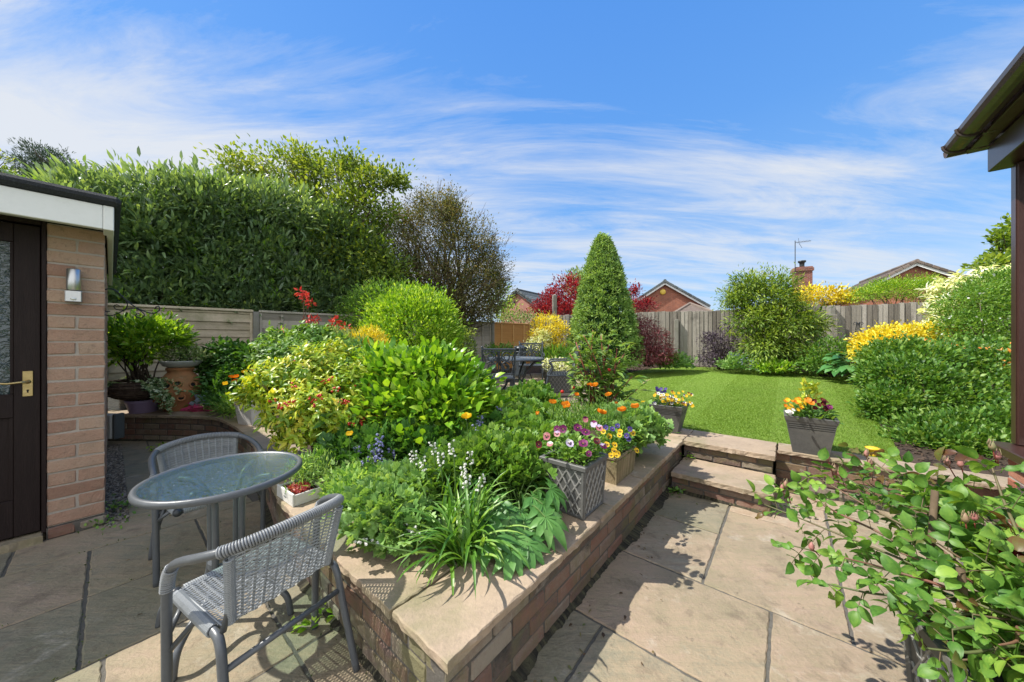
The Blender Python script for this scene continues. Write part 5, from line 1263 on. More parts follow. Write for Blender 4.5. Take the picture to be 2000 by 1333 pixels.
t, cc, cd = shrub('golden_conifer', 'yellow green feathery conifer leaning over the back fence before the brown roof', 'conifer', P(1760, 690, 8.9), blobs_px([(1690, 578, 8.9, (24, 12)), (1725, 572, 8.9, (30, 18)), (1718, 560, 8.9, (12, 12)), (1760, 570, 8.8, (30, 20)), (1783, 555, 8.8, (12, 14)), (1808, 574, 8.6, (30, 18)), (1818, 553, 8.6, (12, 13)), (1835, 580, 8.5, (16, 10)), (1843, 566, 8.5, (10, 8))]), M['lime'], 560, 14, .07, .06, .22, M['bark'], 20, templ='tri', up=.15, outw=.9, tint0=.5, tvar=.2, leaf_part='crown')
# ---- conifer on the lawn edge
b0 = P(1180, 716, 8.3); t = thing('clipped_conifer', 'tall clipped conical conifer with light green tufts at the lawn edge', 'conifer', b0)
prof = [(0, 0), (.02, 66), (.04, 69), (.146, 68), (.25, 62), (.35, 56), (.45, 50), (.56, 44), (.66, 38), (.764, 30), (.866, 21), (.972, 9), (1, 1)]
n = 2300; hh = RNG.uniform(0, 1, n)**.9; rr = np.interp(hh, [p[0] for p in prof], [p[1] for p in prof])*8.3/FPX; H_ = (716-462)/FPX*8.3
an = RNG.uniform(0, 2*PI, n); rad_ = rr*RNG.uniform(.88, 1.04, n)
cc = np.stack([b0.x-.02+rad_*np.cos(an)-(hh*.02), b0.y+rad_*np.sin(an), b0.z+hh*H_], 1); od = np.stack([np.cos(an), np.sin(an), .25+hh*.5], 1)
ct = RNG.normal(.52, .22, n); per = 17; ix = np.repeat(np.arange(n), per)
pp = cc[ix]+RNG.normal(0, .032, (n*per, 3)); D = unit(od)[ix]*.75+RNG.normal(0, .5, (n*per, 3))+np.array([0, 0, .1])
leafmesh('crown', M['conifer'], t, pp, D, rdir(n*per), RNG.uniform(.04, .085, n*per), .34, np.clip(ct[ix]+RNG.normal(0, .14, n*per), 0, 1), 'tri')
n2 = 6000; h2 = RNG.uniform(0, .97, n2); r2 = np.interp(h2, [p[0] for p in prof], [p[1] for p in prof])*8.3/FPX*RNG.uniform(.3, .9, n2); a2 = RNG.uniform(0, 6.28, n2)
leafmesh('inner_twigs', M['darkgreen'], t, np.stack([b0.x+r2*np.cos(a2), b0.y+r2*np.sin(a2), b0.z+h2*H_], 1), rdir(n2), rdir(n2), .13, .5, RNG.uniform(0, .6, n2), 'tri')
m = MB(); m.tube([b0-Vector((0, 0, .1)), b0+Vector((0, 0, 1.2)), b0+Vector((0, 0, H_*.9))], [.12, .09, .02], 8); m.build('trunk', M['bark'], t, True)
# ---- shrubs of the back border
shrub('yellow_bush', 'bright golden rounded bush between the orange panel and the conifer', 'shrub', P(1075, 720, 8.6), blobs_px([(1070, 645, 8.6, (30, 28)), (1088, 660, 8.5, (24, 30)), (1055, 655, 8.6, (20, 20)), (1078, 690, 8.5, (30, 18))]), M['yellow_leaf'], 330, 12, .06, .05, .5, M['bark'], 14, tvar=.2)
shrub('cream_shrub', 'pale cream flowered shrub in front of the golden bush', 'shrub', P(1050, 715, 8.1), blobs_px([(1042, 678, 8.1, (18, 14)), (1058, 668, 8.1, (16, 22)), (1035, 686, 8.1, (14, 10))]), M['cream_leaf'], 130, 10, .06, .06, .35, M['bark'], 10, tint0=.4, whorl=True)
shrub('strap_plant', 'green strappy leaved plant below the golden bush', 'plant', P(1095, 722, 8.0), blobs_px([(1085, 702, 8.0, (28, 18))]), M['strap'], 60, 9, .05, .16, .12, None, 0, templ='tri', up=1.0)
shrub('purple_maple', 'mounded purple cut leaf maple right of the conifer against the fence', 'shrub', P(1265, 716, 8.2), blobs_px([(1255, 650, 8.3, (26, 28)), (1272, 672, 8.2, (30, 30)), (1283, 692, 8.1, (26, 24)), (1256, 695, 8.1, (30, 26)), (1242, 640, 8.4, (14, 18))]), M['purple'], 420, 13, .06, .075, .2, M['bark'], 14, droop=.9, tvar=.2, templ='tri')
t, cc, cd = shrub('bamboo_shrub', 'tall airy olive leaved shrub against the back fence left of the chimney', 'shrub', P(1505, 722, 7.9),
      blobs_px([(1460, 560, 8, (28, 22)), (1440, 585, 8, (22, 16)), (1515, 562, 8, (30, 24)), (1490, 590, 7.9, (42, 34)), (1540, 600, 7.9, (28, 28)), (1470, 630, 7.8, (40, 36)), (1530, 640, 7.8, (55, 40)), (1580, 640, 7.8, (26, 34)), (1500, 680, 7.7, (48, 34)), (1560, 690, 7.7, (36, 28))]), M['olive'], 760, 16, .085, .095, .27, M['twig'], 50, up=.1, droop=.25, tvar=.3, lvar=.18, shell=(.5, 1.12), inner=.35)
k = [P(1425+R(-22, 30), 575+R(-12, 30), 8) for _ in range(10)]+[P(R(1440, 1545), R(525, 550), 8) for _ in range(12)]
stems('arching_shoots', M['twig'], t, P(1505, 700, 7.9), k, .010, .004, 4, spread=.25)
pp = np.array([np.array(q) for q in k for _ in range(22)])+RNG.normal(0, .09, (len(k)*22, 3)); leafmesh('shoot_leaves', M['olive'], t, pp, rdir(len(pp))+np.array([0, 0, .2]), rdir(len(pp)), .085, .25, RNG.uniform(.3, 1, len(pp)), 'ell')
shrub('black_leaved_shrub', 'airy dark purple black shrub at the fence foot', 'shrub', P(1412, 722, 8.6), blobs_px([(1412, 695, 8.5, (36, 26)), (1395, 665, 8.6, (22, 18)), (1430, 660, 8.6, (18, 26)), (1388, 705, 8.4, (24, 16))]), M['blackleaf'], 260, 9, .07, .06, .35, M['bark'], 40, tvar=.2, shell=(.4, 1.2))
for nm, lb, px, py, Y, rx, ry, mt, sz, wr_, tm in [
    ('low_plant', 'low bright green leafy clump at the fence foot right of the purple maple', 1322, 708, 8.3, 26, 12, 'pale', .07, .6, 'lobed'),
    ('low_plant', 'small green clump tucked under the purple maple edge', 1296, 708, 8.2, 14, 12, 'mid', .08, .45, 'ell'),
    ('low_plant', 'fine leaved green clump left of the blue flowers', 1425, 712, 7.9, 14, 10, 'pale', .06, .5, 'ell'),
    ('low_plant', 'pale yellow green clump below the olive shrub', 1505, 718, 7.4, 26, 10, 'lime', .10, .35, 'ell'),
    ('low_plant', 'grassy tufted plant by a stone left of the round green shrub', 1572, 706, 7.3, 12, 20, 'greygreen', .16, .12, 'tri'),
    ('brunnera', 'low leafy clump with a haze of tiny blue flowers', 1462, 710, 7.8, 30, 16, 'pale', .08, .7, 'lobed3')]:
    t, cc, cd = shrub(nm, lb, 'plant', P(px, py+ry*.8, Y), blobs_px([(px, py, Y, (rx, ry)), (px-rx*.5, py+ry*.3, Y, (rx*.5, ry*.6)), (px+rx*.5, py+ry*.3, Y-.1, (rx*.5, ry*.6))]), M[mt], 60, 8, .06, sz, wr_, None, 0, templ=tm, up=.5)
    if nm == 'brunnera':
        n = 260; i = RNG.integers(0, len(cc), n); leafmesh('flowers', M['p_blue'], t, cc[i]+RNG.normal(0, .05, (n, 3))+np.array([0, -.02, .05]), rdir(n), rdir(n), .035, .9, RNG.uniform(.2, .9, n), 'tri')['kind'] = 'stuff'
shrub('round_shrub', 'rounded mid green shrub between the olive shrub and the hosta', 'shrub', P(1615, 735, 7.0), blobs_px([(1620, 692, 7.0, (38, 26)), (1600, 710, 6.9, (30, 22)), (1640, 712, 6.9, (28, 22))]), M['green'], 280, 11, .06, .06, .45, M['bark'], 16, tvar=.22)
# hosta: big heart leaves on stalks
b0 = P(1668, 738, 6.3); t = thing('hosta', 'large blue green leaved hosta below the metal obelisk', 'plant', b0); n = 120
a = RNG.uniform(0, 2*PI, n); el = RNG.uniform(.15, 1, n); rr = .42*np.sqrt(1-el**2*.6)*RNG.uniform(.5, 1.05, n)
pp = np.array(b0)+np.stack([rr*np.cos(a), rr*np.sin(a)*.8, .10+.36*el], 1)
leafmesh('foliage', M['hosta'], t, pp, np.stack([np.cos(a), np.sin(a), .1-.7*(1-el)], 1), np.array([0, 0, 1])+.35*rdir(n), RNG.uniform(.16, .25, n), .62, RNG.uniform(.15, .95, n), 'big')
stems('stalks', M['stemgreen'], t, b0, pp[:60], .008, .006, 4, spread=.05)
shrub('golden_spreader', 'spreading golden yellow variegated shrub in front of the back fence', 'shrub', P(1770, 735, 5.9), blobs_px([(1715, 672, 6.1, (32, 20)), (1760, 658, 6.0, (46, 18)), (1810, 654, 6.0, (44, 15)), (1845, 660, 5.9, (24, 14)), (1740, 685, 5.9, (40, 16)), (1790, 680, 5.8, (46, 20)), (1730, 690, 5.9, (44, 14))]), M['yellow_leaf'], 800, 11, .055, .048, .55, M['bark'], 20, tvar=.25, tint0=.55)
# ---- right-hand shrubs
shrub('cream_leaved_shrub', 'tall shrub with cream edged pale leaves at the right end of the back fence', 'shrub', P(1880, 720, 5.9), blobs_px([(1850, 600, 6.1, (26, 34)), (1840, 632, 6.0, (18, 18)), (1885, 565, 6.1, (40, 26)), (1935, 550, 6.1, (44, 20)), (1975, 545, 6.1, (30, 16)), (1870, 640, 6.0, (30, 20)), (1900, 600, 6.2, (50, 40)), (1950, 600, 6.2, (60, 50))]), M['cream_leaf'], 420, 11, .07, .12, .33, M['bark'], 16, tint0=.52, whorl=True)
t, cc, cd = shrub('green_shrub', 'large bushy bright green shrub with sparse white blossom beside the garden room', 'shrub', P(1930, 780, 5.2), blobs_px([(1900, 600, 5.4, (46, 40)), (1950, 575, 5.4, (46, 40)), (1985, 560, 5.3, (40, 34)), (1890, 650, 5.3, (44, 36)), (1950, 640, 5.2, (60, 50)), (1910, 690, 5.2, (56, 36)), (1975, 690, 5.1, (50, 40)), (2010, 620, 5.2, 60)]), M['mid'], 1500, 12, .055, .042, .45, M['bark'], 20, tvar=.24)
i = RNG.integers(0, len(cc), 40); leafmesh('blossom', M['p_white'], t, np.repeat(cc[i], 3, 0)+RNG.normal(0, .03, (120, 3))+np.repeat(cd[i], 3, 0)*.06, rdir(120), rdir(120), .035, .9, .6, 'tri')
b0 = P(1990, 740, 6.6); t = thing('slender_tree', 'slender tree with round leaves rising beside the brown post', 'tree', b0)
f, cc, cd = crown('crown', M['olive'], t, blobs_px([(1975, 450, 6.6, (16, 20)), (1955, 470, 6.6, (14, 14)), (1985, 490, 6.6, (26, 30)), (1945, 510, 6.6, (24, 16)), (1925, 522, 6.6, (20, 10)), (1985, 540, 6.6, (30, 20)), (2010, 470, 6.6, (26, 40))]), 130, 10, .07, .09, .62, 'ell', inner=.3, shell=(.4, 1.1), tvar=.25)
stems('limbs', M['bark'], t, P(1995, 580, 6.6), [cc[i] for i in RNG.choice(len(cc), 30, False)], .025, .005); m = MB(); m.tube([b0, P(1995, 570, 6.6)], [.05, .03], 8); m.build('trunk', M['bark'], t, True)
t, cc, cd = shrub('spirea', 'spreading green shrub with orange tinted tips in front of the garden room', 'shrub', P(1890, 830, 4.1), blobs_px([(1870, 730, 4.5, (60, 30)), (1930, 715, 4.4, (60, 34)), (1820, 715, 4.7, (60, 28)), (1985, 740, 4.2, (50, 50)), (1880, 690, 4.8, (60, 22)), (1935, 775, 4.1, (70, 44)), (1985, 800, 4.0, (50, 50))]), M['green'], 1000, 11, .055, .046, .6, M['bark'], 20, tvar=.26)
i = [j for j in range(len(cc)) if cc[j][2] > 1.0 and cc[j][0] > 5.2][:26]
if i: leafmesh('orange_leaves', M['orange_leaf'], t, np.repeat(cc[i], 7, 0)+RNG.normal(0, .03, (len(i)*7, 3))+np.repeat(cd[i], 7, 0)*.06, rdir(len(i)*7)+np.array([0, 0, .6]), rdir(len(i)*7), .045, .5, RNG.uniform(0, 1, len(i)*7), 'ell')
shrub('weigela', 'broad leafy green shrub spilling over the lawn edge on the right', 'shrub', P(1800, 880, 3.7), blobs_px([(1760, 745, 4.2, (56, 44)), (1810, 770, 4.0, (60, 50)), (1745, 790, 3.9, (40, 34)), (1860, 800, 3.8, (60, 50)), (1795, 835, 3.7, (55, 36)), (1880, 850, 3.6, (60, 40)), (1940, 840, 3.6, (60, 50)), (1770, 700, 4.6, (60, 30)), (1725, 800, 3.9, (24, 22)), (1850, 880, 3.35, (60, 26)), (1930, 890, 3.3, (60, 30)), (1780, 868, 3.5, (40, 18))]), M['green'], 2100, 11, .05, .048, .55, M['bark'], 34, tvar=.26, tint0=.48)

shrub('low_shrub', 'low leafy shrub at the soil edge beside the garden room sill', 'shrub', P(1870, 905, 3.3), blobs_px([(1795, 848, 3.45, (34, 22)), (1845, 850, 3.35, (46, 28)), (1910, 850, 3.25, (50, 34)), (1970, 845, 3.2, (44, 38)), (1800, 868, 3.2, (34, 20)), (1860, 872, 3.1, (46, 22)), (1925, 872, 3.05, (46, 24))]), M['green'], 800, 11, .05, .05, .5, M['bark'], 16, tvar=.26)
# ---- left bed
shrub('lime_dome', 'large domed lime green bush in front of the left fence', 'shrub', P(800, 740, 6.4), blobs_px([(805, 655, 6.3, (84, 72), .8), (765, 640, 6.4, (46, 44), .5), (850, 650, 6.3, (42, 52), .6), (815, 608, 6.4, (62, 42), .6), (780, 690, 6.2, (66, 46), .7), (850, 695, 6.2, (44, 40), .6)]), M['lime'], 1500, 13, .075, .06, .42, M['bark'], 26, tvar=.24, tint0=.5, up=.5)
shrub('green_bush', 'darker green fine leaved bush behind the left side of the lime dome', 'shrub', P(725, 740, 6.9), blobs_px([(722, 625, 6.9, (52, 52), .6), (700, 660, 6.8, (36, 46), .5), (755, 590, 7.0, (56, 36), .6), (720, 685, 6.8, (50, 36), .6)]), M['mid'], 620, 13, .07, .06, .32, M['bark'], 20, tvar=.2, up=.5)
shrub('box_bush', 'small dark green clipped bush right of the lime dome', 'shrub', P(905, 735, 7.4), blobs_px([(903, 690, 7.4, (24, 44))]), M['olive'], 200, 12, .05, .04, .55, M['bark'], 8)
shrub('pansy_patch', 'low green plant with yellow blooms below the orange panel', 'plant', P(985, 720, 8.4), blobs_px([(965, 686, 8.4, (18, 10)), (990, 690, 8.4, (18, 12))]), M['green'], 60, 8, .06, .07, .5, None, 0)
t, cc, cd = shrub('azalea', 'leggy azalea with clusters of scarlet flowers before the grey fence panel', 'shrub', P(610, 740, 5.2), blobs_px([(560, 665, 5.2, (30, 16)), (600, 690, 5.1, (44, 22)), (640, 690, 5.2, (30, 16))]), M['green'], 120, 9, .06, .08, .4, M['bark'], 20)
spots = [(585, 570, 8), (598, 582, 11), (606, 592, 9), (592, 578, 8), (600, 622, 8), (612, 626, 7), (618, 623, 6), (653, 630, 9), (649, 637, 8), (657, 626, 6), (676, 639, 7), (670, 641, 5), (548, 648, 6)]
stems('flower_stems', M['twig'], t, P(610, 700, 5.2), [P(x, y+4, 5.2) for x, y, r in spots]+[P(690, 610, 5.2), P(638, 632, 5.2)], .009, .003, 4, spread=.12)
for x, y, r in spots:
    n = 16; c = np.array(P(x, y, 5.2)); q = rdir(n)*r/FPX*5.2*.5
    leafmesh('flower', M['p_red'], t, c+q, unit(q)+.4*rdir(n), rdir(n), .07, .42, RNG.uniform(.1, .9, n), 'ell')
shrub('green_bed_shrub', 'glossy green shrub with fresh upright shoots below the azalea', 'shrub', P(580, 770, 4.3), blobs_px([(560, 680, 4.4, (44, 26)), (610, 670, 4.4, (44, 26)), (600, 655, 4.5, (20, 16)), (540, 700, 4.2, (36, 26)), (600, 705, 4.2, (70, 30)), (660, 690, 4.4, (50, 26))]), M['mid'], 640, 9, .06, .07, .45, M['bark'], 24, up=.6, tvar=.25, whorl=True)
shrub('grey_hebe', 'low grey green fine leaved shrub left of the yellow heath', 'shrub', P(665, 760, 4.9), blobs_px([(650, 672, 4.9, (44, 26)), (690, 690, 4.8, (48, 28))]), M['greygreen'], 330, 12, .05, .045, .35, M['bark'], 12, up=.7)
shrub('yellow_heath', 'small yellow orange tipped shrub between the grey hebe and the lime dome', 'shrub', P(718, 750, 5.0), blobs_px([(716, 662, 5.0, (26, 18)), (735, 678, 4.9, (20, 18)), (710, 685, 4.9, (28, 20))]), M['yellow_leaf'], 200, 11, .045, .045, .3, M['twig'], 20, up=.7, tint0=.4)
t, cc, cd = shrub('skimmia', 'broad glossy shrub of yellow green leaves dotted with red berries', 'shrub', P(640, 880, 2.75), blobs_px([(560, 750, 2.8, (50, 42)), (620, 730, 2.9, (60, 42)), (690, 750, 2.9, (56, 46)), (520, 770, 2.9, (34, 30)), (580, 800, 2.6, (50, 44)), (650, 800, 2.6, (60, 48)), (715, 800, 2.8, (44, 44)), (600, 845, 2.6, (50, 30)), (690, 840, 2.6, (50, 34)), (640, 700, 3.0, (50, 24))]), M['skimmia'], 980, 10, .042, .060, .38, M['twig'], 110, whorl=True, tvar=.24, tint0=.55, inner=.15, r0=.008)
i = sorted(range(len(cc)), key=lambda j: cc[j][1]-.4*cd[j][2])[:170]; random.shuffle(i)
for j in i[:42]:
    m = MB(); c = Vector(cc[j])+Vector(cd[j])*.045
    for _ in range(random.choice((3, 4, 6, 8))): m.sphere(c+Vector((R(-.02, .02), R(-.02, .02), R(-.014, .018))), R(.007, .0095), 7, 5, R(0, 1))
    m.build('berry_cluster', M['berry'], t, True)
shrub('hydrangea', 'big leafy bright green hydrangea bush right of the berried shrub', 'shrub', P(860, 885, 2.9), blobs_px([(770, 748, 3.0, (54, 46)), (835, 733, 3.0, (66, 38)), (895, 760, 3.0, (44, 36)), (790, 800, 2.8, (64, 50)), (865, 800, 2.75, (62, 50)), (935, 808, 2.9, (34, 36)), (740, 725, 3.1, (36, 32)), (850, 850, 2.7, (80, 28)), (920, 848, 2.8, (40, 26))]), M['hydrangea'], 900, 8, .06, .088, .58, M['twig'], 90, templ='ell', up=.45, tvar=.2, tint0=.55, inner=.12, r0=.008)
shrub('nettle_patch', 'dark green toothed leafy patch in front of the pale lap panel', 'plant', P(445, 790, 4.9), blobs_px([(435, 718, 5.2, (34, 28)), (472, 708, 5.2, (36, 26)), (500, 720, 5.1, (26, 34)), (425, 752, 5.0, (22, 26)), (465, 755, 4.9, (40, 36)), (440, 690, 5.1, (24, 16))]), M['nettle'], 640, 8, .055, .07, .62, M['stemgreen'], 20, up=.1, droop=.2, templ='ell')
shrub('ferny_plant', 'fine leaved green clump at the wall edge beside the compost bag', 'plant', P(430, 806, 4.55), blobs_px([(432, 775, 4.55, (22, 20)), (450, 790, 4.4, (20, 14))]), M['nettle'], 90, 9, .05, .07, .3, None, 0, up=.4)
shrub('dark_ground_cover', 'dark green lobed ground cover in the shade under the hydrangea', 'plant', P(820, 900, 2.5), blobs_px([(760, 870, 2.45, (60, 26)), (840, 868, 2.5, (70, 24)), (920, 862, 2.6, (60, 26)), (700, 880, 2.4, (50, 22)), (970, 850, 2.7, (40, 26))]), M['nettle'], 420, 6, .05, .06, .8, None, 0, templ='lobed', up=.6)
shrub('young_pot_shrub', 'yellow green shrub growing in the square white planter', 'shrub', pot_g+Vector((0, 0, .28)), blobs_px([(505, 770, 4.0, (34, 26)), (480, 785, 4.0, (26, 18)), (520, 745, 4.0, (28, 20))]), M['skimmia'], 90, 9, .05, .09, .36, M['twig'], 20, whorl=True, r0=.008)
# potted things on the left
t, cc, cd = shrub('golden_shrub', 'golden green feathery shrub planted in the willow basket', 'shrub', pot_w+Vector((0, 0, .22)), blobs_px([(275, 650, 4.6, (50, 26)), (245, 668, 4.6, (34, 26)), (300, 668, 4.6, (42, 30)), (315, 658, 4.55, (26, 20)), (268, 690, 4.6, (36, 20)), (225, 648, 4.6, (18, 14))]), M['lime'], 190, 13, .06, .085, .36, M['bark'], 26, up=.45, tvar=.22, tint0=.42, r0=.01)
t = thing('trailing_ivy', 'variegated ivy trailing over the rim of the willow basket', 'ivy', pot_w+Vector((0, 0, .22)))
pp = []; sm = MB()
for k in range(34):
    a = R(0, 2*PI) if k < 12 else (R(-.55, .3) if k < 22 else R(2.6, 3.9)); L_ = R(.15, .42) if k >= 12 else R(.05, .14); d = Vector((math.cos(a), math.sin(a), 0)); c = pot_w+Vector((0, 0, .235)); pts = [c+d*R(.15, .25), c+d*.395+Vector((0, 0, .04))]
    for q in range(7): pts.append(pts[-1]+d*.025+Vector((R(-.02, .02), R(-.02, .02), -L_/7)))
    sm.tube(pts, .0025, 4, cap=False)
    for p in pts[1:]:
        for _ in range(4): pp.append(p+Vector((R(-.03, .03), R(-.03, .03), R(-.02, .03))))
sm.build('runners', M['stemgreen'], t); n = len(pp); leafmesh('foliage', M['ivy'], t, np.array([tuple(p) for p in pp]), rdir(n)+np.array([0, -.4, -.3]), np.array([0, -.6, .8])+.5*rdir(n), RNG.uniform(.035, .06, n), .75, RNG.uniform(.1, 1, n), 'lobed3')
t, cc, cd = shrub('rockery_plants', 'small grey green plants filling the dish on the strawberry pot', 'plant', pot_t+Vector((0, 0, .085)), blobs_px([(340, 700, 4.8, (22, 18)), (362, 690, 4.8, (20, 20)), (360, 662, 4.8, (7, 20)), (385, 700, 4.8, (18, 12))]), M['greygreen'], 110, 9, .04, .045, .5, M['stemgreen'], 14, r0=.005)
# yellow poppies on the left and single ones
def patch(m, c, ax, a, r, wd, cup, mi=0, tint=.5, base=.15, nl=3):
    """one petal: a small curved sheet leaving c along angle a about axis ax"""
    ax = Vector(ax).normalized(); e1 = ax.orthogonal().normalized(); e2 = ax.cross(e1); d = e1*math.cos(a)+e2*math.sin(a); s_ = ax.cross(d)
    vs = []
    for i in range(nl+1):
        t_ = i/nl; w_ = wd*(base+(1-base)*math.sin(min(1, t_*1.15)*PI*.62))*(1 if i < nl else .72)
        for j in (-1, 0, 1): vs.append(Vector(c)+d*(r*t_*math.cos(cup*t_))+ax*(r*t_*math.sin(cup*t_)+r*.10*(abs(j)-.3)*t_)+s_*(j*w_))
    m.add(vs, [(i*3+j, i*3+j+1, i*3+j+4, i*3+j+3) for i in range(nl) for j in (0, 1)], tint, mi)
def poppy(t, tip, base, r, mat_, ax=None):
    m = MB(); tip = Vector(tip); base = Vector(base); mid = base.lerp(tip, .55)+Vector((R(-.02, .02), R(-.02, .02), 0)); m.tube(smooth([base, mid, tip], 4), .0022, 5); st_ = m.build('flower_stem', M['stemgreen'], t)
    m = MB(); ax = Vector(ax or (R(-.35, .35), R(-.7, .1), 1)).normalized(); a0 = R(0, 6)
    for k in range(4): patch(m, tip+ax*.002*(k % 2), ax, a0+k*PI/2, r, r*.78, .75 if k % 2 else .95, 0, R(.2, .9))
    m.sphere(tip+ax*r*.2, r*.16, 8, 5, .9, 1); m.build('flower', [mat_, M['p_yellow']], st_, True)
def fernbase(name, label, base, blobs, mt='fern', sz=.06, ncl=60, per=9, tm='ell', wr_=.2, cat='plant'):
    return shrub(name, label, cat, base, blobs, M[mt], ncl, per, .045, sz, wr_, None, 0, templ=tm, up=.5)
t, cc, cd = fernbase('orange_poppy_patch', 'ferny poppy clump of many orange flowers in front of the tall peony', P(1150, 850, 2.75), blobs_px([(1100, 840, 2.9, (40, 16)), (1150, 835, 2.85, (44, 16)), (1200, 838, 2.9, (30, 14)), (1120, 815, 3.2, (50, 13)), (1180, 812, 3.2, (44, 13))]), 'mid', .045, 420, 9)
for x, y, r in [(1161, 755, .036), (1189, 773, .03), (1079, 788, .036), (1105, 794, .042), (1174, 808, .042), (1241, 797, .044), (1216, 803, .040), (1050, 809, .022), (1126, 772, .022), (1203, 788, .015), (1152, 752, .02)]:
    Y = 2.62+R(-.1, .1); tip = P(x, y, Y); poppy(t, tip, Vector((tip.x+R(-.05, .05), tip.y+R(.0, .08), .36)), r, M['p_orange'])
t, cc, cd = fernbase('yellow_poppy_patch', 'group of small yellow and orange poppies before the dark leafy patch', P(465, 812, 4.1), blobs_px([(455, 800, 4.15, (24, 12)), (480, 790, 4.1, (22, 16))]), 'mid', .06, 70)
for x, y, o in [(452, 738, 1), (440, 751, 0), (460, 746, 1), (495, 725, 1), (478, 728, 0), (462, 737, 1)]:
    Y = 4.15; tip = P(x, y, Y); poppy(t, tip, Vector((tip.x+R(-.05, .05), tip.y, .34)), .036, M['p_orange' if o else 'p_yellow'])
for lb, x, y, bx, by, Y, r, mt in [('tall single pale orange poppy rising above the bluebells', 911, 817, 915, 985, 2.02, .034, 'p_yellow'), ('single yellow poppy below the berried shrub', 683, 850, 690, 950, 2.1, .026, 'p_yellow'), ('small orange poppy in the shade under the hydrangea', 881, 833, 890, 880, 2.5, .02, 'p_orange'), ('yellow flat topped poppy at the bed edge near the viola planter', 1257, 788, 1255, 850, 3.0, .024, 'p_yellow')]:
    tip = P(x, y, Y); bb = P(bx, by, Y); bb.z = max(bb.z, .29); t = thing('poppy', lb, 'flower', bb)
    leafmesh('foliage', M['pale'], t, np.array(bb)+RNG.normal(0, .025, (24, 3))*np.array([1, 1, .3])+np.array([0, 0, .03]), rdir(24)+np.array([0, 0, .6]), rdir(24), .08, .3, RNG.uniform(.2, .8, 24), 'ell'); poppy(t, tip, bb, r, M[mt], (0, -.2, 1))
# peony
b0 = P(1175, 805, 3.9); b0.z = .33; t = thing('peony', 'tall peony with reddish stems and narrow leaves at the bed edge before the lawn', 'plant', b0)
tips = [P(x, y, 3.9+R(-.15, .15)) for x, y in [(1112, 690), (1125, 668), (1140, 655), (1158, 645), (1174, 655), (1190, 668), (1205, 680), (1220, 690), (1130, 700), (1150, 690), (1180, 700), (1212, 720), (1235, 735), (1120, 730), (1245, 760), (1165, 720), (1198, 735), (1140, 735)]]
stems('stems', M['stemred'], t, b0, tips, .010, .005, 6, spread=.12, wob=.04)
pp = []; dd = []; zz = []
for tp_ in tips:
    for k in range(20):
        s = R(.2, 1.0); p = b0.lerp(tp_, s); a = R(0, 2*PI); d = Vector((math.cos(a), math.sin(a), R(-.1, .7)))
        for q in range(3):
            dq = (d+Vector((R(-.5, .5), R(-.5, .5), R(-.3, .2)))).normalized(); pp.append(p+d*R(.03, .10)); dd.append(dq); zz.append(R(.10, .17))
n = len(pp); leafmesh('foliage', M['peonyleaf'], t, np.array([tuple(p) for p in pp]), np.array([tuple(d) for d in dd]), np.array([0, 0, 1.])+.4*rdir(n), np.array(zz), .26, np.clip(RNG.normal(.45, .22, n), 0, 1), 'big')
for x, y in ((1190, 722), (1120, 757), (1098, 765)): m = MB(); m.sphere(P(x, y, 3.8), .020, 10, 8, R(.2, .8)); m.build('flower_bud', M['p_red'], t, True)
# mounds of the front bed
for lb, mt, tm, sz, wr_, ncl, per, bl in [
    ('pale green lobed leaf mound at the corner of the bed beside the near chair', 'pale', 'lobed', .040, .95, 620, 7, [(735, 1000, 1.68, (26, 28)), (765, 1012, 1.62, (36, 34)), (765, 965, 1.85, (36, 28)), (810, 965, 1.85, (40, 32)), (720, 1030, 1.58, (18, 18)), (790, 1035, 1.55, (24, 22))]),
    ('bright green cut leaf mound behind the white bluebells', 'mid', 'lobed', .045, .95, 900, 7, [(890, 915, 2.05, (40, 26)), (950, 905, 2.05, (50, 32)), (1005, 925, 1.98, (40, 32)), (1020, 890, 2.2, (40, 26)), (950, 875, 2.35, (42, 20)), (860, 935, 1.95, (36, 22))]),
    ('green cut leaf mound in the middle of the bed behind the pansy planter', 'mid', 'lobed', .048, .95, 700, 7, [(1000, 842, 2.7, (42, 20)), (1040, 855, 2.6, (38, 22)), (1020, 815, 3.1, (44, 18)), (1060, 865, 2.5, (28, 22)), (985, 868, 2.5, (32, 20))]),
    ('green anemone leaf mound in front of the dining chairs', 'green', 'lobed', .055, .95, 520, 7, [(1030, 785, 3.7, (40, 18)), (1060, 798, 3.6, (30, 15)), (1000, 800, 3.5, (28, 18)), (1040, 770, 3.9, (28, 10))]),
    ('pale scalloped leaf mound spilling onto the coping below the viola planter', 'pale', 'lobed', .050, 1.0, 420, 7, [(1240, 830, 2.9, (28, 20)), (1268, 842, 2.85, (18, 13)), (1225, 850, 2.75, (24, 14)), (1215, 825, 3.0, (30, 15))]),
    ('yellow green ferny low growth between the white crate and the bluebells', 'fern', 'lobed3', .036, .6, 420, 7, [(672, 945, 2.05, (20, 16)), (698, 965, 1.95, (28, 18)), (676, 978, 1.88, (20, 12)), (722, 935, 2.1, (32, 17))])]:
    c = P(sum(b[0] for b in bl)/len(bl), 900, sum(b[2] for b in bl)/len(bl)); c.z = .30
    shrub('leafy_mound', lb, 'plant', c, blobs_px(bl), M[mt], ncl, per, .038, sz, wr_, M['stemgreen'], 30, templ=tm, up=.55, tvar=.2, zmin=.33, r0=.004, group='leafy mounds in the front bed')
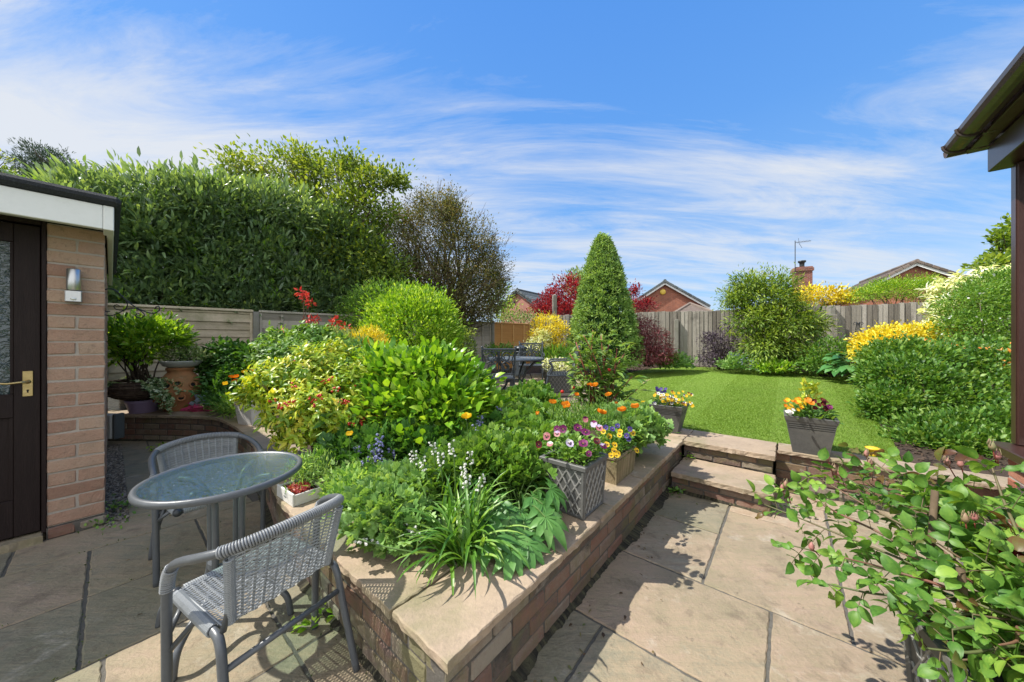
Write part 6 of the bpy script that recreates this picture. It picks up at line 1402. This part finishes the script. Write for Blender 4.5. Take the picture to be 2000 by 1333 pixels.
# hellebore with fingered leaves
b0 = P(1010, 1030, 1.75); b0.z = .31; t = thing('hellebore', 'hellebore with large fingered dark green leaves hanging over the coping', 'plant', b0)
pp = []; dd = []; uu = []; zz = []; ct = []; sm = MB()
for x, y, Y in [(1018, 1030, 1.58), (1040, 970, 1.72), (985, 1010, 1.6), (965, 1050, 1.5), (1005, 1050, 1.52), (1060, 985, 1.68), (1000, 960, 1.8), (960, 975, 1.75), (930, 1000, 1.6), (1030, 935, 1.85), (985, 930, 1.9), (945, 930, 1.85), (1075, 955, 1.75), (1015, 995, 1.66), (920, 960, 1.75), (1045, 1010, 1.62), (970, 1015, 1.58), (1055, 930, 1.88), (940, 1035, 1.55), (1000, 1075, 1.46), (1030, 1060, 1.5), (1065, 1010, 1.6), (975, 980, 1.68), (1020, 965, 1.76), (955, 1005, 1.6), (990, 1035, 1.54), (1045, 950, 1.8), (1005, 925, 1.92), (970, 945, 1.84)]:
    c = P(x, y, Y); c.z = max(c.z, .375); o = (c-b0); o.z = 0; o = o.normalized() if o.length > .02 else Vector((0, -1, 0)); tn = R(.15, .8)
    sm.tube(smooth([b0+Vector((R(-.05, .05), R(-.05, .05), 0)), b0.lerp(c, .5)+Vector((0, 0, .10)), c], 4), .004, 5)
    nn = (Vector((0, 0, 1))+o*.5+Vector((R(-.3, .3), R(-.3, .3), 0))).normalized(); e = (o-nn*o.dot(nn)).normalized(); f_ = nn.cross(e)
    for k in range(7):
        a = -1.75+3.5*k/6; d = e*math.cos(a)+f_*math.sin(a)-nn*.25; pp.append(tuple(c)); dd.append(tuple(d)); uu.append(tuple(nn)); zz.append(.15*(1-.25*abs(a)/1.75)*R(.85, 1.15)); ct.append(tn+R(-.1, .1))
leafmesh('foliage', M['hellebore'], t, pp, dd, uu, np.array(zz), .34, np.array(ct), 'big'); sm.build('stalks', M['stemgreen'], t)
# strap leaves and spikes of bluebells
def straps(m, c, n, L0, L1, w, lean=1.0, az=(0, 2*PI), tb=(.1, .95), spread=.05, up=1.1):
    for _ in range(n):
        a = R(*az); d = Vector((math.cos(a), math.sin(a), 0)); L_ = R(L0, L1); p = Vector(c)+Vector((R(-spread, spread), R(-spread, spread), 0)); th = R(.35, up); vs = []; ns = 9; sd = Vector((-d.y, d.x, 0)); dr = R(1.0, 2.2)*lean
        for i in range(ns+1):
            s = i/ns; ww = w*(.55+.45*math.sin(min(1, s*2.2)*PI/2))*(1-s**4)
            vs += [p-sd*ww+Vector((0, 0, ww*.5)), p, p+sd*ww+Vector((0, 0, ww*.5))]
            ang = th+.25-dr*s*s; p = p+(d*math.cos(ang)+Vector((0, 0, math.sin(ang))))*(L_/ns)
            if p.z < .35: p.z = .35
        m.add(vs, [(i*3+j, i*3+j+1, i*3+j+4, i*3+j+3) for i in range(ns) for j in (0, 1)], R(*tb))
def spike(t, base, tip, mat_, n=13, bell=.013, L_=.10):
    m = MB(); base = Vector(base); tip = Vector(tip); mid = base.lerp(tip, .6)+Vector((R(-.012, .012), R(-.012, .012), 0)); pth = smooth([base, mid, tip], 5); m.tube(pth, [.0035]*len(pth), 5, mi=0)
    for k in range(n):
        s = k/n; p = tip.lerp(base, s*L_/max(.05, (tip-base).length)); a = R(0, 2*PI); d = Vector((math.cos(a), math.sin(a), R(-.5, .2))).normalized(); q = p+d*bell*R(.8, 1.5)
        m.tube([p, q], .0011, 4, mi=0, cap=False); ax = (d*.5+Vector((0, 0, -1))).normalized()
        for j in range(5): patch(m, q, -ax if False else ax, j*2*PI/5, bell*R(.8, 1.15), bell*.33, 1.0, 1, R(.1, .95), nl=2)
    m.build('flower_spike', [M['stemgreen'], mat_], t)
b0 = P(880, 1095, 1.5); b0.z = .32; t = thing('white_bluebells', 'clump of strap leaves with white bell spikes over the coping corner', 'plant', b0); m = MB()
straps(m, UV(.99, -1.13, .33), 60, .16, .38, .0095, 1.1, (1.2, 4.4)); straps(m, UV(1.05, -1.17, .33), 80, .22, .44, .0095, .9, up=1.35, spread=.09); straps(m, UV(1.2, -1.3, .33), 70, .22, .42, .009, .9, up=1.4, spread=.12)
straps(m, UV(.97, -1.12, .335), 5, .22, .40, .0085, 1.5, (3.0, 5.0)); m.build('leaves', M['strap'], t)
for x, y, bx, by, Y in [(845, 862, 868, 1000, 1.85), (806, 878, 830, 1000, 1.82), (860, 880, 875, 1010, 1.75), (826, 892, 850, 1010, 1.78), (883, 860, 890, 1020, 1.72), (905, 902, 905, 1030, 1.62), (941, 926, 920, 1060, 1.55), (918, 880, 915, 1000, 1.8), (806, 1030, 860, 1080, 1.45), (700, 1052, 850, 1085, 1.42), (790, 1020, 860, 1075, 1.5), (912, 925, 912, 1040, 1.6)]:
    a = P(x, y, Y); bb = P(bx, by, Y); bb.z = max(.335, bb.z); spike(t, bb, a, M['p_white'], 11, .0115, .075)
for lb, lst in [('group of violet blue bluebells behind the ferny low growth', [(742, 856, 740, 945, 2.15), (725, 874, 726, 942, 2.15), (699, 878, 702, 938, 2.2), (765, 880, 760, 935, 2.2), (750, 902, 748, 945, 2.1), (713, 905, 712, 945, 2.1), (733, 885, 735, 945, 2.12)]), ('scattered violet bluebells in front of the hydrangea', [(937, 818, 955, 890, 2.45), (905, 860, 912, 900, 2.3), (1001, 852, 1003, 900, 2.3), (975, 800, 978, 850, 2.75), (930, 835, 950, 895, 2.4), (945, 842, 962, 890, 2.4)])]:
    bx = P(lst[0][2], lst[0][3], lst[0][4]); bx.z = .32; t = thing('bluebells', lb, 'flower', bx, 0, 'bluebells in the front bed'); m = MB()
    for x, y, x2, y2, Y in lst:
        bb = P(x2, y2, Y); bb.z = max(.32, bb.z); y -= 8; straps(m, (bb.x, bb.y, .32), 5, .15, .26, .006, 1.0); spike(t, bb, P(x, y, Y), M['p_blue'], 20, .015, .13)
    m.build('leaves', M['strap'], t)
t = thing('grass_tuft', 'tuft of fine upright green grass behind the stone trough', 'grass', UV(2.62, -1.12, .31)); m = MB()
for q in range(5): straps(m, UV(2.52+.08*q, -1.10+R(-.04, .04), .31), 60, .08, .19, .0022, .7, up=1.5, spread=.06)
m.build('blades', M['strap'], t)
# ---- planted pots: pansies and violas
def pansy(t, c, ax, r, mp, md, my):
    m = MB(); c = Vector(c); ax = Vector(ax).normalized(); up = (Vector((0, 0, 1))-ax*ax.z); up = up.normalized() if up.length > .05 else Vector((0, 1, 0)); e1 = ax.orthogonal().normalized(); e2 = ax.cross(e1); a0 = math.atan2(up.dot(e2), up.dot(e1))
    for k, (da, rr, ww) in enumerate(((.55, 1, .62), (-.55, 1, .62), (1.75, .92, .6), (-1.75, .92, .6), (PI, 1.0, .74))):
        patch(m, c+ax*r*.05*k, ax, a0+da, r*rr, r*ww, .12+R(-.1, .15), 0 if k > 1 or mp[1] is None else 1, R(.15, .9), base=.3)
        if k > 1 and md: patch(m, c+ax*(r*.05*k+r*.035), ax, a0+da, r*.5, r*.3, .12, 2, .5, base=.3, nl=2)
    m.sphere(c+ax*r*.22, r*.10, 6, 4, .5, 3); m.build('flower', [mp[0], mp[1] or mp[0], M['p_dark'], M['p_yellow']], t)
def bedding(name, label, p, fr, hx, hy, hgt, leafm, sz, nl, flowers, cat='flowers', lf='ell', wr_=.5):
    t = thing(name, label, cat, p); n = nl; x = RNG.uniform(-1, 1, n)*hx; y = RNG.uniform(-1, 1, n)*hy; z = RNG.uniform(.0, 1, n)*hgt*(1-.35*(np.abs(x/hx)**3+np.abs(y/hy)**3)/2)
    pw = np.array([tuple(fr @ Vector((a, b_, c))) for a, b_, c in zip(x, y, z)]); D = np.stack([x/hx, y/hy, .6+0*x], 1); Rm = np.array(fr.to_3x3())
    leafmesh('foliage', leafm, t, pw, D @ Rm.T+.7*rdir(n), np.array([0, 0, 1.])+.6*rdir(n), RNG.uniform(.7, 1.3, n)*sz, wr_, RNG.uniform(.1, .95, n), lf)
    for (px, py, Y, r, mp, md) in flowers:
        c = P(px, py, Y); pansy(t, c, Vector((R(-.45, .3), -.75+R(-.3, .3), R(.25, .9))), r, mp, md, None)
    return t
PU, VI, LI, PK, YE, OR, WH, MR = [M[k] for k in ('p_purple', 'p_violet', 'p_lilac', 'p_pink', 'p_yellow', 'p_orange', 'p_white', 'p_maroon')]
fr = frame(pot_c+Vector((0, 0, .27)), ROT); Yp = 1.86
fl = [(1138, 1013-0-150, 1.78, .026, (PU, None), 1)]
fl = [(1139, 1005-138, 1.80, .027, (PU, None), 1), (1100, 838, 1.92, .024, (PU, None), 1), (1128, 836, 1.9, .025, (PU, None), 1), (1143, 845, 1.86, .027, (PU, None), 1), (1143, 819, 2.0, .018, (PK, PU), 0), (1160, 828, 1.98, .021, (LI, PU), 0), (1170, 836, 1.95, .022, (PK, LI), 1), (1068, 852, 1.9, .022, (PK, None), 1), (1088, 848, 1.9, .020, (PK, LI), 1), (1052, 868, 1.87, .020, (MR, None), 1), (1074, 868, 1.84, .018, (PK, WH), 0), (1112, 866, 1.78, .023, (LI, WH), 1), (1178, 872, 1.85, .021, (PU, LI), 1), (1088, 838, 1.97, .021, (PU, None), 1), (1166, 862, 1.88, .02, (MR, None), 1), (1150, 886, 1.76, .016, (PU, None), 1)]
bedding('pansies', 'purple maroon and lilac pansies in the lattice planter on the coping', pot_c+Vector((0, 0, .27)), fr, .125, .125, .13, M['mid'], .038, 620, fl)
fr = frame(pot_f+Vector((0, 0, .15)), ROT+PI/2)
fl = [(x, y, Y, .019, (YE if k else VI, None), 1) for x, y, Y, k in [(1190, 852, 2.3, 1), (1210, 850, 2.3, 1), (1211, 843, 2.35, 1), (1178, 843, 2.3, 1), (1200, 869, 2.2, 1), (1199, 880, 2.18, 1), (1206, 886, 2.16, 1), (1193, 890, 2.15, 1), (1203, 890, 2.14, 1), (1183, 835, 2.35, 0), (1206, 832, 2.4, 0), (1196, 838, 2.36, 0), (1224, 851, 2.3, 0), (1230, 838, 2.4, 0), (1236, 846, 2.4, 1), (1243, 880, 2.3, 1), (1228, 858, 2.3, 0), (1185, 868, 2.22, 1)]]
bedding('violas', 'bright yellow and deep blue violas in the stone trough', pot_f+Vector((0, 0, .15)), fr, .19, .09, .17, M['green'], .04, 480, fl)
fr = frame(pot_a+Vector((0, 0, .27)), ROT+.02); fl = []
for k in range(64):
    x = R(1278, 1354); y = R(768, 795)-6*(1-abs(x-1316)/40); c = random.choice((0, 0, 1, 1, 2, 3)); fl.append((x, y, 3.48+R(-.1, .1), R(.013, .018), [(YE, None), (YE, MR), (WH, None), (WH, VI)][c], c != 0))
fl += [(1280+R(0, 28), 763+R(-5, 5), 3.5, .018, (VI, None), 0) for _ in range(7)]
bedding('violas', 'mass of small white and yellow violas in the left flared planter', pot_a+Vector((0, 0, .27)), fr, .155, .155, .09, M['green'], .035, 360, fl)
fr = frame(pot_b+Vector((0, 0, .29)), ROT+.02); fl = []
for k in range(26):
    x = R(1532, 1572); fl.append((x, R(778, 802), 2.9+R(-.08, .08), R(.014, .020), (YE if R(0, 1) < .7 else OR, None), 0))
fl += [(1578, 782, 2.86, .026, (OR, None), 0), (1584, 787, 2.84, .024, (OR, None), 0)]+[(R(1588, 1618), R(780, 800), 2.85, .018, (MR, None), 0) for _ in range(16)]+[(R(1536, 1556), R(800, 808), 2.78, .015, (WH, None), 0) for _ in range(6)]+[(1620, 795, 2.8, .022, (PU, None), 0)]
t = bedding('pansies', 'orange yellow and maroon pansies round a variegated sprig in the right flared planter', pot_b+Vector((0, 0, .29)), fr, .155, .155, .10, M['green'], .05, 300, fl)
pp = np.array([tuple(P(1583+R(-16, 16), 770+R(-22, 22), 2.9)) for _ in range(60)]); leafmesh('variegated_sprig', M['skimmia'], t, pp, rdir(60)+np.array([0, 0, .9]), rdir(60), .055, .5, RNG.uniform(.4, 1, 60), 'ell')
stems('sprig_stems', M['stemgreen'], t, P(1585, 806, 2.9), [P(1583+R(-12, 12), 762+R(-12, 16), 2.9) for _ in range(8)], .004, .002, 4, spread=.02)
bedding('variegated_plant', 'cream variegated leafy plant in the lattice planter by the dining chair', pot_d+Vector((0, 0, .36)), frame(pot_d+Vector((0, 0, .36)), .1), .26, .26, .26, M['cream_leaf'], .06, 420, [], 'plant')
# crate plants
fr = frame(pot_h+Vector((0, 0, .055)), ROT+.05)
t = thing('feathery_herb', 'pale green feathery herb growing from the back of the white crate', 'plant', fr @ Vector((-.02, .03, 0))); c = fr @ Vector((.0, .06, .09)); n = 900
leafmesh('foliage', M['fern'], t, np.array(c)+RNG.normal(0, 1, (n, 3))*np.array([.065, .05, .055]), rdir(n)+np.array([0, 0, .8]), rdir(n), RNG.uniform(.03, .06, n), .14, RNG.uniform(.1, .9, n), 'tri')
stems('stems', M['stemgreen'], t, fr @ Vector((-.01, .03, 0)), [c+Vector((R(-.09, .09), R(-.06, .06), R(-.04, .06))) for _ in range(24)], .002, .001, 4, spread=.04)
t = thing('red_sedum', 'low crimson sedum cushion in the front of the white crate', 'plant', fr @ Vector((.045, -.01, 0))); n = 420
leafmesh('foliage', M['sedum'], t, np.array([tuple(fr @ Vector((.045+R(-.06, .06), -.015+R(-.045, .045), R(.0, .03)))) for _ in range(n)]), rdir(n)+np.array([0, 0, 1.]), rdir(n), .016, .7, RNG.uniform(0, 1, n), 'ell')
# weeds
for lb, p, n, s, mt in [('small round leaved weed at the foot of the bed wall below the near chair', P(606, 1195, 1.55), 26, .04, 'lime'), ('green weed in the shady corner beside the lower step', UV(3.1, -.76, .0), 40, .035, 'green'), ('small green weed in the joint beside the upper step', UV(3.58, -.74, .18), 16, .03, 'mid'), ('trailing weed growing on the gravel beside the garage', UV(.03, -4.1, .0), 90, .03, 'mid'), ('low weed at the foot of the garage pier', UV(.02, -3.74, .0), 50, .025, 'green'), ('tiny weed at the base of the curved wall', P(305, 868, 4.05), 26, .04, 'lime'), ('weedy growth at the right side of the lower step', UV(3.35, -.03, .0), 50, .035, 'green')]:
    p = Vector(p); p.z = .18 if 'upper step' in lb else .0; t = thing('weed', lb, 'weed', p, 0, 'weeds in the paving joints'); sp_r = .09 if n > 45 else .045
    leafmesh('foliage', M[mt], t, np.array(p)+np.stack([RNG.normal(0, sp_r, n), RNG.normal(0, sp_r, n), RNG.uniform(.008, .05, n)], 1), rdir(n)+np.array([0, 0, .3]), np.array([0, 0, 1.])+.4*rdir(n), s*RNG.uniform(.6, 1.2, n), .75, RNG.uniform(.1, .9, n), 'ell')

# ---- rose in the foreground
b0 = pot_e+Vector((0, 0, .415)); t = thing('rose_bush', 'leafy rose bush with pink green buds filling the foreground planter', 'rose', b0)
tips = [(1492, 985, 1.42), (1545, 955, 1.40), (1585, 925, 1.42), (1640, 925, 1.36), (1690, 890, 1.40), (1700, 945, 1.3), (1750, 940, 1.28), (1545, 1065, 1.25), (1590, 1135, 1.12), (1780, 955, 1.2), (1830, 945, 1.2), (1880, 950, 1.18), (1935, 905, 1.1), (1965, 1000, 1.05), (1800, 990, 1.1), (1920, 1010, 1.0), (1650, 1090, 1.08), (1760, 1080, 1.03), (1830, 1060, 1.0), (1900, 1080, .95), (1970, 1060, .95), (1760, 1190, .93), (1850, 1150, .92), (1930, 1160, .9), (1990, 1140, .9), (1860, 1230, .86), (1950, 1260, .84), (2010, 1220, .85), (1810, 970, 1.16), (2050, 1100, .9), (1800, 1265, .87), (1865, 1290, .84), (1925, 1300, .83), (1985, 1295, .82), (1900, 1200, .88), (1990, 1050, .95)]
sm = MB(); pp = []; dd = []; uu = []; zz = []; tn = []; yp = []
for x, y, Y in tips:
    tp_ = P(x, y, Y+R(-.03, .03)); a = b0+Vector((R(-.08, .08), R(-.08, .08), 0)); L_ = (tp_-a).length
    pth = smooth([a, a.lerp(tp_, .4)+Vector((R(-.03, .03), R(-.03, .03), .10)), a.lerp(tp_, .75)+Vector((0, 0, .045)), tp_], 6); sm.tube(pth, [.006-.004*i/(len(pth)-1) for i in range(len(pth))], 6, tint=R(.1, .9))
    nl_ = max(6, int(L_/.048))
    for k in range(nl_):
        s = .22+.78*k/(nl_-1); i = int(s*(len(pth)-1)); p = pth[i]; ax = (pth[min(i+1, len(pth)-1)]-pth[max(0, i-1)]).normalized()
        an = k*2.4+R(-.4, .4); e1 = ax.orthogonal().normalized(); e2 = ax.cross(e1); d = (e1*math.cos(an)+e2*math.sin(an)+ax*.45+Vector((0, 0, .15))).normalized()
        ln = R(.06, .095); sm.tube([p, p+d*ln*.6, p+d*ln+Vector((0, 0, -.008))], .0012, 4, cap=False); up = (Vector((0, 0, R(.5, 1)))+d*-.2+Vector((R(-.9, .9), R(-.9, .6), 0))).normalized(); sd = d.cross(up).normalized(); tnt = R(.15, .9); yg = s > .93 and R(0, 1) < .4
        for (f_, sgn, l_) in ((1, 0, .056), (.72, 1, .046), (.72, -1, .046), (.38, 1, .038), (.38, -1, .038)):
            q = p+d*ln*f_; pp.append(tuple(q)); dl = d*(1 if sgn == 0 else .45)+sd*sgn*.9+Vector((R(-.3, .3), R(-.3, .3), R(-.6, .15))); dd.append(tuple(dl)); uu.append(tuple(up+Vector((R(-.45, .45), R(-.45, .45), R(-.2, .2))))); zz.append(l_*R(.65, 1.08)); tn.append(min(1, max(0, tnt+R(-.1, .1)))); yp.append(1 if yg else 0)
sm.build('canes', M['cane'], t, True)
leafmesh('foliage', [M['rose'], M['roseyoung']], t, pp, dd, uu, np.array(zz), .64, np.array(tn), 'rose', mi=np.array(yp))
M['bud'] = surf('rose bud sepals', [(.16, .16, .07), (.30, .16, .12), (.36, .13, .13)], 40, .4, .6, .1, 90)
for x, y, Y, lx, ly in [(1616, 895, 1.42, 1630, 935), (1535, 948, 1.4, 1545, 985), (1692, 888, 1.4, 1700, 930), (1700, 905, 1.38, 1705, 940), (1640, 925, 1.35, 1650, 950), (1630, 918, 1.36, 1640, 950), (1850, 905, 1.2, 1868, 935), (1876, 908, 1.18, 1885, 935), (1938, 874, 1.1, 1946, 905), (1948, 892, 1.1, 1950, 910), (1885, 1015, 1.0, 1890, 1045), (1903, 1012, 1.0, 1905, 1040), (1528, 955, 1.42, 1540, 985), (1585, 1070, 1.2, 1600, 1085)]:
    c = P(x, y, Y); m = MB(); a = P(lx, ly, Y); m.tube([a, a.lerp(c, .6), c], .0018, 5, mi=1); m.lathe([(.002, -.010), (.0075, -.003), (.009, .004), (.006, .013), (.0015, .021)], c, 10, R(.1, .9), 0); 
    for k in range(4): an = R(0, 6.28); m.tube([c+Vector((.006*math.cos(an), .006*math.sin(an), .0)), c+Vector((.011*math.cos(an), .011*math.sin(an), .012)), c+Vector((.006*math.cos(an), .006*math.sin(an), .028))], .0009, 4, mi=0, tint=.2)
    m.build('rose_bud', [M['bud'], M['stemred']], t, True)
c = P(1972, 1090, .93); m = MB()
for k in range(22): patch(m, c+Vector((R(-.004, .004), R(-.004, .004), .001*k)), (R(-.3, .1), -.7, .7), k*2.4, .030-.0008*k, .018, .5+.035*k, 0, R(.2, .9))
m.build('rose_bloom', M['p_maroon'], t, True)
for x0, y0, Y0, x1, y1, Y1, r, lb in [(1876, 1110, .93, 1889, 1240, .92, .0085, 'short bare cane stake near the front of the rose'), (1826, 958, 1.08, 1815, 1100, 1.04, .0085, 'cane stake with cut top in the middle of the rose')]:
    a = P(x0, y0, Y0); e = P(x1, y1, Y1); e = a+(e-a).normalized()*(a.z-.40)/max(.01, -(e-a).normalized().z); s_ = thing('cane_stake', lb, 'stake', e, 0, 'cane stakes in the rose planter'); m = MB(); m.tube([e, e.lerp(a, .5)+Vector((.003, 0, 0)), a], r, 8); k_ = m.build('cane', M['twig'], s_, True)
    m = MB(); m.tube([e.lerp(a, .58)+Vector((r*1.15*math.cos(q), r*1.15*math.sin(q), .001*q)) for q in [i*PI/5 for i in range(11)]], .0012, 4); m.build('wire_tie', M['box'], s_)
# fallen leaves on the shaded paving
